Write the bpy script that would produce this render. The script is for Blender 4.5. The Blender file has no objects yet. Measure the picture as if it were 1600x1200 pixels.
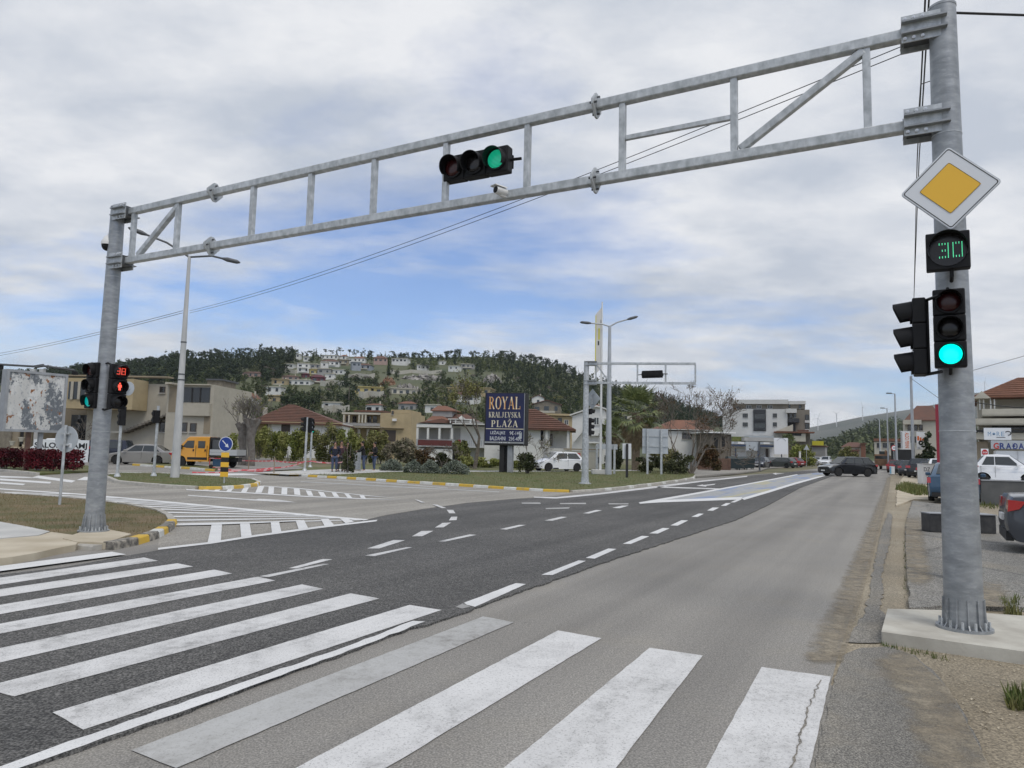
import bpy, bmesh, math, random
import numpy as np
from mathutils import Vector, Matrix
from mathutils.geometry import tessellate_polygon
rnd = random.Random(7)
rad = math.radians
SC = bpy.context.scene
COL = SC.collection

# ------------------------------------------------------------------ camera
FPX, PITCH, ROLL, CAMH = 1105.0, rad(5.35), rad(1.3), 1.6
cF = Vector((0, math.cos(PITCH), math.sin(PITCH)))
_r = Vector((1, 0, 0)); _u = Vector((0, -math.sin(PITCH), math.cos(PITCH)))
cR = _r * math.cos(ROLL) + _u * math.sin(ROLL)
cU = _u * math.cos(ROLL) - _r * math.sin(ROLL)
cam = bpy.data.cameras.new('camera')
cam.sensor_width = 36.0; cam.lens = FPX / 1600.0 * 36.0
cam.clip_start = 0.05; cam.clip_end = 20000
camo = bpy.data.objects.new('camera', cam); COL.objects.link(camo)
camo.matrix_world = Matrix((( cR.x, cU.x, -cF.x, 0), (cR.y, cU.y, -cF.y, 0), (cR.z, cU.z, -cF.z, CAMH), (0, 0, 0, 1)))
SC.camera = camo

# ------------------------------------------------------------------ world, sun, exposure
SUN_EL, SUN_AZ = rad(58), rad(150)          # azimuth clockwise from +Y (the view direction)
w = bpy.data.worlds.new('World'); SC.world = w; w.use_nodes = True
nt = w.node_tree; nt.nodes.clear()
def wn(t, **k):
    n = nt.nodes.new(t)
    for a, b in k.items(): setattr(n, a, b)
    return n
def wl(a, b): nt.links.new(a, b)
out = wn('ShaderNodeOutputWorld'); bg = wn('ShaderNodeBackground'); bg.inputs[1].default_value = 0.1
sky = wn('ShaderNodeTexSky', sky_type='NISHITA'); sky.sun_disc = False
sky.sun_elevation = SUN_EL; sky.sun_rotation = SUN_AZ; sky.air_density = 1.0; sky.dust_density = 0.6; sky.ozone_density = 1.6
tc = wn('ShaderNodeTexCoord'); sep = wn('ShaderNodeSeparateXYZ'); wl(tc.outputs['Generated'], sep.inputs[0])
mz = wn('ShaderNodeMath', operation='MAXIMUM'); wl(sep.outputs[2], mz.inputs[0]); mz.inputs[1].default_value = 0.0
az = wn('ShaderNodeMath', operation='ADD'); wl(mz.outputs[0], az.inputs[0]); az.inputs[1].default_value = 0.22
dx = wn('ShaderNodeMath', operation='DIVIDE'); wl(sep.outputs[0], dx.inputs[0]); wl(az.outputs[0], dx.inputs[1])
dy = wn('ShaderNodeMath', operation='DIVIDE'); wl(sep.outputs[1], dy.inputs[0]); wl(az.outputs[0], dy.inputs[1])
cv = wn('ShaderNodeCombineXYZ'); wl(dx.outputs[0], cv.inputs[0]); wl(dy.outputs[0], cv.inputs[1])
CLOUD_OFF = (2.2, 9.4, 6.4)
mp = wn('ShaderNodeMapping'); wl(cv.outputs[0], mp.inputs[0]); mp.inputs[1].default_value = CLOUD_OFF
mp.inputs[3].default_value = (0.72, 1.0, 1.0)
n1 = wn('ShaderNodeTexNoise'); wl(mp.outputs[0], n1.inputs['Vector']); n1.inputs['Scale'].default_value = 0.8
n1.inputs['Detail'].default_value = 8; n1.inputs['Roughness'].default_value = 0.6; n1.inputs['Distortion'].default_value = 0.25
n2 = wn('ShaderNodeTexNoise'); wl(mp.outputs[0], n2.inputs['Vector']); n2.inputs['Scale'].default_value = 2.3
n2.inputs['Detail'].default_value = 9; n2.inputs['Roughness'].default_value = 0.6
cov = wn('ShaderNodeValToRGB'); wl(n1.outputs['Fac'], cov.inputs[0])
cov.color_ramp.elements[0].position = 0.38; cov.color_ramp.elements[0].color = (0.10, 0.10, 0.10, 1)
cov.color_ramp.elements[1].position = 0.53; cov.color_ramp.elements[1].color = (0.97, 0.97, 0.97, 1)
cl = wn('ShaderNodeValToRGB'); wl(n2.outputs['Fac'], cl.inputs[0])
cl.color_ramp.elements[0].position = 0.385; cl.color_ramp.elements[0].color = (5.5, 5.95, 6.7, 1)
cl.color_ramp.elements[1].position = 0.61; cl.color_ramp.elements[1].color = (8.5, 8.6, 8.8, 1)
skg = wn('ShaderNodeMix', data_type='RGBA', blend_type='MULTIPLY'); skg.inputs[0].default_value = 1.0
wl(sky.outputs[0], skg.inputs[6]); skg.inputs[7].default_value = (1.0, 1.17, 1.5, 1)
mx = wn('ShaderNodeMix', data_type='RGBA'); wl(cov.outputs[0], mx.inputs[0]); wl(skg.outputs[2], mx.inputs[6]); wl(cl.outputs[0], mx.inputs[7])
wl(mx.outputs[2], bg.inputs[0]); wl(bg.outputs[0], out.inputs[0])

sl = bpy.data.lights.new('sun', 'SUN'); sl.energy = 1.5; sl.angle = rad(32); sl.color = (1.0, 0.93, 0.82)
so = bpy.data.objects.new('sun', sl); COL.objects.link(so)
sd = Vector((math.sin(SUN_AZ) * math.cos(SUN_EL), math.cos(SUN_AZ) * math.cos(SUN_EL), math.sin(SUN_EL)))
so.rotation_euler = sd.to_track_quat('Z', 'Y').to_euler(); so.location = (0, 0, 60)
SC.view_settings.view_transform = 'Standard'; SC.view_settings.look = 'None'
SC.view_settings.exposure = 0.05; SC.view_settings.gamma = 1.0; SC.view_settings.use_curve_mapping = False

# ------------------------------------------------------------------ picking points
def ray(px, py): return cF * FPX + cR * (px - 800) - cU * (py - 600)
def G(px, py, z=0.0):
    d = ray(px, py); t = (z - CAMH) / d.z
    return Vector((d.x * t, d.y * t, z))
def GR(px, py, z):
    p = G(px, py); p.z = z; return p
def at(px, py, Y):
    d = ray(px, py); t = Y / d.y
    return Vector((d.x * t, Y, CAMH + d.z * t))
def az_el(px, py):
    d = ray(px, py); return math.atan2(d.x, d.y), d.z / math.hypot(d.x, d.y)
ROAD = rad(28.2)                              # the main road runs off to the right of +Y
RD = Vector((math.sin(ROAD), math.cos(ROAD), 0)); RP = Vector((math.cos(ROAD), -math.sin(ROAD), 0))
def head(v): return math.atan2(v[0], -v[1])   # turns local -Y to face v

# ------------------------------------------------------------------ materials
MATS = {}
def mat(name, col, rough=0.7, col2=None, scale=6.0, detail=4.0, lo=0.35, hi=0.65, bump=0.0, bscale=None, metal=0.0, emit=None, es=1.0, world=False, spec=0.5, stretch=None, coat=0.0, extra=None):
    if name in MATS: return MATS[name]
    m = bpy.data.materials.new(name); m.use_nodes = True; MATS[name] = m
    t = m.node_tree; b = t.nodes['Principled BSDF']
    c4 = (*col, 1)
    b.inputs['Base Color'].default_value = c4; b.inputs['Roughness'].default_value = rough; b.inputs['Metallic'].default_value = metal
    b.inputs['Specular IOR Level'].default_value = spec
    if coat: b.inputs['Coat Weight'].default_value = coat; b.inputs['Coat Roughness'].default_value = 0.06
    if emit: b.inputs['Emission Color'].default_value = (*emit, 1); b.inputs['Emission Strength'].default_value = es
    vec = None
    if col2 is not None or bump:
        if world: g = t.nodes.new('ShaderNodeNewGeometry'); vec = g.outputs['Position']
        else: g = t.nodes.new('ShaderNodeTexCoord'); vec = g.outputs['Object']
        if stretch:
            mp = t.nodes.new('ShaderNodeMapping'); mp.inputs[3].default_value = stretch; t.links.new(vec, mp.inputs[0]); vec = mp.outputs[0]
    def noise(sc, de=4.0, ro=0.55):
        n = t.nodes.new('ShaderNodeTexNoise'); n.inputs['Scale'].default_value = sc; n.inputs['Detail'].default_value = de
        n.inputs['Roughness'].default_value = ro; t.links.new(vec, n.inputs['Vector']); return n.outputs['Fac']
    def ramp(src, a, b_, c0, c1):
        r = t.nodes.new('ShaderNodeValToRGB'); r.color_ramp.elements[0].position = a; r.color_ramp.elements[1].position = b_
        r.color_ramp.elements[0].color = (*c0, 1); r.color_ramp.elements[1].color = (*c1, 1); t.links.new(src, r.inputs[0]); return r.outputs[0]
    def mixc(fac, a, b_, mode='MIX'):
        x = t.nodes.new('ShaderNodeMix'); x.data_type = 'RGBA'; x.blend_type = mode
        for s, i in ((fac, 0), (a, 6), (b_, 7)):
            if isinstance(s, (int, float)): x.inputs[i].default_value = s
            elif isinstance(s, tuple): x.inputs[i].default_value = (*s, 1)
            else: t.links.new(s, x.inputs[i])
        return x.outputs[2]
    cur = None
    if col2 is not None:
        cur = ramp(noise(scale, detail), lo, hi, col, col2)
    if extra: cur = extra(t, b, noise, ramp, mixc, cur if cur is not None else col, vec)
    if cur is not None and not isinstance(cur, tuple): t.links.new(cur, b.inputs['Base Color'])
    if bump:
        bn = t.nodes.new('ShaderNodeBump'); bn.inputs['Strength'].default_value = bump; bn.inputs['Distance'].default_value = 0.02
        t.links.new(noise(bscale or scale * 3, 5.0, 0.6), bn.inputs['Height']); t.links.new(bn.outputs[0], b.inputs['Normal'])
    return m
W3 = (0, 0, 0); L3 = (1, 1, 1)
def asphalt(name, c0, c1, grain, gmix, crack=None, stain=(0.3, 0.28, 0.24), samt=0.25, g0=0.32, g1=2.0):
    def ex(t, b, noise, ramp, mixc, cur, vec):
        g = ramp(noise(grain, 2.0, 0.7), 0.40, 0.64, (g0,) * 3, (g1, g1 * .99, g1 * .97))
        c = mixc(gmix, cur, g, 'MULTIPLY')
        g2 = ramp(noise(grain * 0.33, 3.0, 0.7), 0.40, 0.62, (0.72, 0.72, 0.72), (1.22, 1.22, 1.2))
        c = mixc(gmix * 0.8, c, g2, 'MULTIPLY')
        s = ramp(noise(0.9, 5.0, 0.6), 0.52, 0.80, W3, (samt,) * 3)
        c = mixc(s, c, stain)
        mpr = t.nodes.new('ShaderNodeMapping'); mpr.inputs[2].default_value = (0, 0, ROAD); t.links.new(vec, mpr.inputs[0]); mpn = t.nodes.new('ShaderNodeMapping'); mpn.inputs[3].default_value = (1.3, 0.035, 1); t.links.new(mpr.outputs[0], mpn.inputs[0])
        sn = t.nodes.new('ShaderNodeTexNoise'); sn.inputs['Scale'].default_value = 1.0; sn.inputs['Detail'].default_value = 5; t.links.new(mpn.outputs[0], sn.inputs['Vector'])
        c = mixc(1.0, c, ramp(sn.outputs['Fac'], 0.33, 0.67, (0.82,) * 3, (1.17, 1.165, 1.15)), 'MULTIPLY')
        oil = ramp(noise(2.3, 3.0, 0.5), 0.70, 0.78, W3, (0.35,) * 3)
        c = mixc(oil, c, (0.05, 0.048, 0.045))
        if crack:
            nz = t.nodes.new('ShaderNodeTexNoise'); nz.inputs['Scale'].default_value = 1.3; nz.inputs['Detail'].default_value = 6
            t.links.new(vec, nz.inputs['Vector'])
            ad = t.nodes.new('ShaderNodeMix'); ad.data_type = 'RGBA'; ad.inputs[0].default_value = 0.35
            t.links.new(vec, ad.inputs[6]); t.links.new(nz.outputs['Color'], ad.inputs[7])
            v = t.nodes.new('ShaderNodeTexVoronoi'); v.feature = 'DISTANCE_TO_EDGE'; v.inputs['Scale'].default_value = crack
            t.links.new(ad.outputs[2], v.inputs['Vector'])
            e = ramp(v.outputs['Distance'], 0.0, 0.012, (0.5,) * 3, W3)
            c = mixc(e, c, (0.03, 0.03, 0.03))
        return c
    return mat(name, c0, 0.88, c1, 0.35, 6.0, 0.3, 0.7, bump=0.25, bscale=grain, world=True, spec=0.3, extra=ex)
M_OLD = asphalt('old_asphalt', (0.225, 0.215, 0.199), (0.275, 0.264, 0.245), 80, 0.4, None, (0.30, 0.27, 0.21), 0.30)
M_SIDE = asphalt('pale_asphalt', (0.262, 0.248, 0.222), (0.315, 0.30, 0.272), 60, 0.45)
M_NEW = asphalt('new_asphalt', (0.090, 0.089, 0.087), (0.120, 0.118, 0.115), 62, 0.9, None, (0.14, 0.135, 0.13), 0.25, 0.34, 1.95)
M_APRON = asphalt('coarse_asphalt', (0.18, 0.173, 0.158), (0.235, 0.223, 0.2), 90, 0.7, None, (0.34, 0.29, 0.21), 0.55)
M_PAVE = asphalt('pavement_asphalt', (0.20, 0.197, 0.185), (0.27, 0.26, 0.24), 70, 0.8, 0.35, (0.33, 0.28, 0.2), 0.5)
M_DIRT = asphalt('dirt', (0.25, 0.21, 0.15), (0.34, 0.30, 0.23), 60, 0.45, None, (0.16, 0.15, 0.12), 0.4)
M_CONC = mat('concrete', (0.40, 0.375, 0.32), 0.85, (0.55, 0.53, 0.46), 3.0, 6.0, bump=0.15, bscale=40, world=True)
M_CONCP = mat('pale_concrete', (0.44, 0.44, 0.42), 0.85, (0.56, 0.55, 0.52), 1.5, 6.0, bump=0.1, bscale=30, world=True)
M_CONCB = mat('sandy_concrete', (0.42, 0.36, 0.26), 0.85, (0.54, 0.48, 0.37), 1.5, 6.0, bump=0.1, bscale=30, world=True)
def paint(name, c, under, wear_lo, wear_hi, amt=0.75):
    def ex(t, b, noise, ramp, mixc, cur, vec):
        g = ramp(noise(75, 3.0, 0.8), 0.54, 0.66, W3, L3)
        big = ramp(noise(1.1, 6.0, 0.65), wear_lo, wear_hi, W3, (min(1.0, amt * 1.25),) * 3)
        md = ramp(noise(9, 4.0, 0.65), 0.45, 0.75, (0.25,) * 3, L3)
        mpr = t.nodes.new('ShaderNodeMapping'); mpr.inputs[2].default_value = (0, 0, ROAD); t.links.new(vec, mpr.inputs[0]); mpn = t.nodes.new('ShaderNodeMapping'); mpn.inputs[3].default_value = (2.2, 0.22, 1); t.links.new(mpr.outputs[0], mpn.inputs[0])
        sn = t.nodes.new('ShaderNodeTexNoise'); sn.inputs['Scale'].default_value = 1.0; sn.inputs['Detail'].default_value = 7; sn.inputs['Roughness'].default_value = 0.65; t.links.new(mpn.outputs[0], sn.inputs['Vector'])
        big = mixc(1.0, big, ramp(sn.outputs['Fac'], 0.48, 0.68, W3, (amt,) * 3), 'ADD')
        wv = mixc(1.0, big, md, 'MULTIPLY'); wv = mixc(1.0, wv, mixc(0.42, g, (0.0, 0.0, 0.0)), 'ADD')
        return mixc(wv, cur, under)
    return mat(name, c, 0.7, tuple(x * 0.9 for x in c), 2.0, 4.0, world=True, extra=ex, spec=0.3)
M_PW = paint('white_road_paint', (0.71, 0.705, 0.69), (0.15, 0.147, 0.14), 0.44, 0.70, 0.6)
M_PWN = paint('fresh_white_paint', (0.74, 0.74, 0.725), (0.3, 0.3, 0.3), 0.62, 0.85, 0.2)
M_PWO = paint('worn_white_paint', (0.50, 0.50, 0.485), (0.24, 0.23, 0.21), 0.38, 0.66, 0.7)
M_PGH = paint('ghost_white_paint', (0.36, 0.355, 0.34), (0.2, 0.195, 0.18), 0.35, 0.6, 0.85)
M_PMED = None
M_GALV = mat('galvanised_steel', (0.37, 0.39, 0.395), 0.46, (0.60, 0.62, 0.625), 9, 8.0, 0.34, 0.68, bump=0.12, bscale=50, metal=0.4, stretch=(1.6, 1, 1),
             extra=lambda t, b, noise, ramp, mixc, cur, vec: mixc(ramp(noise(3.4, 8.0, 0.75), 0.52, 0.70, W3, (0.5,) * 3), cur, (0.26, 0.275, 0.28)))
M_GALVD = mat('galvanised_pole', (0.24, 0.255, 0.265), 0.46, (0.37, 0.385, 0.395), 5.5, 8.0, 0.32, 0.68, bump=0.16, bscale=22, metal=0.4, stretch=(1, 1, 2.4),
               extra=lambda t, b, noise, ramp, mixc, cur, vec: mixc(ramp(noise(11, 6.0, 0.7), 0.54, 0.72, W3, (0.4,) * 3), cur, (0.46, 0.48, 0.49)))
M_STEEL = mat('bright_bolt_steel', (0.62, 0.63, 0.64), 0.35, metal=0.8)
M_DSTEEL = mat('dark_steel', (0.10, 0.105, 0.11), 0.5, metal=0.4)
M_BLACK = mat('black_plastic', (0.010, 0.010, 0.011), 0.55, (0.015, 0.015, 0.016), 4, spec=0.22)
M_BLACKM = mat('matt_black', (0.018, 0.018, 0.018), 0.7)
M_RUB = mat('tyre_rubber', (0.018, 0.018, 0.018), 0.85)
M_RIM = mat('alloy_rim', (0.55, 0.56, 0.57), 0.35, metal=0.25)
M_GLASS = mat('dark_glass', (0.018, 0.022, 0.026), 0.06, spec=0.8)
M_CGLASS = mat('car_glass', (0.022, 0.028, 0.030), 0.05, spec=0.9)
M_WHITE = mat('white_paint', (0.76, 0.76, 0.74), 0.5, (0.68, 0.68, 0.66), 1.2)
M_SIGNW = mat('sign_white', (0.74, 0.76, 0.78), 0.35)
M_SIGNY = mat('sign_yellow', (0.88, 0.51, 0.045), 0.4)
M_SIGNB = mat('sign_blue', (0.01, 0.045, 0.26), 0.35)
M_SIGNR = mat('sign_red', (0.45, 0.02, 0.02), 0.4)
M_SIGNBK = mat('sign_back', (0.50, 0.53, 0.55), 0.45, (0.42, 0.45, 0.47), 2.0, metal=0.3)
M_KY = mat('kerb_yellow', (0.62, 0.40, 0.05), 0.8, (0.40, 0.30, 0.12), 5.0, 6.0, 0.45, 0.75, bump=0.1, bscale=30, world=True)
M_KW = mat('kerb_white', (0.66, 0.66, 0.62), 0.8, (0.45, 0.44, 0.40), 5.0, 6.0, 0.45, 0.75, bump=0.1, bscale=30, world=True)
M_KB = mat('kerb_worn_black', (0.10, 0.095, 0.085), 0.85, (0.34, 0.31, 0.26), 9.0, 6.0, 0.4, 0.62, world=True)
M_KC = mat('kerb_concrete', (0.36, 0.34, 0.30), 0.85, (0.48, 0.46, 0.41), 6.0, 6.0, bump=0.1, bscale=30, world=True)
M_GREENL = mat('lit_green_lens', (0.0, 0.35, 0.3), 0.3, emit=(0.0, 1.0, 0.78), es=1.25)
M_GREENP = mat('teal_green_lens', (0.0, 0.2, 0.2), 0.3, emit=(0.0, 0.55, 0.50), es=0.45)
M_RIMD = mat('dark_grey_rim', (0.20, 0.20, 0.205), 0.5)  # darker grey alloy for the hub disc behind the spokes
M_GREENT = mat('lit_green_led_face', (0.0, 0.22, 0.16), 0.3, emit=(0.02, 0.75, 0.40), es=0.28)
_t = M_GREENT.node_tree; _w = _t.nodes.new('ShaderNodeTexWave'); _w.inputs['Scale'].default_value = 22; _w.bands_direction = 'Z'; _c = _t.nodes.new('ShaderNodeTexCoord'); _t.links.new(_c.outputs['Object'], _w.inputs['Vector'])
_m = _t.nodes.new('ShaderNodeMath'); _m.operation = 'MULTIPLY_ADD'; _m.inputs[1].default_value = 0.5; _m.inputs[2].default_value = 0.08; _t.links.new(_w.outputs['Fac'], _m.inputs[0]); _t.links.new(_m.outputs[0], _t.nodes['Principled BSDF'].inputs['Emission Strength'])
M_GREEND = mat('led_green', (0.2, 0.6, 0.4), 0.3, emit=(0.10, 1.0, 0.45), es=1.1)
M_REDD = mat('led_red', (0.6, 0.05, 0.03), 0.3, emit=(1.0, 0.10, 0.06), es=1.4)
M_LENSR = mat('dark_red_lens', (0.045, 0.008, 0.008), 0.25)
M_LENSK = mat('dark_lens', (0.012, 0.010, 0.010), 0.22)

# ------------------------------------------------------------------ mesh collecting
class MB:
    def __init__(s): s.v = []; s.f = []; s.M = None
    def add(s, vs, fs):
        o = len(s.v)
        if s.M is not None: vs = [s.M @ Vector(p) for p in vs]
        s.v.extend([tuple(p) for p in vs]); s.f.extend([tuple(i + o for i in f) for f in fs]); return s
    def box(s, x0, x1, y0, y1, z0, z1):
        return s.add([(x0, y0, z0), (x1, y0, z0), (x1, y1, z0), (x0, y1, z0), (x0, y0, z1), (x1, y0, z1), (x1, y1, z1), (x0, y1, z1)],
                     [(3, 2, 1, 0), (4, 5, 6, 7), (0, 1, 5, 4), (1, 2, 6, 5), (2, 3, 7, 6), (3, 0, 4, 7)])
    def cbox(s, c, d): return s.box(c[0] - d[0] / 2, c[0] + d[0] / 2, c[1] - d[1] / 2, c[1] + d[1] / 2, c[2] - d[2] / 2, c[2] + d[2] / 2)
    def bar(s, a, b, w, h=None, up=(0, 0, 1)):
        h = h or w; a = Vector(a); b = Vector(b); d = (b - a).normalized(); up = Vector(up)
        if abs(d.dot(up)) > 0.98: up = Vector((1, 0, 0))
        x = d.cross(up).normalized(); z = x.cross(d).normalized()
        vs = []
        for p in (a, b):
            for i, j in ((-1, -1), (1, -1), (1, 1), (-1, 1)): vs.append(p + x * (w / 2 * i) + z * (h / 2 * j))
        return s.add(vs, [(3, 2, 1, 0), (4, 5, 6, 7), (0, 1, 5, 4), (1, 2, 6, 5), (2, 3, 7, 6), (3, 0, 4, 7)])
    def tube(s, pts, r, n=8, caps=True):
        pts = [Vector(p) for p in pts]; k = len(pts)
        rs = r if isinstance(r, (list, tuple)) else [r] * k
        vs = []; fs = []; px = None
        for i, p in enumerate(pts):
            d = (pts[min(i + 1, k - 1)] - pts[max(i - 1, 0)])
            d = d.normalized() if d.length > 1e-9 else Vector((0, 0, 1))
            if px is None:
                up = Vector((0, 0, 1)) if abs(d.z) < 0.9 else Vector((1, 0, 0)); px = d.cross(up).normalized()
            else:
                px = (px - d * px.dot(d)); px = px.normalized() if px.length > 1e-6 else d.orthogonal().normalized()
            y = d.cross(px)
            for j in range(n):
                a = 2 * math.pi * j / n; vs.append(p + px * (math.cos(a) * rs[i]) + y * (math.sin(a) * rs[i]))
        for i in range(k - 1):
            for j in range(n):
                a = i * n + j; b = i * n + (j + 1) % n; fs.append((a, b, b + n, a + n))
        if caps: fs.append(tuple(range(n - 1, -1, -1))); fs.append(tuple((k - 1) * n + j for j in range(n)))
        return s.add(vs, fs)
    def prism(s, poly, z0, z1, axis='z'):
        n = len(poly)
        def m(p, h): return (p[0], p[1], h) if axis == 'z' else ((p[0], h, p[1]) if axis == 'y' else (h, p[0], p[1]))
        vs = [m(p, z0) for p in poly] + [m(p, z1) for p in poly]
        return s.add(vs, [tuple(range(n - 1, -1, -1)), tuple(range(n, 2 * n))] + [(i, (i + 1) % n, n + (i + 1) % n, n + i) for i in range(n)])
    def lathe(s, prof, n=16, axis='z', c=(0, 0, 0), caps=True):
        vs = []; fs = []; k = len(prof)
        for r, h in prof:
            for j in range(n):
                a = 2 * math.pi * j / n; x, y = r * math.cos(a), r * math.sin(a)
                p = (x, y, h) if axis == 'z' else ((x, h, y) if axis == 'y' else (h, x, y))
                vs.append((p[0] + c[0], p[1] + c[1], p[2] + c[2]))
        for i in range(k - 1):
            for j in range(n): fs.append((i * n + j, i * n + (j + 1) % n, (i + 1) * n + (j + 1) % n, (i + 1) * n + j))
        if caps: fs.append(tuple(range(n - 1, -1, -1))); fs.append(tuple((k - 1) * n + j for j in range(n)))
        return s.add(vs, fs)
    def mesh(s, name='m'):
        me = bpy.data.meshes.new(name); me.from_pydata(s.v, [], s.f); me.update()
        return me
def fixn(me):
    bm = bmesh.new(); bm.from_mesh(me); bmesh.ops.recalc_face_normals(bm, faces=bm.faces); bm.to_mesh(me); bm.free()
def obj(name, mb, m, parent=None, smooth=None, bevel=0, loc=None, fix=True):
    me = mb if isinstance(mb, bpy.types.Mesh) else mb.mesh(name)
    if not isinstance(mb, bpy.types.Mesh) and fix: fixn(me)
    if m is not None and not me.materials: me.materials.append(m)
    if smooth:
        me.shade_smooth()
        if smooth < 180: me.set_sharp_from_angle(angle=rad(smooth))
    o = bpy.data.objects.new(name, me); COL.objects.link(o)
    if parent is not None: o.parent = parent
    if loc is not None: o.location = loc
    if bevel:
        b = o.modifiers.new('bevel', 'BEVEL'); b.width = bevel; b.segments = 2; b.limit_method = 'ANGLE'; b.angle_limit = rad(40)
    return o
def tag(o, label=None, cat=None, group=None, kind=None):
    if label: o['label'] = label
    if cat: o['category'] = cat
    if group: o['group'] = group
    if kind: o['kind'] = kind
    return o
def thing(name, label, cat, loc=(0, 0, 0), rz=0.0, group=None):
    o = bpy.data.objects.new(name, None); COL.objects.link(o); o.location = loc; o.rotation_euler = (0, 0, rz); o.empty_display_size = 0.2
    return tag(o, label, cat, group)
def dup(root, loc, rz=None, label=None):
    r = root.copy(); COL.objects.link(r); r.location = loc
    if rz is not None: r.rotation_euler = (0, 0, rz)
    if label: r['label'] = label
    for ch in root.children:
        c = ch.copy(); COL.objects.link(c); c.parent = r
        for g in ch.children:
            d = g.copy(); COL.objects.link(d); d.parent = c
    return r
def struct(name, mb, m, **k): return tag(obj(name, mb, m, **k), kind='structure')
def polymb(pts, z=None, skirt=0.0):
    """flat sheet from an outline (any shape), optionally with a downward skirt"""
    P = [Vector((p[0], p[1], p[2] if (z is None and len(p) > 2) else (z or 0.0))) for p in pts]
    tr = tessellate_polygon([P]); mb = MB(); mb.add(P, [tuple(t) for t in tr])
    if skirt:
        n = len(P); o = len(mb.v)
        mb.v.extend([(p.x, p.y, p.z) for p in P]); mb.v.extend([(p.x, p.y, p.z - skirt) for p in P])
        for i in range(n): mb.f.append((o + i, o + (i + 1) % n, o + n + (i + 1) % n, o + n + i))
    return mb
def jag(pts, step=0.35, amp=0.03, seed=1, closed=True):
    """roughen an outline"""
    r = random.Random(seed); o = []; n = len(pts)
    for i in range(n if closed else n - 1):
        a = Vector(pts[i]); b = Vector(pts[(i + 1) % n]); d = (b - a); L = d.length; k = max(1, min(60, int(L / step)))
        nn = Vector((-d.y, d.x, 0)).normalized() if L > 1e-6 else Vector((0, 0, 0))
        for j in range(k): o.append(a + d * (j / k) + nn * (r.uniform(-amp, amp) if j else 0))
    if not closed: o.append(Vector(pts[-1]))
    return o
def text_mesh(s, size=1.0, bold=0.0, extrude=0.0, align='CENTER'):
    cu = bpy.data.curves.new('text', 'FONT'); cu.body = s; cu.size = size; cu.align_x = align; cu.align_y = 'CENTER'
    cu.offset = bold; cu.extrude = extrude; cu.resolution_u = 3
    o = bpy.data.objects.new('text', cu); COL.objects.link(o)
    dg = bpy.context.evaluated_depsgraph_get(); me = bpy.data.meshes.new_from_object(o.evaluated_get(dg))
    bpy.data.objects.remove(o); bpy.data.curves.remove(cu); me.materials.clear()
    return me
def lettering(s, W, H, M4, m, parent, name='lettering', bold=0.0):
    """text fitted to W x H, lying in the XY plane of the matrix M4"""
    me = text_mesh(s, 1.0, bold)
    vs = np.array([v.co[:] for v in me.vertices]); lo = vs.min(0); hi = vs.max(0)
    sx = W / max(hi[0] - lo[0], 1e-6); sy = H / max(hi[1] - lo[1], 1e-6)
    for v in me.vertices:
        p = Vector(((v.co.x - (lo[0] + hi[0]) / 2) * sx, (v.co.y - (lo[1] + hi[1]) / 2) * sy, 0)); v.co = M4 @ p
    return obj(name, me, m, parent)
FRONT = Matrix(((1, 0, 0, 0), (0, 0, -1, 0), (0, 1, 0, 0), (0, 0, 0, 1)))    # XY plane -> XZ plane seen from -Y
def front(x, y, z): return Matrix.Translation((x, y, z)) @ FRONT
# ================================================================== ground, roads, markings
def Gs(pxs, z=0.0): return [G(x, y, z) for x, y in pxs]
NZ = 0.02
M_GROUND = mat('field_ground', (0.10, 0.105, 0.05), 0.95, (0.20, 0.17, 0.10), 0.15, 8.0, bump=0.2, bscale=8, world=True)
struct('ground', polymb([(-4500, -150, -.05), (5500, -150, -.05), (5500, 5200, -.05), (-4500, 5200, -.05)]), M_GROUND)
# old asphalt of the through road and its right-hand lane
redge = [(1545, 1215), (1298, 1070), (1308, 1030), (1322, 985), (1345, 915), (1366, 845), (1380, 795), (1389, 760), (1391, 745), (1393, 733)]
far = RD * 420 + RP * 6
road_out = [Vector((1.6, -6, 0))] + [G(x, y) for x, y in redge] + [G(1393, 733) + RD * 330, G(1393, 733) + RD * 330 - RP * 9.5] + \
    [G(1230, 738), G(1180, 741), G(1090, 747), G(1000, 764), G(915, 768), G(425, 742), G(395, 737), G(140, 732), G(0, 733), G(-300, 727), Vector((-60, 6, 0)), Vector((-20, -6, 0))]
road = struct('road', polymb(road_out), M_OLD)
# newer, darker asphalt laid on it, 2 cm thick with a broken edge
dk = [(-60, 1236), (30, 1201), (200, 1143), (400, 1068), (560, 1013), (640, 981), (668, 976), (700, 965), (830, 918), (960, 873), (1060, 841), (1150, 812), (1200, 789), (1250, 762), (1300, 744), (1322, 735), (1255, 735.5),
      (1180, 742), (1085, 755), (1000, 765), (930, 772), (870, 776), (800, 780), (730, 786), (660, 796), (600, 806), (560, 815), (480, 825), (400, 837), (300, 852), (245, 860), (200, 868), (100, 886), (0, 898), (-200, 925)]
dkw = jag([G(x, y, NZ) for x, y in dk[:13]], 0.12, 0.022, 3, False) + [G(x, y, NZ) for x, y in dk[13:]] + [Vector((-12, 5, NZ)), Vector((-9, 0, NZ)), Vector((-5.2, -0.8, NZ))]
obj('new_asphalt_layer', polymb(dkw, skirt=0.02), M_NEW, road)
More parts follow.
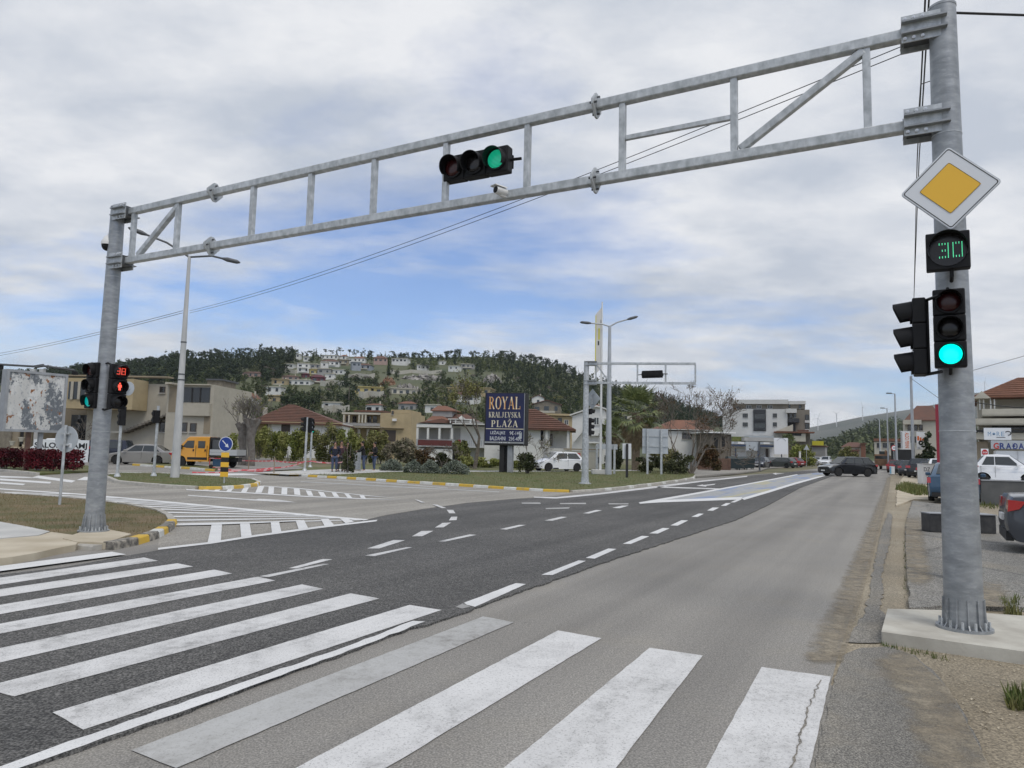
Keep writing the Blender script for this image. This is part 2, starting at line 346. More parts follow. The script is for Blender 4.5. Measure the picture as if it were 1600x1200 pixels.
# paler resurfaced side road to the left
sd = [(245, 860), (300, 851), (400, 836.5), (480, 824.5), (560, 814.5), (600, 805.5), (660, 795.5), (730, 785.5), (800, 779.5), (870, 775), (915, 769), (700, 757), (545, 748.5), (425, 742), (140, 733), (0, 734), (-300, 729), (-300, 765), (0, 781), (90, 787), (170, 793), (240, 803), (262, 815), (250, 835)]
obj('side_road_surface', polymb([G(x, y, 0.006) for x, y in sd]), M_SIDE, road)

def stripe(name, pxs, m, z=NZ + 0.004, amp=0.0, seed=0):
    P = [G(x, y, z) for x, y in pxs]
    if amp: P = jag(P, 0.10, amp, seed)
    return obj(name, polymb(P), m, road)
# zebra crossing, on the new asphalt (end points measured on the ground)
zl = [[(-140, 902), (175, 862), (197, 866), (-140, 911)], [(-140, 922), (225, 871), (247, 876), (-140, 935)], [(-140, 941), (277, 880), (302, 885), (-140, 954)],
      [(-140, 968), (335, 890), (363, 896), (-140, 984)], [(-140, 1000), (403, 901), (430, 907), (-140, 1017)], [(-120, 1038), (472, 913), (505, 920), (-100, 1058)],
      [(-28, 1074), (548, 927), (593, 935), (22, 1088)], [(82, 1113), (640, 945), (690, 953), (130, 1140)]]
for i, q in enumerate(zl): stripe('zebra_stripe', q, M_PWN if i == 0 else M_PW, amp=0.003, seed=i)
stripe('edge_line', [(-40, 1210), (200, 1126), (402, 1058), (560, 1003), (645, 970), (664, 971), (560, 1011), (440, 1055), (200, 1140), (20, 1203)], M_PWN, amp=0.012, seed=31)
zr = [([(205, 1172), (755, 963), (803, 972), (275, 1200)], M_PWO), ([(400, 1232), (872, 985), (940, 997), (520, 1250)], M_PW), ([(690, 1280), (1015, 1012), (1098, 1024), (900, 1280)], M_PW), ([(1030, 1330), (1190, 1042), (1298, 1057), (1235, 1330)], M_PW)]
for i, (q, m) in enumerate(zr): stripe('zebra_stripe', q, m, z=0.006, amp=0.003, seed=40 + i)
# a crack running along the last stripe
ck = [G(x, y, 0.010) for x, y in ((1283, 1062), (1272, 1085), (1262, 1110), (1256, 1135), (1246, 1165), (1238, 1195), (1230, 1230))]
ck = jag(ck, 0.05, 0.012, 9, False); cl_ = MB()
for i in range(len(ck) - 1):
    a, b = ck[i], ck[i + 1]; wv = 0.003 + 0.006 * rnd.random(); cl_.add([a - Vector((wv, 0, 0)), a + Vector((wv, 0, 0)), b + Vector((wv, 0, 0)), b - Vector((wv, 0, 0))], [(0, 1, 2, 3)])
obj('crack', cl_, M_APRON, road)
# faint remains of an older crossing

def Z7(pts): return [(300 + x * .3, 700 + y * .3) for x, y in pts]
def Z8(pts): return [(780 + x * .3875, 700 + y * .3875) for x, y in pts]
for q in ([(1160, 268), (1175, 270), (1215, 284), (1195, 284)], [(1250, 293), (1275, 295), (1325, 312), (1300, 313)]): stripe('guide_dash', Z7(q), M_PW)
for q in ([(1327, 322), (1360, 322), (1372, 340), (1340, 340)], [(1350, 358), (1382, 357), (1378, 375), (1338, 377)], [(1305, 390), (1350, 388), (1310, 413), (1265, 414)], [(1195, 432), (1258, 431), (1200, 459), (1145, 460)],
          [(1050, 479), (1110, 480), (975, 523), (912, 523)], [(680, 578), (732, 579), (545, 627), (503, 626)]): stripe('guide_dash', Z7(q), M_PW)
for q in ([(1115, 517), (1148, 517), (950, 563), (900, 560)], [(680, 603), (715, 604), (400, 672), (350, 668)], [(1445, 450), (1482, 452), (1320, 487), (1282, 486)]): stripe('lane_dash', Z7(q), M_PW)
for q in ([(80, 310), (108, 310), (30, 329), (2, 327)], [(250, 277), (275, 278), (215, 293), (182, 292)], [(390, 250), (415, 251), (362, 264), (338, 263)], [(495, 232), (523, 232), (485, 243), (455, 241)]): stripe('lane_dash', Z8(q), M_PW)
for q in ([(320, 453), (350, 455), (215, 512), (170, 511)], [(440, 405), (473, 407), (385, 446), (348, 443)], [(575, 354), (605, 356), (530, 387), (498, 386)], [(660, 322), (687, 324), (640, 345), (605, 344)],
          [(735, 291), (762, 292), (720, 313), (690, 312)], [(805, 264), (825, 265), (800, 278), (775, 277)], [(860, 240), (887, 240), (862, 253), (838, 252)], [(915, 222), (935, 222), (915, 233), (893, 233)], [(960, 207), (978, 207), (950, 219), (932, 219)]): stripe('lane_dash', Z8(q), M_PWN)
stripe('lane_dash', [(722, 943), (806, 911), (822, 912.5), (742, 948)], M_PWN, amp=0.005)
stripe('paint_trace', [(712, 948), (725, 942), (735, 948), (722, 951)], M_PGH)
for q in ([(90, 220), (165, 220), (168, 225), (92, 224)], [(245, 222), (350, 221), (350, 226), (245, 226)], [(190, 242), (285, 239), (280, 244), (186, 246)], [(440, 223), (520, 223), (522, 227), (442, 227)]): stripe('paint_trace', Z8(q), M_PWO)
# left edge line of the far carriageway, its stop line and arrow
stripe('edge_line', Z8([(140, 196), (230, 198), (400, 182), (640, 152), (820, 131), (1000, 112), (1000, 116), (820, 136), (640, 160), (400, 188), (230, 204), (140, 200)]), M_PW)
stripe('stop_line', Z8([(640, 155), (890, 163), (880, 167), (635, 159)]), M_PW)
stripe('lane_arrow', Z8([(795, 152), (822, 147), (822, 149.5), (872, 144), (868, 148), (835, 152.5), (835, 155.5)]), M_PW)
stripe('lane_arrow', [(1207, 740), (1213, 738.6), (1213, 739.5), (1226, 739.7), (1213, 741), (1213, 741.8)], M_PW)
# worn painted median: white outline round faded blue and yellow
def medx(t, b, noise, ramp, mixc, cur, vec):
    mpr = t.nodes.new('ShaderNodeMapping'); mpr.inputs[2].default_value = (0, 0, ROAD); t.links.new(vec, mpr.inputs[0]); mpn = t.nodes.new('ShaderNodeMapping'); mpn.inputs[3].default_value = (0.9, 0.10, 1); t.links.new(mpr.outputs[0], mpn.inputs[0])
    def nz(s, off):
        n = t.nodes.new('ShaderNodeTexNoise'); n.inputs['Scale'].default_value = s; n.inputs['Detail'].default_value = 2
        m2 = t.nodes.new('ShaderNodeMapping'); m2.inputs[1].default_value = (off, off, 0); t.links.new(mpn.outputs[0], m2.inputs[0]); t.links.new(m2.outputs[0], n.inputs['Vector']); return n.outputs['Fac']
    c = mixc(ramp(nz(1.3, 3), 0.50, 0.60, W3, (0.75,) * 3), (0.36, 0.365, 0.36), (0.20, 0.27, 0.44))
    c = mixc(ramp(nz(1.2, 11), 0.57, 0.64, W3, (0.7,) * 3), c, (0.46, 0.42, 0.23))
    return mixc(ramp(noise(3, 5, .6), 0.5, 0.7, W3, (0.6,) * 3), c, (0.17, 0.17, 0.165))
M_PMED = mat('faded_median_paint', (0.36, 0.36, 0.36), 0.75, world=True, col2=(0.3, 0.3, 0.3), extra=medx)
obj('painted_median', polymb([G(x, y, NZ + 0.003) for x, y in ((1005, 784), (1080, 772), (1160, 758), (1240, 742.5), (1290, 737), (1312, 736.5), (1287, 743), (1240, 755), (1160, 778), (1140, 780))]), M_PMED, road)
stripe('median_line', [(998, 785), (1080, 771), (1160, 757), (1245, 741), (1247, 742), (1161, 758.6), (1081, 773.5), (1040, 781), (1160, 776.5), (1158, 780.5), (1030, 785), (1000, 787)], M_PWN, z=NZ + 0.008)
stripe('median_line', [(1158, 778.5), (1200, 766.5), (1240, 754.5), (1290, 741.5), (1292, 742.8), (1242, 757), (1202, 769.5), (1163, 781)], M_PWN, z=NZ + 0.009)
# hatched areas of the side road
ZS = 0.012
up = [(-100, 757), (0, 763), (120, 771), (180, 776), (275, 784.5), (400, 796), (500, 805), (590, 812.5)]
def lerp_poly(pl, t):
    t = t * (len(pl) - 1); i = min(int(t), len(pl) - 2); f = t - i
    return (pl[i][0] * (1 - f) + pl[i + 1][0] * f, pl[i][1] * (1 - f) + pl[i + 1][1] * f)
ks = [(-60, 768), (0, 770), (40, 773), (80, 776), (120, 780), (155, 784), (190, 789), (215, 794), (238, 800), (255, 807), (264, 813), (267, 819)]
ke = [(120, 772), (190, 778), (240, 782.5), (285, 787), (330, 791), (370, 795), (408, 799), (440, 802), (470, 805), (500, 806.5), (540, 809), (575, 812)]
stripe('hatch_border', up + [(586, 814.5), (500, 807.6), (400, 798.6), (275, 786.6), (180, 777.6), (120, 772.6), (0, 764.6), (-100, 758.6)], M_PWN, ZS)
for a, b in list(zip(ks, ke)):
    hw = 0.55 + (a[1] - 765) * 0.012
    stripe('hatch_line', [(a[0], a[1] - hw), (b[0], b[1] - 0.5), (b[0], b[1] + 0.5), (a[0], a[1] + hw)], M_PWN, ZS + 0.003)
for q in ([(331, 818), (347, 818), (345, 846), (324, 849)], [(375, 817), (390, 817), (393.5, 838), (377, 841)], [(423, 815.5), (436, 815), (440, 832), (425, 834)], [(462, 813.5), (475, 812.5), (482, 826), (467, 828)], [(501, 811), (513, 810.5), (522, 820), (508, 823)], [(531, 810), (545, 811), (553, 815), (540, 817.5)]):
    stripe('chevron_bar', q, M_PWN, NZ + 0.004)
stripe('hatch_border', [(247, 856), (330, 846.5), (400, 835.5), (500, 822), (590, 812), (588, 814.5), (500, 825), (400, 838.5), (330, 849.5), (247, 859)], M_PWN, NZ + 0.007)
stripe('hatch_border', [(268, 819.5), (330, 818.2), (400, 815.7), (470, 812.4), (470, 813.8), (400, 817.3), (330, 819.9), (268, 821)], M_PWN, NZ + 0.006)
fz = [[(345, 197), (378, 197), (362, 233), (330, 233)], [(400, 200), (428, 200), (425, 238), (395, 238)], [(468, 205), (497, 207), (495, 242), (465, 240)], [(530, 208), (560, 212), (565, 246), (533, 242)], [(592, 220), (620, 223), (632, 250), (605, 248)], [(655, 226), (685, 230), (700, 254), (672, 252)],
      [(725, 228), (750, 232), (768, 256), (740, 254)], [(790, 234), (815, 238), (835, 260), (810, 258)], [(870, 242), (895, 246), (905, 262), (880, 260)], [(270, 203), (298, 203), (283, 230), (255, 230)], [(195, 207), (218, 207), (203, 226), (178, 225)], [(135, 208), (160, 208), (140, 223), (115, 222)], [(70, 210), (98, 210), (85, 219), (58, 218)]]
for q in fz: stripe('chevron_bar', Z7(q), M_PWN, ZS)
stripe('hatch_border', Z7([(-30, 214), (330, 233), (600, 250), (900, 262), (1090, 268), (900, 266), (600, 255), (330, 238), (-30, 219)]), M_PWN, ZS + 0.003)
stripe('hatch_border', Z7([(370, 196), (560, 209), (750, 229), (900, 245), (1090, 264), (900, 248), (750, 232), (560, 213), (370, 199)]), M_PWN, ZS + 0.004)
stripe('lane_arrow', Z7([(-20, 244), (330, 268), (350, 264), (460, 270), (545, 283), (430, 279), (330, 274), (-20, 249)]), M_PW, ZS)
for q in ([(480, 747), (560, 752), (640, 757), (700, 762), (700, 763), (640, 758.2), (560, 753), (480, 748)], [(470, 752), (620, 760), (780, 768), (780, 769), (620, 761.2), (470, 753)]): stripe('edge_line', q, M_PWO, ZS)
for q in ([(0, 743.5), (40, 745), (62, 747), (0, 746)], [(0, 747.5), (80, 753), (78, 755.5), (0, 750.5)], [(0, 753), (40, 756), (36, 758), (0, 755.6)], [(60, 743), (118, 751), (112, 754), (50, 746)]): stripe('zebra_stripe', q, M_PWN, ZS)
for q in ([(132, 745), (158, 745), (162, 751), (120, 750)], [(190, 741.5), (380, 739.5), (420, 742), (200, 744)]): stripe('stop_line', q, M_PWN, ZS)

# ---- kerbed islands and verges
def lawn(c0, c1, name): return mat(name, c0, 0.95, c1, 1.2, 6.0, 0.35, 0.65, bump=0.5, bscale=25, world=True,
        extra=lambda t, b, noise, ramp, mixc, cur, vec: mixc(0.8, cur, ramp(noise(35, 3, .7), 0.35, 0.7, (0.55,) * 3, (1.5,) * 3), 'MULTIPLY'))
M_LAWN = lawn((0.085, 0.115, 0.030), (0.15, 0.13, 0.055), 'lawn_turf'); M_LAWNB = lawn((0.10, 0.10, 0.035), (0.20, 0.145, 0.080), 'dry_turf')
def kerb(pxs, cols, parent, step=0.95, h=0.11, wdt=0.16, side=1, z0=0.0):
    P = [G(x, y, z0) for x, y in pxs]; pts = []; acc = 0.0
    for i in range(len(P) - 1):
        L = (P[i + 1] - P[i]).length; k = max(1, round(L / step))
        for j in range(k): pts.append(P[i].lerp(P[i + 1], j / k))
    pts.append(P[-1]); n = len(pts); inn = []
    for i in range(n):
        d = (pts[min(i + 1, n - 1)] - pts[max(i - 1, 0)]).normalized(); inn.append(Vector((-d.y, d.x, 0)) * side)
    pts = [p - q * wdt for p, q in zip(pts, inn)]
    for i in range(n - 1):
        a, b = pts[i], pts[i + 1]; g = (b - a) * 0.012; a = a + g; b = b - g; hh = h + rnd.uniform(-.006, .012)
        mb = MB(); vs = []
        for q, nn in ((a, inn[i]), (b, inn[i + 1])):
            vs += [q + Vector((0, 0, -.05)), q + nn * 0.02 + Vector((0, 0, hh - .02)), q + nn * 0.04 + Vector((0, 0, hh)), q + nn * wdt + Vector((0, 0, hh)), q + nn * wdt + Vector((0, 0, -.05))]
        mb.add(vs, [(0, 1, 6, 5), (1, 2, 7, 6), (2, 3, 8, 7), (3, 4, 9, 8), (4, 3, 2, 1, 0), (5, 6, 7, 8, 9)])
        obj('kerb_stone', mb, cols[i % len(cols)], parent)
    return [p + nn * wdt * 0.8 for p, nn in zip(pts, inn)]
def blades(name, poly, n, hmin, hmax, m, seed, z=0.1):
    """a scatter of grass blades inside a ground outline"""
    r = random.Random(seed); xs = [p[0] for p in poly]; ys = [p[1] for p in poly]; mb = MB(); c = 0; tries = 0
    def inside(x, y):
        k = False; j = len(poly) - 1
        for i in range(len(poly)):
            if (poly[i][1] > y) != (poly[j][1] > y) and x < (poly[j][0] - poly[i][0]) * (y - poly[i][1]) / (poly[j][1] - poly[i][1]) + poly[i][0]: k = not k
            j = i
        return k
    while c < n and tries < n * 8:
        tries += 1; x = r.uniform(min(xs), max(xs)); y = r.uniform(min(ys), max(ys))
        if not inside(x, y): continue
        h = r.uniform(hmin, hmax); a = r.uniform(0, 6.28); wv = h * 0.12; dx, dy = math.cos(a) * wv, math.sin(a) * wv; lx, ly = r.uniform(-.5, .5) * h, r.uniform(-.5, .5) * h
        mb.add([(x - dx, y - dy, z - .01), (x + dx, y + dy, z - .01), (x + lx, y + ly, z + h)], [(0, 1, 2)]); c += 1
    return obj(name, mb, m, fix=False)
M_BLADE = mat('grass_blade', (0.075, 0.115, 0.022), 0.8, (0.16, 0.15, 0.05), 3.0, 3.0, world=True)
M_BLADEB = mat('dry_grass_blade', (0.12, 0.115, 0.04), 0.8, (0.24, 0.18, 0.09), 3.0, 3.0, world=True)
# near left corner
KN = [(50, 866), (85, 858), (115, 854), (160, 859), (200, 851), (232, 841), (254, 829), (262, 820), (258, 812), (240, 803), (205, 796), (160, 789), (90, 782), (0, 776), (-120, 770)]
ci = struct('corner_verge', polymb([GR(x, y, 0.09) for x, y in KN[2:] + [(-200, 800), (-60, 830), (60, 840)]], skirt=0.09), M_LAWNB)
kc = kerb(KN[:4], [M_KC], ci, 0.8, 0.07, 0.18, 1, 0.0)
kerb(KN[3:8], [M_KB, M_KY, M_KB, M_KW, M_KY, M_KB], ci, 0.42, 0.115, 0.18, 1)
kerb(KN[7:], [M_KC], ci, 0.9, 0.11, 0.16, 1)
blades('dry_grass', [GR(x, y, 0.09) for x, y in KN[3:] + [(-200, 800), (0, 824), (85, 842), (150, 834), (210, 846)]], 12000, 0.015, 0.05, M_BLADEB, 5, 0.09)
tag(bpy.data.objects['dry_grass'], 'short dry grass on the near corner verge', 'grass', kind='stuff')
struct('pavement_left', polymb([G(x, y, 0.098) for x, y in ((-300, 790), (0, 815), (40, 822), (78, 830), (60, 836), (0, 841), (-300, 865))], skirt=0.1), M_CONCP)
struct('pavement_ramp', polymb([G(x, y, 0.094) for x, y in ((-300, 866), (0, 842), (60, 837), (80, 831), (130, 838), (118, 851), (90, 856), (55, 864), (20, 870), (-300, 905))], skirt=0.1), M_CONCB)
obj('footing', polymb([G(x, y, 0.104) for x, y in ((98, 841), (150, 823), (205, 834), (165, 848), (120, 846))], skirt=0.1), M_CONCB, ci)
# island with the lamp post
KI = [(165, 746), (185, 755), (230, 760), (275, 763), (310, 765), (345, 765), (375, 763), (396, 760), (402, 756), (392, 752), (330, 747), (250, 742.5), (190, 742), (165, 746)]
ii = struct('traffic_island', polymb([GR(x, y, 0.1) for x, y in KI[:-1]], skirt=0.1), M_LAWN)
kerb(KI[:5], [M_KC], ii, 1.0, 0.12, 0.16, 1); kerb(KI[4:9], [M_KY, M_KW], ii, 0.6, 0.12, 0.16, 1); kerb(KI[8:], [M_KC, M_KW], ii, 1.1, 0.12, 0.16, 1)
blades('island_grass', [GR(x, y, 0.1) for x, y in KI[:-1]], 6000, 0.02, 0.06, M_BLADE, 6, 0.1)
tag(bpy.data.objects['island_grass'], 'short green grass on the island with the lamp post', 'grass', kind='stuff')
# far small island by the yellow truck
KF = [(210, 727.5), (260, 731), (300, 733.5), (336, 736.5), (345, 733), (300, 728), (250, 725), (210, 727.5)]
fi = struct('far_island', polymb([GR(x, y, 0.1) for x, y in KF[:-1]], skirt=0.1), M_LAWN); kerb(KF[:4], [M_KY, M_KW, M_KW], fi, 1.1, 0.12, 0.16, 1)
# big lawn behind the junction
KL = [(425, 742), (470, 744.3), (545, 748.8), (640, 755), (720, 760), (790, 764.5), (850, 768), (890, 769.5), (930, 767), (970, 763), (1020, 757), (1060, 751.5), (1082, 747.5), (1086, 743), (1080, 739)]
li = struct('lawn', polymb([GR(x, y, 0.1) for x, y in KL + [(1060, 731), (960, 726), (800, 726), (640, 722), (560, 728), (480, 733)]], skirt=0.1), M_LAWN)
kerb(KL[:8], [M_KY, M_KW], li, 0.7, 0.11, 0.16, 1); kerb(KL[7:], [M_KC, M_KC, M_KC, M_KW], li, 0.8, 0.09, 0.16, 1)
blades('lawn_grass', [GR(x, y, 0.1) for x, y in KL + [(1060, 737), (900, 738), (760, 739), (610, 740), (540, 743), (470, 743.2)]], 20000, 0.03, 0.08, M_BLADE, 7, 0.1)
tag(bpy.data.objects['lawn_grass'], 'short green grass on the big lawn behind the junction', 'grass', kind='stuff')
struct('footpath', polymb([G(x, y, 0.108) for x, y in ((395, 738), (520, 733), (610, 734), (760, 735.5), (900, 735), (1000, 734), (1000, 735.6), (900, 736.6), (760, 737), (610, 737), (530, 741), (450, 741.5))]), M_CONCP)
# far left verge with the hedges
KV = [(-150, 727), (0, 736), (40, 740), (62, 743), (140, 738.5), (150, 733)]
vi = struct('left_verge', polymb([GR(x, y, 0.1) for x, y in KV + [(100, 722), (-150, 712)]], skirt=0.1), M_LAWN); kerb(KV[:4], [M_KC], vi, 1.2, 0.12, 0.16, 1)
# left lot in front of the beige building, strip in front of shops far right etc.
struct('car_park', polymb([G(x, y, 0.004) for x, y in ((-300, 727), (0, 733), (150, 732), (395, 737), (480, 732), (420, 716), (100, 712), (-300, 706))]), M_OLD)
# ---- right-hand side: dirt verge, pavement, apron
struct('right_verge', polymb([Vector((1.4, -3, -.004)), G(1230, 1075, -.004), G(1290, 930, -.004), G(1345, 800, -.004), G(1365, 745, -.004), G(1370, 733, -.004), G(1400, 731, -.004), G(1440, 727.5, -.004), G(1600, 730, -.004), Vector((40, 40, -.004)), Vector((20, -3, -.004))]), M_DIRT)
ap = [(1303, 1060), (1316, 1025), (1345, 1012), (1390, 1010), (1430, 1024), (1462, 1052), (1492, 1092), (1525, 1150), (1560, 1230), (1600, 1330), (1243, 1330)]
struct('pavement_apron', polymb(jag([G(x, y, 0.01) for x, y in ap], 0.09, 0.011, 4), skirt=0.03), M_APRON)
struct('broken_asphalt_edge', polymb(jag([G(x, y, 0.006) for x, y in ((1320, 1003), (1352, 955), (1362, 905), (1370, 860), (1376, 832), (1388, 800), (1394, 805), (1390, 850), (1378, 895), (1380, 925), (1374, 952), (1395, 975), (1376, 1004))], 0.10, 0.02, 11)), M_APRON)
pv = struct('pavement_right', polymb(jag([G(x, y, 0.05) for x, y in ((1421, 950), (1419, 905), (1416, 850), (1415, 832), (1418, 806), (1426, 782), (1470, 788), (1640, 822), (1700, 900), (1640, 950), (1520, 945), (1475, 945))], 0.2, 0.02, 12), skirt=0.07), M_PAVE)
struct('pavement_far', polymb(jag([G(x, y, 0.04) for x, y in ((1400, 790), (1402, 765), (1406, 752), (1412, 744), (1480, 744), (1600, 760), (1640, 775), (1480, 781), (1428, 780))], 0.3, 0.03, 13), skirt=0.06), M_CONCB)
struct('forecourt', polymb([G(x, y, 0.03) for x, y in ((1412, 743.5), (1410, 736), (1440, 729), (1640, 734), (1700, 760), (1600, 757), (1480, 743))]), M_OLD)
# grey verge of the far left carriageway with its pavement
struct('far_pavement', polymb([G(x, y, 0.11) for x, y in ((1088, 744), (1150, 739), (1186, 735), (1200, 731), (1250, 729), (1240, 725), (1180, 725), (1080, 733))], skirt=0.12), M_SIDE)
# dust and crumbled edge: sheets that thin out from dirt into bare asphalt
def dust(name, left, right, z, par, lo=.0):
    L = [G(x, y, z) for x, y in left]; R = [G(x, y, z) for x, y in right]; n = 6; V = []; F = []; E_ = []
    for i, (a_, b_) in enumerate(zip(L, R)):
        for k in range(n + 1): V.append(a_.lerp(b_, k / n)); E_.append((lo + (1 - lo) * math.sin(min(1, k / n * 1.25) * math.pi * .62)) if 0 < i < len(L) - 1 else -.4)
    for i in range(len(L) - 1):
        for k in range(n): q = i * (n + 1) + k; F.append((q, q + 1, q + n + 2, q + n + 1))
    o = obj(name, MB().add(V, F), M_DUST, par); at_ = o.data.attributes.new('edge', 'FLOAT', 'POINT')
    for i, e in enumerate(E_): at_.data[i].value = e
    return o
M_DUST = mat('road_dust', (0.25, 0.21, 0.15), .95, (0.33, 0.29, 0.22), 1.5, 6.0, world=True, extra=lambda t, b, noise, ramp, mixc, cur, vec: mixc(.6, cur, ramp(noise(60, 3, .75), .36, .66, (.5,) * 3, (1.5,) * 3), 'MULTIPLY'))
_t = M_DUST.node_tree; _b = _t.nodes['Principled BSDF']; _o = _t.nodes['Material Output']; _a = _t.nodes.new('ShaderNodeAttribute'); _a.attribute_name = 'edge'; _g = _t.nodes.new('ShaderNodeNewGeometry')
_n = _t.nodes.new('ShaderNodeTexNoise'); _n.inputs['Scale'].default_value = 5.0; _n.inputs['Detail'].default_value = 10; _n.inputs['Roughness'].default_value = .72; _t.links.new(_g.outputs['Position'], _n.inputs['Vector'])
_s = _t.nodes.new('ShaderNodeMath'); _s.operation = 'MULTIPLY_ADD'; _s.inputs[1].default_value = 1.6; _s.inputs[2].default_value = -.8; _t.links.new(_n.outputs['Fac'], _s.inputs[0])
_p = _t.nodes.new('ShaderNodeMath'); _p.operation = 'ADD'; _t.links.new(_s.outputs[0], _p.inputs[0]); _t.links.new(_a.outputs['Fac'], _p.inputs[1])
_r = _t.nodes.new('ShaderNodeMapRange'); _r.interpolation_type = 'SMOOTHSTEP'; _r.inputs[1].default_value = .45; _r.inputs[2].default_value = 1.3; _t.links.new(_p.outputs[0], _r.inputs[0])
_tr = _t.nodes.new('ShaderNodeBsdfTransparent'); _mx = _t.nodes.new('ShaderNodeMixShader'); _t.links.new(_r.outputs[0], _mx.inputs[0]); _t.links.new(_tr.outputs[0], _mx.inputs[1]); _t.links.new(_b.outputs[0], _mx.inputs[2]); _t.links.new(_mx.outputs[0], _o.inputs['Surface'])
_py = [1062, 1030, 985, 940, 900, 860, 820, 790, 765, 748, 738]; _pr = [float(np.interp(y, [733, 745, 760, 795, 845, 915, 985, 1030, 1070], [1393, 1391, 1389, 1380, 1366, 1345, 1322, 1308, 1298])) for y in _py]
dust('road_dust', [(x - 75 * (y - 715) / 300, y) for x, y in zip(_pr, _py)], [(x + 10 * (y - 715) / 300, y) for x, y in zip(_pr, _py)], .0105, road)
dust('road_dust', [(1360, 1330), (1385, 1180), (1372, 1090), (1345, 1045), (1322, 1030)], [(1610, 1330), (1548, 1200), (1482, 1075), (1420, 1018), (1345, 1010)], .0135, bpy.data.objects['pavement_apron'])
dust('road_dust', [(1500, 948), (1478, 905), (1462, 860), (1455, 815), (1450, 790)], [(1420, 950), (1418, 905), (1415, 855), (1416, 815), (1424, 784)], .054, pv, -.1)
dust('road_dust', [(1435, 905), (1500, 900), (1560, 900), (1640, 905)], [(1425, 948), (1500, 946), (1560, 948), (1640, 950)], .056, pv)
def pebbles(name, label, px, n, seed, m, smin, smax, z):
    r = random.Random(seed); P = [G(x, y, z) for x, y in px]; mb = MB()
    for i in range(n):
        a, b = r.random(), r.random(); p = P[0].lerp(P[1], a).lerp(P[3].lerp(P[2], a), b); s = r.uniform(smin, smax)
        vs = [p + Vector((r.uniform(-1, 1) * s, r.uniform(-1, 1) * s, abs(r.uniform(0.2, .7)) * s * (k > 2))) for k in range(6)]
        mb.add(vs, [(0, 1, 4), (1, 2, 5), (2, 0, 3), (3, 4, 5), (0, 4, 3), (1, 5, 4), (2, 3, 5)])
    tag(obj(name, mb, m), label, 'gravel', kind='stuff')
pebbles('gravel', 'loose stones and grit on the dirt by the concrete footing', [(1400, 1005), (1640, 1040), (1640, 1200), (1520, 1130)], 240, 3, M_CONCB, 0.004, 0.014, 0.0)
pebbles('grit', 'loose grit along the broken right road edge', [(1322, 1000), (1378, 960), (1412, 800), (1392, 800)], 300, 4, M_CONCB, 0.004, 0.014, 0.003)
# ================================================================== signals and the near gantry
DIG = {'3': ['1111', '0001', '0001', '0111', '0001', '0001', '1111'], '0': ['1111', '1001', '1001', '1001', '1001', '1001', '1111'], '8': ['1111', '1001', '1001', '1111', '1001', '1001', '1111']}
def digits(s, H, x, y, z, mb, dot=0.5):
    """LED digits as small dots, standing in the XZ plane"""
    p = H / 14.0
    for k, ch in enumerate(s):
        g = DIG[ch]; ox = x + (k - (len(s) - 1) / 2) * p * 10.5 - p * 3.4
        for r in range(7):
            for c in range(4):
                if g[r][c] == '1':
                    for rr in range(2):
                        cx, cz = ox + c * 2.25 * p, z + H / 2 - (r * 2 + rr * 1.0) * p
                        mb.add([(cx - p * dot, y, cz - p * dot), (cx + p * dot, y, cz - p * dot), (cx + p * dot, y, cz + p * dot), (cx - p * dot, y, cz + p * dot)], [(0, 1, 2, 3)])
def visor(mb, x, z, r, L, drop=0.02, arc=250, n=18):
    """open-bottomed hood in front of a lens, pointing to -Y"""
    a0 = rad(90 - arc / 2); vs = []; fs = []; t = 0.006
    for k in range(n + 1):
        a = a0 + rad(arc) * k / n; c, s_ = math.cos(a), math.sin(a); Lk = L * (0.62 + 0.38 * max(0, min(1, (s_ + 0.6) / 1.4)))
        for rr in (r, r - t):
            vs.append((x + c * rr, -0.001, z + s_ * rr)); vs.append((x + c * rr * 0.98, -Lk, z + s_ * rr * 0.98 - drop))
    for k in range(n):
        a = k * 4; b = a + 4
        fs += [(a, b, b + 1, a + 1), (a + 2, a + 3, b + 3, b + 2), (a + 1, b + 1, b + 3, a + 3)]
    mb.add(vs, fs)
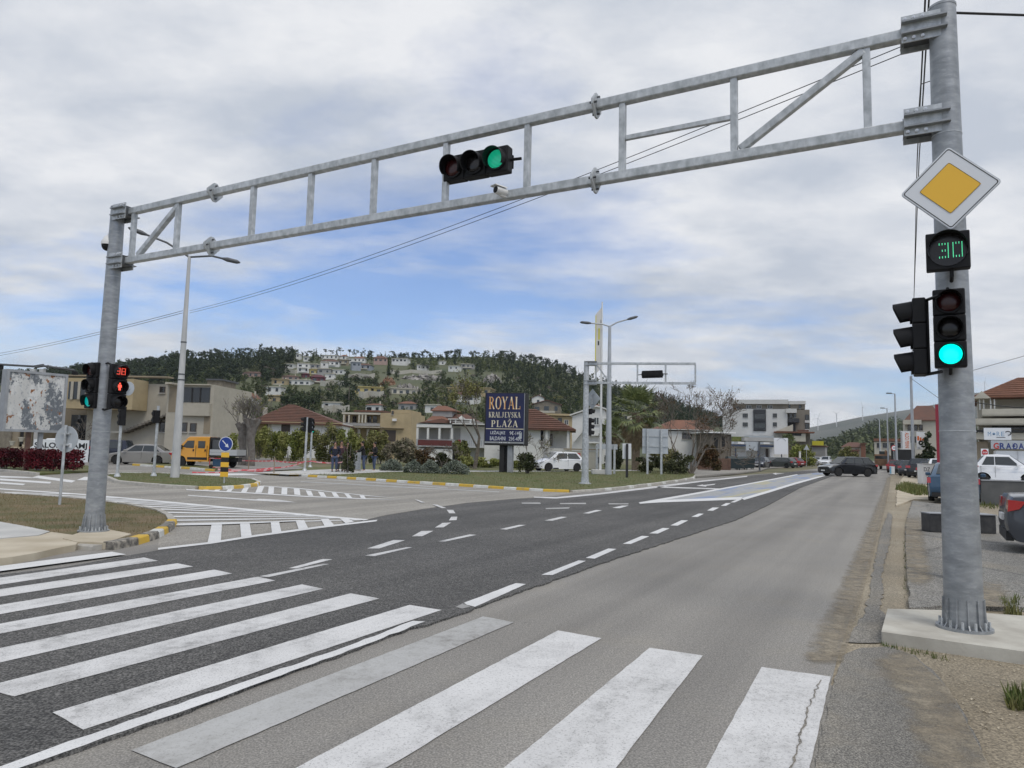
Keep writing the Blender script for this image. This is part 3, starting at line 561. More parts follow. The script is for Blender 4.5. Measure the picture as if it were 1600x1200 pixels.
def signal(name, label, loc, face, lit=None, n=3, s=1.0, horiz=False, tilt=0.0, led='plain', arms=None, group=None, visL=0.19, roll=0.0):
    """signal head: origin at its middle, front on -Y"""
    t = thing(name, label, 'traffic light', loc, head(face), group)
    t.rotation_euler = (tilt, roll, head(face)); t.scale = (s, s, s)
    W, H, D = 0.30, 0.285, 0.13
    tot = H * n
    for k in range(n):
        c = tot / 2 - H * (k + .5); x, z = (0, c) if not horiz else (-c, 0)
        mb = MB()
        if horiz: mb.box(x - H / 2 + .002, x + H / 2 - .002, 0, D, -W / 2, W / 2)
        else: mb.box(-W / 2, W / 2, 0, D, z - H / 2 + .002, z + H / 2 - .002)
        hs = obj('housing', mb, M_BLACK, t, bevel=0.015)
        ring = MB().lathe([(0.128, -0.001), (0.128, -0.022), (0.112, -0.022), (0.112, -0.004)], 24, 'y', (x, 0, z)); obj('lens_ring', ring, M_BLACK, hs, smooth=40)
        if led != 'count':
            v = MB(); visor(v, x, z, 0.128, visL); obj('visor', v, M_BLACK, hs, smooth=40)
        le = MB().lathe([(0.108, -0.006), (0.100, -0.016), (0.07, -0.024), (0.03, -0.028), (0.001, -0.029)], 24, 'y', (x, 0, z))
        if lit == k and led in ('plain', 'tinted', 'teal'): m = {'plain': M_GREENL, 'tinted': M_GREENT, 'teal': M_GREENP}[led]
        else: m = M_LENSR if k == 0 else M_LENSK
        obj('lens', le, m, hs, smooth=60)
    if led == 'pedestrian':
        g = MB(); digits('38', 0.13, 0, -0.034, H, g, 0.48); tag(obj('countdown_digits', g, M_REDD, t), kind='stuff')
        f = MB(); f.lathe([(0.016, -0.033), (0.016, -0.031)], 12, 'y', (0, 0, 0.058))
        f.prism([(-0.030, 0.036), (0.030, 0.036), (0.036, -0.015), (0.020, -0.02), (0.018, -0.075), (0.004, -0.075), (0, -0.03), (-0.004, -0.075), (-0.018, -0.075), (-0.020, -0.02), (-0.036, -0.015)], -0.033, -0.031, 'y')
        obj('red_standing_man', f, M_REDD, t)
    if led == 'dots':
        pass
    bk = MB(); (bk.box(-tot / 2, tot / 2, D, D + .03, -.08, .08) if horiz else bk.box(-.10, .10, D, D + .03, -tot / 2 + .02, tot / 2 - .02)); obj('back_cover', bk, M_BLACK, t, bevel=0.01)
    if arms:
        for a in arms:
            b = MB().tube(a, 0.018, 8); obj('mounting_arm', b, M_BLACK, t, smooth=40)
    return t
# ------------------------------------------------------------------ gantry frame
SLAB = 0.10
PL = G(146, 830, 0.10); PR = G(1507, 982, SLAB)
ga = (PR - PL); SPAN = Vector((ga.x, ga.y, 0)).length; ga = Vector((ga.x, ga.y, 0)).normalized(); gn = Vector((ga.y, -ga.x, 0))   # gn points towards the camera
if gn.y > 0: gn = -gn
def GL(px, py, off=0.0):
    """pixel -> (s, z) on the gantry's plane, off metres towards the camera"""
    d = ray(px, py); o = Vector((0, 0, CAMH)); p0 = PL + gn * off; t = (p0 - o).dot(gn) / d.dot(gn); p = o + d * t
    return ((p - PL).dot(ga), p.z - PL.z)
GZ = math.atan2(ga.y, ga.x)
gt = thing('overhead_gantry', 'big galvanised steel gantry on two poles spanning the near road', 'gantry', PL, GZ)
def lw(s, y, z): return PL + ga * s - gn * y + Vector((0, 0, z))          # gantry local -> world  (local -Y faces the camera)
topL = GL(200, 332); topR = GL(1440, 50); lowL = GL(196, 408); lowR = GL(1440, 195)
hL = GL(190, 325)[1]; hR = GL(1480, 12)[1]
def pole(s, z0, h, r0, r1, nm, rib_h, rib_n, rf):
    p = MB().tube([(s, 0, z0), (s, 0, z0 + h * .5), (s, 0, z0 + h)], [r0, (r0 + r1) / 2, r1], 28); po = obj('pole', p, M_GALVD, gt, smooth=40)
    f = MB().lathe([(rf, z0 - .0), (rf, z0 + .022)], 28, 'z', (s, 0, 0)); fl = obj('base_flange', f, M_GALVD, po)
    for k in range(rib_n):
        a = 2 * math.pi * k / rib_n + .1; c, sn = math.cos(a), math.sin(a); q = MB()
        def pt(r, z, w): return (s + c * r - sn * w, sn * r + c * w, z0 + z)
        rr = r0 - .01
        q.add([pt(rr, .02, -.006), pt(rf - .02, .02, -.006), pt(rf - .05, .06, -.006), pt(rr + .02, rib_h, -.006), pt(rr - .02, rib_h, -.006), pt(rr, .02, .006), pt(rf - .02, .02, .006), pt(rf - .05, .06, .006), pt(rr + .02, rib_h, .006), pt(rr - .02, rib_h, .006)],
              [(0, 1, 2, 3, 4), (9, 8, 7, 6, 5), (0, 5, 6, 1), (1, 6, 7, 2), (2, 7, 8, 3), (3, 8, 9, 4)])
        obj('base_rib', q, M_GALVD, po)
        b = MB().tube([(s + math.cos(a + .26) * (rf - .035), math.sin(a + .26) * (rf - .035), z0 + .02), (s + math.cos(a + .26) * (rf - .035), math.sin(a + .26) * (rf - .035), z0 + .085)], 0.012, 6); obj('anchor_bolt', b, M_GALV, po)
    cpm = MB().lathe([(r1 + .004, z0 + h - .003), (r1 + .004, z0 + h + .02), (r1 * .7, z0 + h + .045)], 24, 'z', (s, 0, 0)); obj('pole_cap', cpm, M_GALVD, po, smooth=40)
    for zz in (0.78, 0.3):
        sm = MB().lathe([(r0 + (r1 - r0) * zz + .003, z0 + h * zz), (r0 + (r1 - r0) * zz + .003, z0 + h * zz + .008)], 28, 'z', (s, 0, 0)); obj('weld_seam', sm, M_GALV, po)
    return po
polL = pole(0, 0, hL, 0.148, 0.112, 'pole', 0.28, 12, 0.235)
polR = pole(SPAN, PR.z - PL.z, hR - (PR.z - PL.z), 0.157, 0.116, 'pole', 0.27, 12, 0.225)
CW = 0.108
def chordz(s, which):
    (sa, za), (sb, zb) = (topL, topR) if which else (lowL, lowR)
    return za + (zb - za) * (s - sa) / (sb - sa)
joints = [GL(333, 345)[0], GL(931, 225)[0]]
for which in (1, 0):
    ss = [0.10] + joints + [SPAN - 0.12]
    for k in range(3):
        a, b = ss[k], ss[k + 1]
        obj('chord', MB().bar((a + .012, 0, chordz(a, which)), (b - .012, 0, chordz(b, which)), CW, CW), M_GALV, gt, bevel=0.012)
    for j in joints:     # bolted splice plates
        z = chordz(j, which)
        jt = obj('splice_plate', MB().prism([(-.15, -.03), (-.03, -.15), (.03, -.15), (.15, -.03), (.15, .03), (.03, .15), (-.03, .15), (-.15, .03)], j - .012, j + .012, 'x'), M_GALV, gt)
        jt.location = (0, 0, z)
        for by, bz in ((-.105, 0), (.105, 0), (0, .105), (0, -.105)):
            obj('bolt', MB().tube([(j - .045, by, bz), (j + .045, by, bz)], 0.013, 6), M_DSTEEL, jt)
        for sg in (-1, 1):
            for q in (-1, 1): obj('gusset', MB().prism([(j, q * (CW / 2 - .005)), (j + sg * .09, q * (CW / 2 - .005)), (j, q * .13)], -.005, .005, 'y'), M_GALV, jt)
for px in (211, 280, 397, 487, 586, 698, 825, 973, 1147, 1354):
    s0 = GL(px, 330 - (px - 200) * .19)[0]
    obj('upright', MB().bar((s0, 0, chordz(s0, 0) + CW / 2 - .005), (s0, 0, chordz(s0, 1) - CW / 2 + .005), 0.075, 0.075, (0, 1, 0)), M_GALV, gt, bevel=0.008)
sA, sB = GL(218, 370)[0], GL(281, 350)[0]
obj('diagonal', MB().bar((sA, 0, chordz(sA, 0) + .06), (sB - .04, 0, chordz(sB, 1) - .07), 0.08, 0.08, (0, 1, 0)), M_GALV, gt, bevel=0.008)
sA, sB = GL(1152, 200)[0], GL(1350, 120)[0]
obj('diagonal', MB().bar((sA + .03, 0, chordz(sA, 0) + .07), (sB, 0, chordz(sB, 1) - .07), 0.08, 0.08, (0, 1, 0)), M_GALV, gt, bevel=0.008)
a, b = GL(978, 216), GL(1142, 184)
obj('mounting_rail', MB().bar((a[0], 0, a[1]), (b[0], 0, b[1]), 0.05, 0.05), M_GALV, gt)
def clamp(s, z, sg, rp):
    """bolted plate box between pole and chord"""
    L0, L1 = s + sg * 0.36, s + sg * (rp * .2)
    x0, x1 = min(L0, L1), max(L0, L1)
    c = obj('clamp_plate', MB().box(x0, x1, -.115, -.100, z - .135, z + .135), M_GALV, gt); obj('clamp_plate', MB().box(x0, x1, .100, .115, z - .135, z + .135), M_GALV, gt)
    for dz in (-.058, .058):
        obj('clamp_flange', MB().box(x0 - .0, x1 + (.05 if sg < 0 else 0) , -.17, .17, z + dz - .008, z + dz + .008), M_GALVD, gt)
    obj('clamp_box', MB().box(x0 + .03, x1, -.098, .098, z - .08, z + .08), M_DSTEEL, gt)
    for k in range(3):
        for dz in (-.10, .10):
            xx = s + sg * (.33 - k * .075)
            obj('bolt', MB().lathe([(0.018, -.116), (0.018, -.132), (.009, -.133), (.009, -.142)], 6, 'y', (xx, 0, z + dz)), M_STEEL, gt)
for which in (0, 1):
    clamp(SPAN, chordz(SPAN - .2, which), -1, 0.13); clamp(0, chordz(.2, which), 1, 0.13)
# concrete footing of the right pole
sp = [G(x, y, SLAB) for x, y in ((1377, 987), (1600, 1018), (1800, 1046), (1800, 1000), (1600, 962), (1470, 953), (1387, 951))]
fs_ = tag(obj('concrete_footing', polymb(sp, skirt=0.14), M_CONC, bevel=0.012), 'pale concrete footing slab under the right gantry pole', 'footing')

# ------------------------------------------------------------------ signals on the right pole
def near_pole(px, py, dist_off):   # point at a given depth just in front of the right pole
    return at(px, py, PR.y + dist_off)
fr = -RD
toC = Vector((-PR.x, -PR.y, 0)).normalized()
fr2 = (fr * .7 + toC * .6).normalized()
p = near_pole(1484, 512, -0.30)
signal('traffic_light', 'black traffic light with bright turquoise green lit, facing out on the right pole', p, fr2, 2, s=0.83, tilt=0,
       arms=[[(0, .14, .40), (0, .20, .47), (0, .24, .47)], [(0, .14, -.40), (0, .20, -.47), (0, .26, -.47)]], visL=0.17)
p2 = near_pole(1426, 528, -0.02)
fl = -RP
signal('traffic_light', 'black traffic light seen side-on, visors to the left, beside the right pole', p2, fl, None, s=0.83,
       arms=[[(0.05, .12, .40), (.30, .25, .40)], [(.05, .12, -.42), (.30, .25, -.42)]], visL=0.19)
# countdown box
p = near_pole(1481, 391, -0.32)
ct = thing('countdown_timer', 'square black countdown box with green LED digits 30 on the right pole', 'timer', p, head(fr2)); ct.scale = (.85, .85, .85)
obj('housing', MB().box(-.20, .20, 0, .13, -.20, .20), M_BLACK, ct, bevel=0.012)
v = MB(); visor(v, -0.0, 0.01, 0.185, 0.16, .01, 230, 24); obj('visor', v, M_BLACK, ct, smooth=40)
obj('lens', MB().lathe([(.18, -.001), (.18, -.012), (.02, -.014)], 28, 'y', (0, 0, .01)), M_LENSK, ct)
g = MB(); digits('30', 0.165, 0.025, -.018, -.01, g, 0.30); tag(obj('digits', g, M_GREEND, ct), kind='stuff')
obj('mounting_arm', MB().tube([(0.03, .06, -.2), (0.03, .06, -.27), (.03, .2, -.29)], .02, 8), M_BLACK, ct)
# priority road sign
p = near_pole(1484, 294, -0.34)
sg = thing('priority_sign', 'white and yellow diamond priority road sign on the right pole', 'road sign', p, head(fr2))
def diamond(r, y0, y1, cr=0.03):
    pts = []
    for k in range(4):
        a = math.pi / 2 * k; c = Vector((math.cos(a), math.sin(a))) * (r - cr * .414)
        for j in range(-2, 3): pts.append((c.x - math.cos(a) * cr + math.cos(a + j * rad(22.5)) * cr, c.y - math.sin(a) * cr + math.sin(a + j * rad(22.5)) * cr))
    return MB().prism(pts, y0, y1, 'y')
sg.rotation_euler = (0, 0, head(fr2)); sg.scale = (.86, .86, .86); q = 0.455
obj('plate', diamond(q, 0, .018, .035), M_SIGNBK, sg); obj('white_face', diamond(q - .008, -.003, -.0005, .03), M_SIGNW, sg)
def ringm(r0, r1, y):
    mb = MB(); a = diamond(r0, y, y, .025).v; b = diamond(r1, y, y, .02).v; n = len(a) // 2; mb.v = a[:n] + b[:n]; mb.f = [(i, (i + 1) % n, n + (i + 1) % n, n + i) for i in range(n)]; return mb
obj('black_border', ringm(q - .024, q - .036, -.005), M_BLACKM, sg); obj('yellow_centre', diamond(.275, -.007, -.0045, .005), M_SIGNY, sg); obj('thin_border', ringm(.278, .272, -.0085), M_BLACKM, sg)
obj('bracket', MB().box(-.02, .02, .018, .2, -.03, .03), M_GALV, sg)
# ------------------------------------------------------------------ overhead light, cameras
s0, z0 = GL(745, 258)
b0 = lw(s0, -0.06, z0)
signal('traffic_light', 'horizontal black traffic light with green lens hanging in the gantry frame', b0, (fr * .75 + gn * .35).normalized(), 2, s=1.12, horiz=True, led='tinted', visL=.14,
       arms=[[(.42, .08, 0), (.55, .10, 0)], [(-.42, .08, 0), (-.5, .10, 0)]], roll=0.0)
s0, z0 = GL(790, 304)
cm = thing('bullet_camera', 'small white bullet camera on the lower gantry chord under the light', 'camera', lw(s0, -.11, z0), head(fr + Vector((-.5, 0, 0))))
obj('body', MB().lathe([(.045, -.10), (.05, -.09), (.05, .06), (.03, .09)], 16, 'y'), M_WHITE, cm, smooth=40); obj('lens', MB().lathe([(.042, -.101), (.035, -.106), (.01, -.107)], 16, 'y'), M_BLACK, cm, smooth=40)
obj('sunshade', MB().prism([(-.055, .04), (-.05, .055), (.05, .055), (.055, .04), (.048, .04), (.045, .048), (-.045, .048), (-.048, .04)], -.14, .05, 'y'), M_WHITE, cm); obj('bracket', MB().box(-.02, .02, -.02, .10, -.06, -.03), M_WHITE, cm)
pc = at(168, 381, PL.y - 0.02)
cm = thing('dome_camera', 'white dome camera with black globe high on the left gantry pole', 'camera', pc, 0)
obj('housing', MB().lathe([(.02, .15), (.05, .13), (.075, .08), (.10, .03), (.10, -.02)], 20, 'z'), M_WHITE, cm, smooth=40); obj('globe', MB().lathe([(.092, -.02), (.088, -.06), (.065, -.10), (.03, -.12), (.005, -.125)], 20, 'z'), M_BLACK, cm, smooth=60)
obj('bracket', MB().bar((0, 0, .15), (.16, 0.02, .15), .05), M_WHITE, cm)
# ------------------------------------------------------------------ signals on the left pole
p = at(141, 602, PL.y - .12)
signal('traffic_light', 'black traffic light with green lens on the road side of the left pole', p, Vector((-.45, -.89, 0)), 2, s=0.91, led='teal', visL=.115, arms=[[(.06, .15, .40), (.28, .12, .42)], [(.06, .15, -.41), (.26, .12, -.44)]])
fp = Vector((.80, -.60, 0))
p = at(186, 604, PL.y - .18)
signal('pedestrian_light', 'pedestrian light with red standing man and red digits 38 on the left pole', p, fp, None, s=0.88, led='pedestrian', visL=.16, arms=[[(-.05, .15, .40), (-.14, .22, .45)], [(-.05, .15, -.41), (-.14, .22, -.45)]])
# strip box on the far side of that pole
# ------------------------------------------------------------------ cables
def cable(name, label, pts, r, sag=0.0, n=24, m=None):
    P = []
    for i in range(len(pts) - 1):
        a, b = Vector(pts[i]), Vector(pts[i + 1])
        for k in range(n): t = k / n; q = a.lerp(b, t); q.z -= sag * (b - a).length * 4 * t * (1 - t); P.append(q)
    P.append(Vector(pts[-1])); return tag(obj(name, MB().tube(P, r, 5), m or M_BLACKM, smooth=60), label, 'cable')
# ================================================================== street furniture
def rodz(h, r0, r1, n=12): return MB().tube([(0, 0, 0), (0, 0, h * .5), (0, 0, h)], [r0, (r0 + r1) / 2, r1], n)
def topz(px, py, base): return at(px, py, base.y).z - base.z
M_POLEC = mat('pole_concrete', (0.42, 0.43, 0.43), 0.8, (0.55, 0.55, 0.54), 4.0, 5.0, stretch=(1, 1, .3), bump=.1)
M_LAMPP = mat('lamp_pole_grey', (0.46, 0.48, 0.50), 0.45, (0.40, 0.42, 0.44), 2.0, metal=0.3)
def lamp_arm(t, pts, r, m):
    a = obj('lamp_arm', MB().tube(pts, r, 8), m, t, smooth=60); e = Vector(pts[-1]); d = (e - Vector(pts[-2])).normalized()
    obj('lamp_head', MB().tube([e - d * .1, e + d * .12, e + d * .55, e + d * .68], [.05, .10, .09, .03], 10), M_DSTEEL, a, smooth=60)
# lamp post on the island
b = G(273, 746, 0.1); h = topz(297, 400, b)
t = thing('street_lamp', 'tall tapered concrete lamp post with two arms on the grass island', 'street lamp', b)
obj('post', rodz(h, 0.185, 0.065, 16), M_POLEC, t, smooth=40)
lamp_arm(t, [(0, 0, h - .05), (.9, .2, h + .08), (1.45, .3, h - .02)], .045, M_DSTEEL); lamp_arm(t, [(0, 0, h - .05), (-.9, -.3, h + .5), (-1.75, -.6, h + .78)], .045, M_DSTEEL)
for zz in (.43, .455, .60): obj('band', MB().lathe([(.195 - .12 * zz, h * zz), (.195 - .12 * zz, h * zz + .06)], 16), M_DSTEEL, t)
LAMP_TOP = at(294, 487, b.y); LAMP_Y = b.y
# utility pole just behind the right gantry pole, and the wires
ub = at(1464, 30, 9.5); UP = Vector((ub.x, 9.5, 0)); uh = 7.4
t = thing('utility_pole', 'grey utility pole standing hidden behind the right gantry pole', 'utility pole', UP)
obj('post', rodz(uh, .12, .085), M_POLEC, t, smooth=40)
obj('cable_loop', MB().tube([(-.05, -.1, 6.9), (-.32, -.1, 6.8), (-.36, -.1, 6.4), (-.15, -.1, 6.2), (0, -.1, 6.3)], .008, 5), M_BLACKM, t)
wa = UP + Vector((-.2, -.05, 6.0))
for i, dz in enumerate((0, .16)):
    cable('overhead_cable', ['upper of two black cables dipping from the right pole to the lamp post', 'lower of two black cables dipping from the right pole to the lamp post'][i], [at(1410, 72 + dz * 75, 9.5), LAMP_TOP + Vector((.15, -.2, -dz * .6))], .007, .012)
    cable('overhead_cable', ['upper of two black cables from the lamp post to the left edge', 'lower of two black cables from the lamp post to the left edge'][i], [LAMP_TOP + Vector((-.15, -.2, -dz * .6)), at(0, 552 + dz * 22, 48), at(-200, 566, 60)], .011, .004)
b2 = G(1428, 744, 0.03); h2 = topz(1427, 588, b2)
t = thing('utility_pole', 'grey roadside pole carrying two advertising banners on the right', 'utility pole', b2)
obj('post', rodz(h2, .16, .11), M_LAMPP, t, smooth=40)
for k, (x1, x0) in enumerate(((1436, 1452), (1433, 1446))):
    cable('overhead_cable', ['left-hand cable running along the road into the distance by the right pole', 'right-hand cable running along the road into the distance by the right pole'][k], [at(x0, -10, 9.3), at(x1, 250, 19), b2 + Vector((.1 * k, 0, h2 - .2))], .014, .0)
cable('overhead_cable', 'thick black cable running off right from the top of the right pole', [at(1490, 20, 9.3), at(1700, 27, 9.8)], .018, .0)
cable('overhead_cable', 'thin cable slanting down from the banner pole to the right', [b2 + Vector((0, 0, h2 - .2)), at(1520, 660, 60)], .02, .0)
cable('overhead_cable', 'thin cable sloping past the red roof at the right edge', [at(1505, 583, 40), at(1640, 545, 40)], .014, .0)
cable('overhead_cable', 'thick cable crossing in front of the white house on the right', [at(1500, 625, 45), at(1560, 634, 45), at(1660, 642, 45)], .03, .004)
def banner(px0, px1, py0, py1, Y, name, label, deco):
    a = at(px0, py1, Y); c = at(px1, py0, Y); t = thing(name, label, 'banner', ((a.x + c.x) / 2, Y, a.z), 0)
    Wd, Hh = c.x - a.x, c.z - a.z; obj('panel', MB().box(-Wd / 2, Wd / 2, -.012, .012, 0, Hh), M_SIGNW, t)
    for z in (0.0, Hh): obj('rod', MB().tube([(-Wd / 2 - .15, 0, z), (Wd / 2 + .15, 0, z)], .02, 6), M_LAMPP, t)
    deco(t, Wd, Hh)
M_ORG = mat('orange_print', (0.62, 0.13, 0.02), .5); M_INK = mat('dark_ink', (0.02, 0.02, 0.025), .5); M_BLUEP = mat('blue_print', (0.06, 0.13, 0.33), .5)
def decoA(t, Wd, Hh):
    R = Matrix.Translation((Wd * .15, -.014, Hh * .5)) @ FRONT @ Matrix.Rotation(rad(-90), 4, 'Z'); lettering('ALDO PERINI', Hh * .86, Wd * .42, R, M_ORG, t, bold=.02)
    obj('colour_bar', MB().box(-Wd * .48, -Wd * .34, -.015, -.013, Hh * .04, Hh * .96), M_LAMPP, t)
def decoB(t, Wd, Hh):
    for k, hh in enumerate((.26, .18, .12)): obj('bar_print', MB().box(-Wd * .42 + k * Wd * .28, -Wd * .20 + k * Wd * .28, -.015, -.013, Hh * .5, Hh * (.5 + hh)), M_ORG, t)
    obj('disc_print', MB().lathe([(Wd * .30, -.016), (Wd * .30, -.0135)], 20, 'y', (0, 0, Hh * .37)), M_INK, t); obj('disc_hole', MB().lathe([(Wd * .1, -.018), (Wd * .1, -.0165)], 14, 'y', (0, 0, Hh * .37)), M_SIGNW, t)
    obj('figure_print', MB().box(Wd * .05, Wd * .3, -.015, -.013, Hh * .13, Hh * .22), M_BLUEP, t); obj('text_print', MB().box(-Wd * .4, -Wd * .12, -.015, -.013, Hh * .06, Hh * .09), M_INK, t)
banner(1408, 1422, 674, 702, b2.y - .1, 'banner', 'white banner with orange vertical lettering left of the roadside pole', decoA)
banner(1432.5, 1445, 675, 702, b2.y - .1, 'banner', 'white banner with orange bars and black disc right of the roadside pole', decoB)
# round sign seen from behind
b = G(93, 789, 0.09); t = thing('round_sign', 'round road sign seen from its grey back near the left pole', 'road sign', b, rad(-12)); hh = topz(99, 664, b); zc = topz(100, 686, b); r = 20.5 / FPX * b.y
obj('post', rodz(hh, .032, .032), M_GALV, t, smooth=40); obj('disc', MB().lathe([(r, .02), (r, .035), (r * .97, .045), (r * .97, .05)], 32, 'y', (0.0, .02, zc)), M_SIGNBK, t, smooth=40)
for dz in (-.13, .13): obj('clamp', MB().box(-.12, .12, -.01, .045, zc + dz - .02, zc + dz + .02), M_GALV, t)
obj('sticker', MB().box(.09, .17, .034, .037, zc - .2, zc - .1), M_SIGNW, t)
# island signal posts
def post_signal(px, pyb, pyt, nm, label, zb=.1, r=.06, m=M_GALV):
    b = G(px, pyb, zb); h = topz(px + (pyb - pyt) * .07, pyt, b); t = thing(nm, label, 'signal post', b); obj('post', rodz(h, r, r * .92), m, t, smooth=40)
    obj('base', MB().lathe([(r * 2.2, 0), (r * 2.2, .02), (r * 1.2, .16)], 12), m, t); return b, h
b, h = post_signal(183, 745, 600, 'signal_post', 'slim grey signal post just right of the left gantry pole')
signal('traffic_light', 'black signal head seen from its side on the slim post behind the left pole', at(190, 650, b.y - .02) , Vector((-.7, .6, 0)).normalized(), None, s=.95)
sd_ = thing('round_sign', 'pale round sign back behind the pedestrian light on the left pole', 'road sign', at(199, 607, b.y), rad(-15)); obj('disc', MB().lathe([(.30, .05), (.30, .07), (.29, .075)], 28, 'y'), M_SIGNBK, sd_); obj('clamp', MB().box(-.1, .1, .0, .05, -.04, .04), M_GALV, sd_)
b, h = post_signal(240, 744, 634, 'signal_post', 'slim grey signal post between left pole and lamp post')
signal('traffic_light', 'black two-lamp signal head seen from behind on the slim island post', at(243, 651, b.y - .05), Vector((-.75, .65, 0)).normalized(), None, n=2, s=1.0)
# blue keep-right sign on the island
b = G(350, 755, .1); t = thing('keep_right_sign', 'round blue sign with white arrow above a yellow and black striped panel', 'road sign', b, rad(-8)); zc = topz(355, 694, b); r = 11.5 / FPX * b.y
obj('post', rodz(zc + .1, .03, .03), M_GALV, t, smooth=40); dsc = obj('disc', MB().lathe([(r, -.045), (r, -.03)], 32, 'y', (0.0, 0, zc)), M_SIGNW, t); obj('blue_face', MB().lathe([(r * .92, -.048), (r * .92, -.0455)], 32, 'y', (0, 0, zc)), M_SIGNB, t)
ar = [(-.055, .6), (.055, .6), (.055, -.12), (.24, -.12), (0, -.55), (-.24, -.12), (-.055, -.12)]; an = rad(45); k = r * 1.15
obj('arrow', MB().prism([((x * math.cos(an) - y * math.sin(an)) * k, (x * math.sin(an) + y * math.cos(an)) * k + zc) for x, y in ar], -.051, -.0485, 'y'), M_SIGNW, t)
zt, zb = topz(354, 707, b), topz(352, 745, b); hh = (zt - zb) / 5
for k in range(5): obj('stripe_panel', MB().box(-.16, .16, -.04, -.025, zb + k * hh + .001, zb + (k + 1) * hh), M_SIGNY if k % 2 == 0 else M_BLACKM, t)
# two posts with signals in the middle
b, h = post_signal(476, 736, 652, 'signal_post', 'nearer of two grey signal posts by the red and white tape', r=.07)
signal('traffic_light', 'traffic light with visors to the left on the nearer post by the tape', at(474.5, 663, b.y), Vector((-.93, -.35, 0)).normalized(), None, s=1.0)
signal('traffic_light', 'traffic light seen from behind on the nearer post by the tape', at(485.5, 664, b.y + .1), Vector((.55, .8, 0)).normalized(), None, s=1.0)
b, h = post_signal(484.5, 730, 656, 'signal_post', 'farther of two grey signal posts by the red and white tape', r=.07)
signal('traffic_light', 'traffic light with green lit and visors to the right on the farther post', at(487.5, 667, b.y), Vector((.62, -.78, 0)).normalized(), 2, s=1.05)
# ---------------- tape and stakes
M_TAPE = mat('red_white_tape', (0.55, 0.06, 0.07), .5, (0.6, 0.35, 0.35), 3.0, 1.0, .5, .55)
M_WOOD = mat('stake_wood', (0.25, 0.19, 0.13), .8)
def tape(pts, label):
    mb = MB()
    for i in range(len(pts) - 1):
        for k in range(8):
            a = pts[i].lerp(pts[i + 1], k / 8); c = pts[i].lerp(pts[i + 1], (k + 1) / 8); s1, s2 = -.35 * (k / 8) * (1 - k / 8), -.35 * ((k + 1) / 8) * (1 - (k + 1) / 8); wv = .036
            mb.add([a + Vector((0, 0, s1 - wv)), c + Vector((0, 0, s2 - wv)), c + Vector((0, .03, s2 + wv)), a + Vector((0, .03, s1 + wv))], [(0, 1, 2, 3)])
    tag(obj('barrier_tape', mb, M_TAPE), label, 'tape')
sk = [G(428, 739, .1), G(388, 736, .05), G(345, 731, .05)]
for i, s_ in enumerate(sk):
    st = thing('stake', ['thin wooden stake at the yellow kerb holding the tape', 'thin wooden stake left of the kerb corner holding the tape', 'thin stake beside the yellow truck holding the tape'][i], 'stake', s_)
    obj('rod', rodz(.8, .03, .025, 6), M_WOOD, st); obj('tip', MB().lathe([(.03, .8), (.005, .86)], 6), M_WOOD, st)
A = lambda x, y, d: at(x, y, d)
tape([A(477, 721, 41.5), A(428, 731, sk[0].y), A(340, 733, 39)], 'red and white tape from the nearer signal post down to the kerb stake')
tape([A(540, 721.5, 42), A(486, 720.5, 43), A(430, 720, 46), A(345, 716, 52)], 'upper red and white tape stretched behind the signal posts')
tape([A(428, 733, sk[0].y - .02), A(380, 734, 39.5), A(300, 738, 38)], 'low red tape trailing left from the kerb stake')
# ---------------- peeling billboard on the left
def peel(t, b, noise, ramp, mixc, cur, vec):
    mp_ = t.nodes.new('ShaderNodeMapping'); mp_.inputs[3].default_value = (1.25, 1, .8); mp_.inputs[2].default_value = (0, rad(18), 0); t.links.new(vec, mp_.inputs[0])
    def nz(sc, de, ro, off):
        m2 = t.nodes.new('ShaderNodeMapping'); m2.inputs[1].default_value = (off, 0, off); t.links.new(mp_.outputs[0], m2.inputs[0])
        n = t.nodes.new('ShaderNodeTexNoise'); n.inputs['Scale'].default_value = sc; n.inputs['Detail'].default_value = de; n.inputs['Roughness'].default_value = ro; t.links.new(m2.outputs[0], n.inputs['Vector']); return n.outputs['Fac']
    a = t.nodes.new('ShaderNodeMath'); a.operation = 'ADD'; t.links.new(nz(4.2, 9, .72, 1), a.inputs[0]); k = t.nodes.new('ShaderNodeMath'); k.operation = 'MULTIPLY_ADD'; t.links.new(nz(.8, 2, .5, 5), k.inputs[0]); k.inputs[1].default_value = .9; k.inputs[2].default_value = -.45; t.links.new(k.outputs[0], a.inputs[1])
    c = mixc(ramp(nz(1.2, 3, .5, 50), .42, .5, W3, (.7,) * 3), (0.62, 0.62, 0.60), (0.50, 0.495, 0.47))
    c = mixc(ramp(a.outputs[0], .53, .55, W3, L3), c, (0.14, 0.155, 0.17))
    c = mixc(ramp(nz(6.5, 7, .7, 9), .55, .58, W3, (.75,) * 3), c, (0.36, 0.375, 0.385))
    c = mixc(ramp(nz(2.1, 6, .65, 33), .595, .61, W3, L3), c, (0.25, 0.11, 0.045))
    return c
M_PEEL = mat('torn_poster_paper', (0.6, 0.6, 0.59), .8, (0.52, 0.52, 0.5), 2, extra=peel)
M_FRAME = mat('billboard_frame_grey', (0.33, 0.345, 0.36), .55, (0.27, 0.28, 0.29), 3)
bb = at(56, 628, 34.5); th = rad(58); t = thing('billboard', 'square billboard with torn white poster remains and rust on the left', 'billboard', (bb.x, bb.y, 0), th)
zc = bb.z; Wb, Hb = 2.72, 2.95
obj('poster_panel', MB().box(-Wb / 2 + .12, Wb / 2 - .12, -.03, .03, zc - Hb / 2 + .12, zc + Hb / 2 - .12), M_PEEL, t)
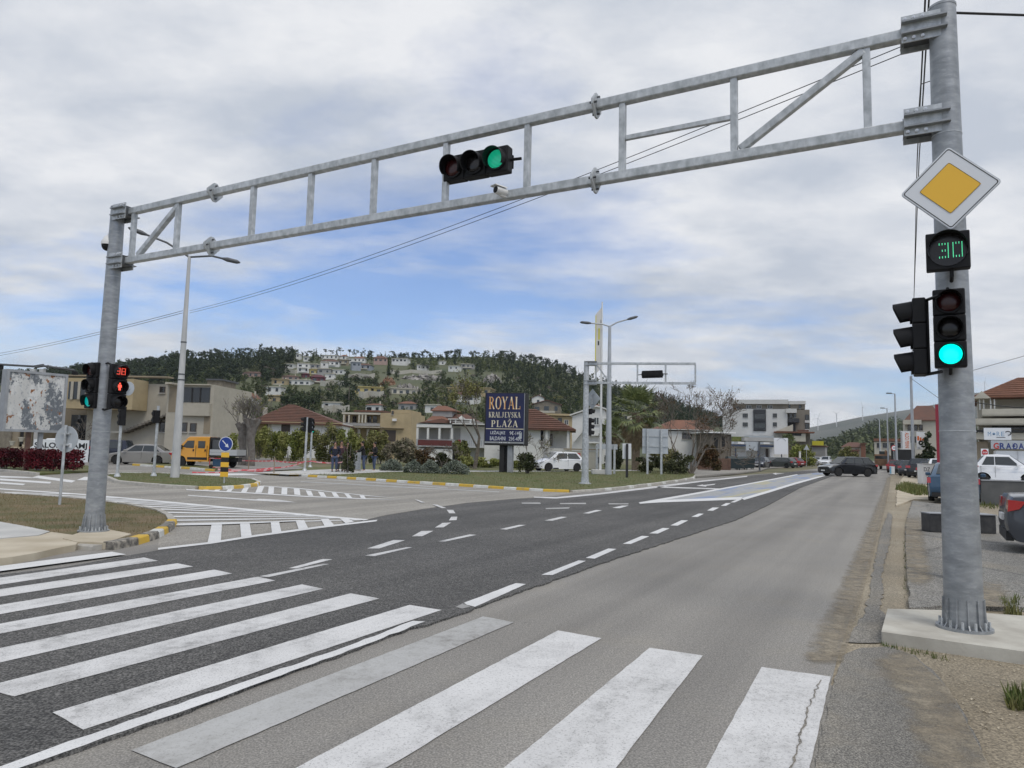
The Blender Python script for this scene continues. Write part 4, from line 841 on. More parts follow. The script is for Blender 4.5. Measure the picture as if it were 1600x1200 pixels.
for x0, x1, z0_, z1_ in ((-Wb / 2, -Wb / 2 + .12, -Hb / 2, Hb / 2), (Wb / 2 - .12, Wb / 2, -Hb / 2, Hb / 2), (-Wb / 2 + .121, Wb / 2 - .121, Hb / 2 - .12, Hb / 2), (-Wb / 2 + .121, Wb / 2 - .121, -Hb / 2, -Hb / 2 + .12)):
    obj('frame_side', MB().box(x0, x1, -.08, .45, zc + z0_, zc + z1_), M_FRAME, t)
obj('back_panel', MB().box(-Wb / 2 + .1, Wb / 2 - .1, .40, .43, zc - Hb / 2 + .1, zc + Hb / 2 - .1), M_FRAME, t)
M_RUSTP = mat('rusty_brown_post', (0.10, 0.055, 0.04), .8, (0.17, 0.10, 0.07), 3)
for x in (-.12, .42): obj('post', MB().box(x - .09, x + .09, .1, .28, 0, zc - Hb / 2), M_RUSTP if x < 0 else M_FRAME, t)
# far dark gantry rod with two stub posts behind the billboard
t = thing('far_gantry', 'thin dark far gantry beam above the peeling billboard', 'gantry', (at(60, 600, 60).x, 60, 0))
x0 = at(60, 600, 60).x
for px in (53, 67): q = at(px, 575, 60); obj('post', MB().box(q.x - x0 - .18, q.x - x0 + .18, -.18, .18, 0, q.z - .1), M_POLEC, t)
pts = [at(-60, 566, 60), at(52, 572.5, 60), at(68, 570, 60)]; obj('beam', MB().tube([(p.x - x0, 0, p.z) for p in pts], .09, 8), M_DSTEEL, t)
pts = [at(56, 574, 60), at(70, 572, 60), at(118, 579, 60)]; obj('beam', MB().tube([(p.x - x0, -.1, p.z) for p in pts], .09, 8), M_DSTEEL, t)
q = at(117, 583, 60); obj('floodlight', MB().cbox((q.x - x0, 0, q.z), (.35, .3, .3)), M_BLACK, t)
q = at(0, 574, 60); obj('floodlight', MB().cbox((q.x - x0, 0, q.z), (.4, .3, .4)), M_BLACK, t)
# shop board with stencil lettering
q = at(95, 707, 46); t = thing('shop_board', 'long white board with black letters behind the red hedge', 'sign board', (q.x, 46, .0), 0)
Wd = at(138, 700, 46).x - at(52, 700, 46).x; obj('board', MB().box(-Wd / 2, Wd / 2, -.03, .03, .2, 1.62), M_SIGNW, t); lettering('SALON NAMJ', Wd * .96, .46, front(-.02, -.034, 1.20), M_INK, t, bold=.03)
for x in (-1.5, 1.5): obj('leg', MB().box(x - .04, x + .04, .03, .09, 0, 1.2), M_DSTEEL, t)
# ---------------- royal billboard
def serif(s, W, H, mat_, parent, x, y, z, name='lettering'):
    """roman capitals drawn stroke by stroke: thick and thin strokes with slab serifs"""
    TH, TN, SF = .20, .075, .05
    st = {'R': ([((.22, 0), (.22, 1), TH), ((.22, .97), (.55, .97), TN), ((.55, .97), (.72, .75), .17), ((.72, .75), (.55, .52), .17), ((.55, .52), (.22, .52), TN), ((.48, .5), (.86, 0), TH)], [(.05, .40, 0), (.05, .30, 1), (.72, 1.0, 0)]),
          'O': ('ring',), 'Y': ([((.14, 1), (.5, .45), TH), ((.88, 1), (.5, .45), TN), ((.5, .48), (.5, 0), TH)], [(-.02, .34, 1), (.70, 1.02, 1), (.33, .67, 0)]),
          'A': ([((.5, 1), (.86, 0), TH), ((.5, 1), (.12, 0), TN), ((.24, .33), (.74, .33), TN)], [(-.02, .27, 0), (.70, 1.02, 0)]),
          'L': ([((.24, 0), (.24, 1), TH), ((.24, .035), (.85, .035), TN), ((.85, 0), (.85, .25), TN)], [(.05, .44, 1), (.05, .35, 0)]),
          'K': ([((.22, 0), (.22, 1), TH), ((.30, .48), (.78, 1), TN), ((.42, .58), (.84, 0), TH)], [(.05, .40, 0), (.05, .40, 1), (.62, .95, 1), (.70, 1.0, 0)]),
          'J': ([((.55, 1), (.55, .15), TH), ((.55, .15), (.25, -.02), TN), ((.25, 0), (.16, .16), .14)], [(.36, .74, 1)]),
          'E': ([((.24, 0), (.24, 1), TH), ((.24, .965), (.82, .965), TN), ((.24, .035), (.84, .035), TN), ((.24, .51), (.62, .51), TN), ((.82, 1), (.82, .78), TN), ((.84, 0), (.84, .24), TN)], [(.05, .3, 0), (.05, .3, 1)]),
          'V': ([((.14, 1), (.5, 0), TH), ((.88, 1), (.5, 0), TN)], [(-.02, .34, 1), (.70, 1.02, 1)]),
          'S': ([((.8, .82), (.55, .97), TN), ((.55, .97), (.26, .86), .12), ((.26, .86), (.32, .6), .16), ((.32, .62), (.7, .4), TH), ((.7, .4), (.72, .14), .16), ((.72, .14), (.45, .02), .12), ((.45, .02), (.18, .2), TN), ((.8, .98), (.8, .72), .05), ((.18, .02), (.18, .3), .05)], []),
          'P': ([((.24, 0), (.24, 1), TH), ((.24, .97), (.6, .97), TN), ((.6, .97), (.78, .74), .17), ((.78, .74), (.6, .48), .17), ((.6, .48), (.24, .48), TN)], [(.05, .44, 0), (.05, .3, 1)]),
          'Ž': ([((.16, .965), (.82, .965), TN), ((.80, .96), (.2, .04), TH * .85), ((.16, .035), (.86, .035), TN), ((.17, .95), (.17, .75), .06), ((.85, .05), (.85, .26), .06), ((.5, 1.1), (.32, 1.28), .07), ((.5, 1.1), (.68, 1.28), .07)], [])}
    n = len(s); cw = W / n; mb = MB(); k = [0]
    def P(a, b, c): return (x - W / 2 + (c + .04 + a * .94) * cw, y, z + b * H)
    def bar(a, b, w, c):
        ax, _, az = P(*a, c); bx, _, bz = P(*b, c); dx, dz = bx - ax, bz - az; L = math.hypot(dx, dz); wx = w * cw / 2
        nx, nz = -dz / L * wx, dx / L * wx; k[0] += 1; yy = y - (k[0] % 7) * .0015
        mb.add([(ax - nx, yy, az - nz), (bx - nx, yy, bz - nz), (bx + nx, yy, bz + nz), (ax + nx, yy, az + nz)], [(0, 1, 2, 3)])
    for c, ch in enumerate(s):
        if ch == ' ': continue
        d = st[ch]
        if d[0] == 'ring':
            vs = []; fs = []; m = 24
            for i in range(m):
                a = 2 * math.pi * i / m; vs.append(P(.5 + .48 * math.cos(a), .5 + .52 * math.sin(a), c)); vs.append(P(.5 + .28 * math.cos(a), .5 + .455 * math.sin(a), c))
            for i in range(m): j = (i + 1) % m; fs.append((i * 2, j * 2, j * 2 + 1, i * 2 + 1))
            mb.add(vs, fs); continue
        for a, b, w_ in d[0]: bar(a, b, w_, c)
        for a0, a1, top in d[1]: bar((a0, .97 if top else .03), (a1, .97 if top else .03), SF * H / cw * 1.1, c)
    return obj(name, mb, mat_, parent, fix=False)
M_NAVY = mat('navy_sign_face', (0.006, 0.009, 0.055), .35, (0.010, 0.014, 0.075), 1.5); M_CREAM = mat('cream_letters', (0.72, 0.66, 0.50), .5)
def gold(t, b, noise, ramp, mixc, cur, vec):
    mp_ = t.nodes.new('ShaderNodeMapping'); mp_.inputs[3].default_value = (3.2, .1, .8); t.links.new(vec, mp_.inputs[0]); n = t.nodes.new('ShaderNodeTexWave'); n.inputs['Scale'].default_value = .55; n.inputs['Distortion'].default_value = 1.5; t.links.new(mp_.outputs[0], n.inputs['Vector'])
    return ramp(n.outputs['Fac'], .2, .8, (0.62, 0.28, 0.06), (0.85, 0.76, 0.55))
M_GOLD = mat('gold_letters', (0.7, 0.5, 0.2), .4, (0.8, 0.7, 0.5), 2, extra=gold)
b = G(787, 738, .1); t = thing('advertising_sign', 'dark blue lightbox sign with gold and cream letters on two posts', 'billboard', b, rad(-14)); yb = b.y
z1_, z0_ = topz(790, 613.5, b), topz(790, 696, b); Wd = 66 / FPX * yb
obj('case', MB().box(-Wd / 2, Wd / 2 + .0, 0, .95, z0_, z1_), M_BLACKM, t, bevel=.03)
obj('face', MB().box(-Wd / 2 + .10, Wd / 2 - .09, -.02, -.001, z0_ + .28, z1_ - .06), M_NAVY, t)
obj('edge_strip', MB().box(Wd / 2 - .10, Wd / 2 - .06, -.045, -.003, z0_ + .1, z1_ - .05), M_FRAME, t); obj('lower_strip', MB().box(-Wd / 2 + .05, Wd / 2 - .12, -.025, -.002, z0_ + .14, z0_ + .25), M_FRAME, t)
Hs = z1_ - z0_
serif('ROYAL', Wd * .80, Hs * .235, M_GOLD, t, -.03, -.028, z0_ + Hs * .685)
serif('KRALJEVSKA', Wd * .78, Hs * .105, M_CREAM, t, -.03, -.028, z0_ + Hs * .525); serif('PLAŽA', Wd * .66, Hs * .125, M_CREAM, t, -.03, -.028, z0_ + Hs * .345)
obj('divider', MB().box(-Wd / 2 + .12, Wd / 2 - .12, -.027, -.021, z0_ + Hs * .305, z0_ + Hs * .317), M_CREAM, t)
for s_, zz, x0, ww in (('LEŽALJKE', .235, -.42, .36), ('9€-14€', .235, .80, .27), ('BALDAHINI', .130, -.42, .38), ('25€-40€', .130, .80, .30)): lettering(s_, Wd * ww, Hs * (.072 if 'Ž' not in s_ else .088), front(x0 - .05, -.03, z0_ + Hs * zz), M_SIGNW, t)
for x in (-.35, -.22, -.05, .08, .3): obj('small_print', MB().box(x, x + .07, -.032, -.029, z0_ + .16, z0_ + .22), M_SIGNW, t)
obj('white_patch', MB().prism([(Wd * .33, z0_ + Hs * .14), (Wd * .42, z0_ + Hs * .13), (Wd * .42, z0_ + Hs * .26), (Wd * .37, z0_ + Hs * .22)], -.03, -.028, 'y'), M_SIGNBK, t)
for x in (-.22, .34): obj('post', MB().box(x - .16, x + .16, .2, .7, 0, z0_), M_FRAME if x > 0 else M_BLACKM, t)
obj('web_plate', MB().box(-.1, .2, .42, .46, 0, z0_), M_BLACKM, t)
# ---------------- second gantry (cantilever)
b = G(914, 756, .1); d = Vector((.985, -.17, 0)).normalized(); t = thing('cantilever_gantry', 'smaller grey cantilever gantry with one arm over the far road', 'gantry', b, math.atan2(d.y, d.x)); h = topz(915, 565, b)
def CG(px, py): dd = ray(px, py); nn = Vector((d.y, -d.x, 0)); tt = (b - Vector((0, 0, CAMH))).dot(nn) / dd.dot(nn); p = Vector((0, 0, CAMH)) + dd * tt; return (p - b).dot(d), p.z - b.z
obj('pole', rodz(h, .17, .12, 20), M_GALV, t, smooth=40); obj('base_flange', MB().lathe([(.3, 0), (.3, .03), (.2, .06), (.18, .3)], 20), M_GALV, t)
sE, zt = CG(1087, 568.5); _, zt0 = CG(930, 568); _, zl = CG(1087, 599); _, zl0 = CG(930, 598)
obj('chord', MB().bar((.1, 0, zt0), (sE, 0, zt), .11), M_GALV, t); obj('chord', MB().bar((.1, 0, zl0), (sE, 0, zl), .11), M_GALV, t)
for px in (931, 954, 996, 1040, 1086.5):
    s_ = CG(px, 585)[0]; f = s_ / sE; obj('upright', MB().bar((s_, 0, zl0 + (zl - zl0) * f + .055), (s_, 0, zt0 + (zt - zt0) * f - .055), .08, .08, (0, 1, 0)), M_GALV, t)
obj('diagonal', MB().bar((CG(933, 570)[0], 0, zt0 - .1), (CG(951, 598)[0], 0, zl0 + .08), .07, .07, (0, 1, 0)), M_GALV, t)
for zz in (zt0, zl0):
    for dz in (-.09, .09): obj('clamp_flange', MB().box(-.1, .5, -.16, .16, zz + dz - .015, zz + dz + .015), M_GALVD, t)
s_, z_ = CG(1020, 585); pw = b + d * s_ + Vector((0, .02, z_))
signal('traffic_light', 'horizontal signal seen from behind in the far cantilever gantry', pw, RD, None, horiz=True, s=1.15, arms=[[(.42, .1, 0), (.62, 0, 0)], [(-.42, .1, 0), (-.62, 0, 0)]])
sg = thing('diamond_sign', 'grey back of a diamond sign on the far cantilever pole', 'road sign', at(926, 623.5, b.y + .25), head(Vector((.75, .65, 0)))); obj('plate', diamond(.5, 0, .02), M_SIGNBK, sg); obj('bracket', MB().box(-.03, .03, .02, .12, -.25, .25), M_GALV, sg)
signal('traffic_light', 'upper of two signals stacked on the far cantilever pole', at(923.5, 643, b.y + .1), Vector((.9, .35, 0)).normalized(), None, n=1, s=1.0)
signal('traffic_light', 'lower three-lamp signal on the far cantilever pole', at(922.5, 667, b.y + .1), Vector((.9, .3, 0)).normalized(), None, s=1.0)
# ---------------- flag banner pole and double lamp
b = G(938, 741, .1); t = thing('flag_pole', 'white flag pole with tall narrow yellow-edged banner', 'flag pole', b); h = topz(943.5, 472, b)
obj('pole', rodz(h, .10, .05), M_WHITE, t, smooth=40)
ft, fb = topz(943, 480, b), topz(940, 575, b); fw = 10.5 / FPX * b.y
M_FLAG = mat('flag_cloth', (0.66, 0.65, 0.62), .7, (0.60, 0.585, 0.555), 1.0); M_FLY = mat('flag_yellow', (0.62, 0.56, 0.10), .7)
def flagp(x0, x1, y, zA, zB): return MB().add([(x0, y, fb - .5), (x1, y, fb), (x1, y, ft), (x0, y, ft - .55), (x0, y + .01, fb - .5), (x1, y + .01, fb), (x1, y + .01, ft), (x0, y + .01, ft - .55)], [(0, 1, 2, 3), (7, 6, 5, 4), (0, 4, 5, 1), (1, 5, 6, 2), (2, 6, 7, 3), (3, 7, 4, 0)])
obj('cloth', flagp(-fw, -.03, 0, 0, 0), M_FLAG, t)
obj('yellow_edge', MB().box(-fw, -fw + .07, -.008, -.002, fb - .4, ft - .6), M_FLY, t); obj('yellow_spot', MB().box(-fw * .55, -fw * .3, -.008, -.002, ft - 2.3, ft - 1.5), M_FLY, t); obj('black_spot', MB().box(-fw * .6, -fw * .4, -.008, -.002, ft - 2.7, ft - 2.4), M_INK, t); obj('black_spot', MB().box(-fw * .2, -fw * .08, -.008, -.002, ft - 1.2, ft - .9), M_INK, t)
fb_ = at(940, 742, b.y); tag(obj('concrete_plinth', MB().box(b.x - .6, b.x + .75, b.y - .35, b.y + .4, .1, .42), M_CONCP, bevel=.03), 'low concrete plinth under the flag pole and double lamp', 'plinth')
b = G(950.5, 741.5, .1); t = thing('street_lamp', 'tall grey double-armed street lamp beside the flag pole', 'street lamp', b); h = topz(951, 509, b)
obj('post', rodz(h, .22, .10, 14), M_LAMPP, t, smooth=40); lamp_arm(t, [(0, 0, h - .05), (.5, 0, h + .25), (1.3, 0, h + .5)], .05, M_LAMPP); lamp_arm(t, [(0, 0, h - .05), (-.5, 0, h + .1), (-1.4, 0, h + .16)], .05, M_LAMPP); obj('bracket', MB().bar((0, 0, h * .38), (-.5, 0, h * .38), .08), M_WHITE, t)
# sign backs on the lawn
def sign_back(px0, px1, py0, py1, pyb, legs, label, name='road_sign', rails=True, m=None, lm=None):
    pc_ = (px0 + px1) / 2; b = G(pc_, pyb, .1); t = thing(name, label, 'road sign', b); x0, x1 = at(px0, py0, b.y).x - b.x, at(px1, py0, b.y).x - b.x; z1_, z0_ = topz(pc_, py0, b), topz(pc_, py1, b)
    obj('plate', MB().box(x0, x1, .03, .06, z0_, z1_), m or M_SIGNBK, t)
    if rails:
        for f in (.3, .7): obj('rail', MB().box(x0, x1, -.02, .029, z0_ + (z1_ - z0_) * f - .04, z0_ + (z1_ - z0_) * f + .04), M_GALV, t)
    for l in legs:
        xx = at(l, py0, b.y).x - b.x; obj('leg', MB().box(xx - .07, xx + .07, -.14, -.021, 0, z1_ - .02), lm or M_GALV, t)
sign_back(1004, 1044, 670, 709, 741, (1011.5, 1033), 'large grey sign back on two legs beside the palm')
sign_back(973, 986.5, 693, 717, 746, (979.5,), 'small pale sign back on one black post before the palm', rails=False, m=M_SIGNW, lm=M_BLACKM)
sign_back(932, 965, 694, 702, 740, (932.5, 960), 'narrow grey sign back on two thin posts behind the lamp', rails=False)
sign_back(1165.5, 1185, 690, 704, 735, (1186,), 'grey sign back on a dark post near the dumpsters', rails=False, lm=M_DSTEEL)
# right-hand far street lamps
for i, (px, pt, D_) in enumerate(((1401, 615, 82), (1388, 638, 104), (1375.5, 655, 132))):
    q = at(px, 716, D_); t = thing('street_lamp', ['nearest of three slim street lamps along the far right roadside', 'middle of three slim street lamps along the far right roadside', 'farthest of three slim street lamps along the far right roadside'][i], 'street lamp', (q.x, D_, 0), 0, 'slim lamps along the right roadside'); h = at(px, pt, D_).z
    obj('post', rodz(h, .14, .08, 10), M_LAMPP, t, smooth=40); obj('lamp_arm', MB().bar((0, 0, h - .05), (-.5, 0, h), .07), M_LAMPP, t); obj('lamp_head', MB().box(-.95, -.4, -.13, .13, h - .04, h + .08), M_DSTEEL, t)
# cabinets, blocks, low walls on the right
b = G(557, 736, .1); t = thing('control_cabinet', 'grey control cabinet among the standing people', 'cabinet', b); obj('body', MB().box(-.2, .2, -.15, .25, .1, 1.25), M_SIGNBK, t, bevel=.02); obj('plinth', MB().box(-.24, .24, -.2, .3, 0, .1), M_CONC, t); obj('door_seam', MB().box(-.16, .16, -.156, -.151, .2, 1.15), M_GALV, t)
b = G(1462, 757, .05); t = thing('white_cabinet', 'white roadside cabinet with dark graffiti behind the blue car', 'cabinet', b, rad(-6)); s_ = b.y / FPX
obj('body', MB().box(-19 * s_, 22 * s_, 0, .7, 0, 31 * s_), M_WHITE, t, bevel=.02); obj('lid', MB().box(-19.6 * s_, 22.6 * s_, -.03, .73, 31 * s_ + .001, 32 * s_), M_CONCP, t)
gf = MB()
for (x, z, r_) in ((2, 22, 4.2), (-4, 10, 2.5)):
    P = [((x + math.cos(a) * r_ * 1.3) * s_, -.006, (z + math.sin(a) * r_ * .6) * s_) for a in np.linspace(.3, 5.3, 14)]; gf.tube(P, .018, 5)
obj('graffiti', gf, M_INK, t); lettering('DZ', 9 * s_, 6 * s_, front(-12 * s_, -.006, 23 * s_), M_INK, t); obj('graffiti', MB().tube([(-14 * s_, -.006, 13 * s_), (-8 * s_, -.006, 14 * s_), (-12 * s_, -.006, 8 * s_), (-6 * s_, -.006, 9 * s_)], .012, 5), M_INK, t)
b = G(1505, 833, .05); t = thing('low_block', 'long low black stone block behind the right gantry pole', 'block', b, rad(-3)); s_ = b.y / FPX
obj('body', MB().box(-50 * s_, 50 * s_, 0, .35, 0, 28 * s_), mat('black_stone', (0.03, 0.031, 0.033), .5, (0.06, 0.06, 0.06), 6, bump=.1), t, bevel=.015); obj('cap', MB().box(-50.5 * s_, 50.5 * s_, -.02, .37, 28 * s_ + .001, 29.4 * s_), M_FRAME, t)
wl_ = at(1560, 788, 26); t = thing('low_wall', 'dark grey low wall in front of the small white car', 'wall', (wl_.x, 26, 0), rad(-4)); obj('body', MB().box(-1.25, 4.5, 0, .2, 0, .88), mat('dark_grey_render', (0.085, 0.09, 0.09), .8, (0.12, 0.122, 0.12), 2.0, bump=.1), t); obj('coping', MB().box(-1.28, 4.53, -.03, .23, .881, .92), M_FRAME, t)
obj('graffiti', MB().tube([(-1.12, -.004, .66), (-1.08, -.004, .76), (-1.0, -.004, .66), (-.95, -.004, .76), (-.9, -.004, .66)], .014, 5), M_INK, t)
struct('raised_forecourt', polymb([Vector((x, y, .4)) for x, y in ((wl_.x - 1.15, 26.3), (wl_.x + 20, 25.0), (wl_.x + 24, 52), (wl_.x + 13, 52), (wl_.x + 5.2, 37))], skirt=.45), M_CONCP)
q = at(1466, 712, 44); t = thing('sign_pylon', 'tall grey pylon wall with a red edge behind the right pole', 'pylon', (q.x + .25, 44, 0), rad(-32)); hz = at(1460, 632, 44).z
M_REDE = mat('crimson_edge', (0.26, 0.018, 0.035), .5)
obj('slab', MB().box(-.12, 1.6, -.15, .25, 0, hz), mat('pylon_grey', (0.33, 0.335, 0.34), .6, (0.29, 0.295, 0.30), .8), t); obj('red_edge', MB().box(-.29, -.121, -.17, .0, 0, hz), M_REDE, t)
q = at(1394, 733, 72); t = thing('pavement_sign', 'small white and blue pavement sign by the parked cars', 'sign', (q.x, 72, 0)); obj('panel', MB().box(-.25, .25, -.02, .02, .05, .85), M_SIGNW, t); obj('blue_strip', MB().box(-.24, -.1, -.026, -.021, .1, .8), mat('sky_blue_print', (.15, .4, .62), .5), t); obj('leg', MB().box(-.25, .25, .03, .3, 0, .05), M_DSTEEL, t)
q = at(1396.5, 700, 90); t = thing('speed_sign', 'small round white sign with red rim in front of the dark truck', 'road sign', (q.x, 90, 0)); obj('post', rodz(q.z, .04, .04, 8), M_GALV, t); obj('rim', MB().lathe([(.36, -.06), (.36, -.04)], 24, 'y', (0, 0, q.z)), M_SIGNR, t); obj('face', MB().lathe([(.27, -.065), (.27, -.061)], 24, 'y', (0, 0, q.z)), M_SIGNW, t); lettering('40', .3, .22, front(0, -.068, q.z), M_INK, t)
q = at(1538, 707, 38); t = thing('stop_sign', 'small red octagonal stop sign behind the small white car', 'road sign', (q.x, 38, 0)); oc = lambda r_: [(math.cos(rad(22.5 + 45 * k)) * r_, math.sin(rad(22.5 + 45 * k)) * r_ + q.z) for k in range(8)]
obj('post', rodz(q.z, .03, .03, 8), M_GALV, t); obj('white_plate', MB().box(-.2, .2, -.04, -.03, q.z - .2, q.z + .2), M_SIGNW, t); obj('face', MB().prism(oc(.17), -.047, -.041, 'y'), M_SIGNR, t); lettering('STOP', .24, .08, front(0, -.05, q.z), M_SIGNW, t, bold=.02)
q = at(1250, 722, 118); t = thing('white_pillar', 'slim white pillar at the far forecourt entrance', 'pillar', (q.x, 118, 0)); obj('shaft', MB().box(-.12, .12, -.12, .12, 0, 2.4), M_WHITE, t); obj('cap', MB().box(-.16, .16, -.16, .16, 2.401, 2.5), M_CONCP, t)
q = at(1260, 700, 118); t = thing('warning_sign', 'small triangular sign back near the far green bush', 'road sign', (q.x, 118, 0)); obj('post', rodz(q.z + .4, .04, .04, 8), M_GALV, t); obj('plate', MB().prism([(-.5, q.z - .3), (.5, q.z - .3), (0, q.z + .55)], -.06, -.04, 'y'), M_SIGNBK, t)
# dumpsters
M_BIN = mat('dark_green_bin', (0.022, 0.035, 0.038), .5)
for i, (px, rz_) in enumerate(((1146, .1), (1158, .05), (1168, 0))):
    q = at(px, 730, 73 + i * 2.5); t = thing('dumpster', ['leftmost of three dark dumpsters by the wooden fence', 'middle of three dark dumpsters by the wooden fence', 'rightmost of three dark dumpsters by the wooden fence'][i], 'dumpster', (q.x, 73 + i * 2.5, .1), rz_, 'dumpsters')
    obj('body', MB().add([(-.6, -.4, .15), (.6, -.4, .15), (.6, .4, .15), (-.6, .4, .15), (-.68, -.5, 1.15), (.68, -.5, 1.15), (.68, .5, 1.15), (-.68, .5, 1.15)], [(3, 2, 1, 0), (4, 5, 6, 7), (0, 1, 5, 4), (1, 2, 6, 5), (2, 3, 7, 6), (3, 0, 4, 7)]), M_BIN, t); obj('lid', MB().prism([(-.52, 1.151), (.52, 1.151), (.3, 1.38), (-.3, 1.38)], -.7, .7, 'x'), M_BIN, t)
    for sx in (-.5, .5):
        for sy in (-.3, .3): obj('wheel', MB().lathe([(.09, sx - .03), (.09, sx + .03)], 10, 'x', (0, sy, .09)), M_RUB, t)
# ================================================================== vehicles
_wheel = {}
def wheel_meshes(r, w, sp):
    k = (r, w, sp)
    if k not in _wheel:
        ty = MB().lathe([(r * .66, -w / 2), (r * .93, -w / 2), (r, -w * .36), (r, w * .36), (r * .93, w / 2), (r * .66, w / 2)], 24, 'y').mesh('tyre'); fixn(ty); ty.materials.append(M_RUB); ty.shade_smooth(); ty.set_sharp_from_angle(angle=rad(40))
        rm = MB().lathe([(r * .67, -w * .40), (r * .67, -w * .30), (r * .60, -w * .28), (r * .58, 0), (r * .58, w * .2)], 20, 'y', (0, 0, 0), False)
        for j in range(sp):
            a = 2 * math.pi * j / sp; rm.bar((0, -w * .36, 0), (math.cos(a) * r * .62, -w * .33, math.sin(a) * r * .62), .05, .04, (0, 1, 0))
        rm.lathe([(r * .14, -w * .42), (r * .14, -w * .3)], 10, 'y'); rm = rm.mesh('wheel'); fixn(rm); rm.materials.append(M_RIM)
        hb = MB().lathe([(r * .56, -w * .18), (r * .56, -w * .16)], 16, 'y').mesh('hub'); hb.materials.append(M_RIMD)
        _wheel[k] = (rm, ty, hb)
    return _wheel[k]
M_HEADL = mat('headlight_glass', (0.55, 0.57, 0.58), .12, spec=.8); M_TAIL = mat('tail_light_red', (0.42, 0.012, 0.015), .15, spec=.8, coat=.5); M_PLATE = mat('number_plate', (0.7, 0.7, 0.68), .5)
def carpaint(name, c): return mat(name, c, .32, tuple(min(1, x * 1.12) for x in c), .7, metal=.25 if max(c) < .6 else 0.0, coat=.7)
def car(name, label, loc, fwd, color, L=4.2, W=1.75, H=1.47, belt=.92, hood=.78, xA=1.25, xB=.45, xC=-1.15, xD=-1.75, tail=.98, wb=2.55, wr=.31, nose=.62, gap=.18, split=(.50,), lights=True, dark_low=False, group=None, roofm=None, sp=5, rear_z=None, mesh_only=False, cat='car'):
    """local X runs to the front; y to the left; outline lofted across the width with wheel arches cut out"""
    rz = math.atan2(fwd[1], fwd[0]); t = thing(name, label, cat, loc, rz, group); cp = color
    ax = [wb / 2 + .05, -wb / 2 + .05]; ar = wr + .055
    top = [(L / 2 - .10, .24), (L / 2 - .02, .36), (L / 2, .48), (L / 2 - .04, nose), (L / 2 - .16, nose + .06), (L / 2 - .55, (nose + hood) / 2 + .06), (xA + .15, hood + .04), (xA - .05, belt - .03), (xD + .2, belt + .02), (xD - .02, belt + .01)]
    if tail < belt + .08 and xD > -L / 2 + .25: top += [(-L / 2 + .12, tail), (-L / 2 + .03, tail - .05)]
    else: top += [(-L / 2 + .10, belt - .02), (-L / 2 + .06, belt - .12)]
    top += [(-L / 2 + .01, .60), (-L / 2, .48), (-L / 2 + .03, .34), (-L / 2 + .12, gap + .04)]
    bot = []
    for xc in (ax[1], ax[0]):
        a0 = math.asin(min(.95, (wr - gap) / ar)); bot.append((xc - ar * 1.0, gap))
        for k in range(9):
            a = math.pi - k * math.pi / 8; bot.append((xc + math.cos(a) * ar, max(gap, wr + math.sin(a) * ar)))
        bot.append((xc + ar * 1.0, gap))
    out = top + bot; n = len(out); nt_ = len(top)
    lay = [(-1, .05, .10, .0), (-.965, .018, .04, 0), (-.86, 0, 0, 0), (0, -.025, -.03, 0), (.86, 0, 0, 0), (.965, .018, .04, 0), (1, .05, .10, 0)]
    vs = []; fs = []
    for f, dz, dxx, _ in lay:
        for i, (x, z) in enumerate(out):
            e = (abs(x) / (L / 2)) ** 5; xx = x; zz = z; yy = f * W / 2 * (1 - .10 * e)
            if i < nt_:
                k = 1 if z > .55 else .5; zz = z - dz * k; xx = x - math.copysign(dxx * e, x)
            if zz < .40: yy *= .985
            vs.append((xx, yy, zz))
    m = len(lay)
    for l in range(m - 1):
        for i in range(n): j = (i + 1) % n; fs.append((l * n + i, l * n + j, (l + 1) * n + j, (l + 1) * n + i))
    fs.append(tuple(range(n - 1, -1, -1))); fs.append(tuple((m - 1) * n + i for i in range(n)))
    body = obj('body', MB().add(vs, fs), cp, t, smooth=38)
    obj('underbody', MB().box(-L / 2 + .25, L / 2 - .25, -W * .36, W * .36, gap + .02, .62), M_BLACKM, t)
    # cabin
    wb_, wr_ = W / 2 * .915, W / 2 * .70; rs = .03
    cb = MB(); bz = belt - .03
    def row(x, y, z): return [(x, -y, z), (x, -y * .9, z + rs), (x, 0, z + rs * 1.5), (x, y * .9, z + rs), (x, y, z)]
    A = [(xA, -wb_ * .94, bz), (xA + .02, 0, bz + .01), (xA, wb_ * .94, bz)]
    xm = (xB + xC) / 2
    rows = [[(xA, -wb_ * .92, bz), (xA + .03, -wb_ * .8, bz), (xA + .08, 0, bz), (xA + .03, wb_ * .8, bz), (xA, wb_ * .92, bz)], row(xB, wr_, H - .05), row(xm, wr_ * 1.01, H - .03), row(xC, wr_ * .98, H - .06),
            [(xD, -wb_ * .94, bz), (xD - .03, -wb_ * .8, bz), (xD - .06, 0, bz), (xD - .03, wb_ * .8, bz), (xD, wb_ * .94, bz)]]
    vs = [p for r_ in rows for p in r_]; fs = []
    for i in range(4):
        for j in range(4): a = i * 5 + j; fs.append((a, a + 1, a + 6, a + 5))
    mid = [(xm, -wb_, bz), (xm, wb_, bz)]; o = len(vs); vs += mid
    for sgn, e, mi in ((-1, 0, o), (1, 4, o + 1)): fs += [(0 + e, 5 + e, mi), (5 + e, 10 + e, mi), (10 + e, 15 + e, mi), (15 + e, 20 + e, mi)]
    obj('cabin', MB().add(vs, fs), cp if roofm is None else roofm, t, smooth=30)
    # glass, set proud of the cabin
    def quadp(a, b, c, d, u0, u1, v0, v1):
        def q(u, v): return (Vector(a) * (1 - u) + Vector(b) * u) * (1 - v) + (Vector(d) * (1 - u) + Vector(c) * u) * v
        return [q(u0, v0), q(u1, v0), q(u1, v1), q(u0, v1)]
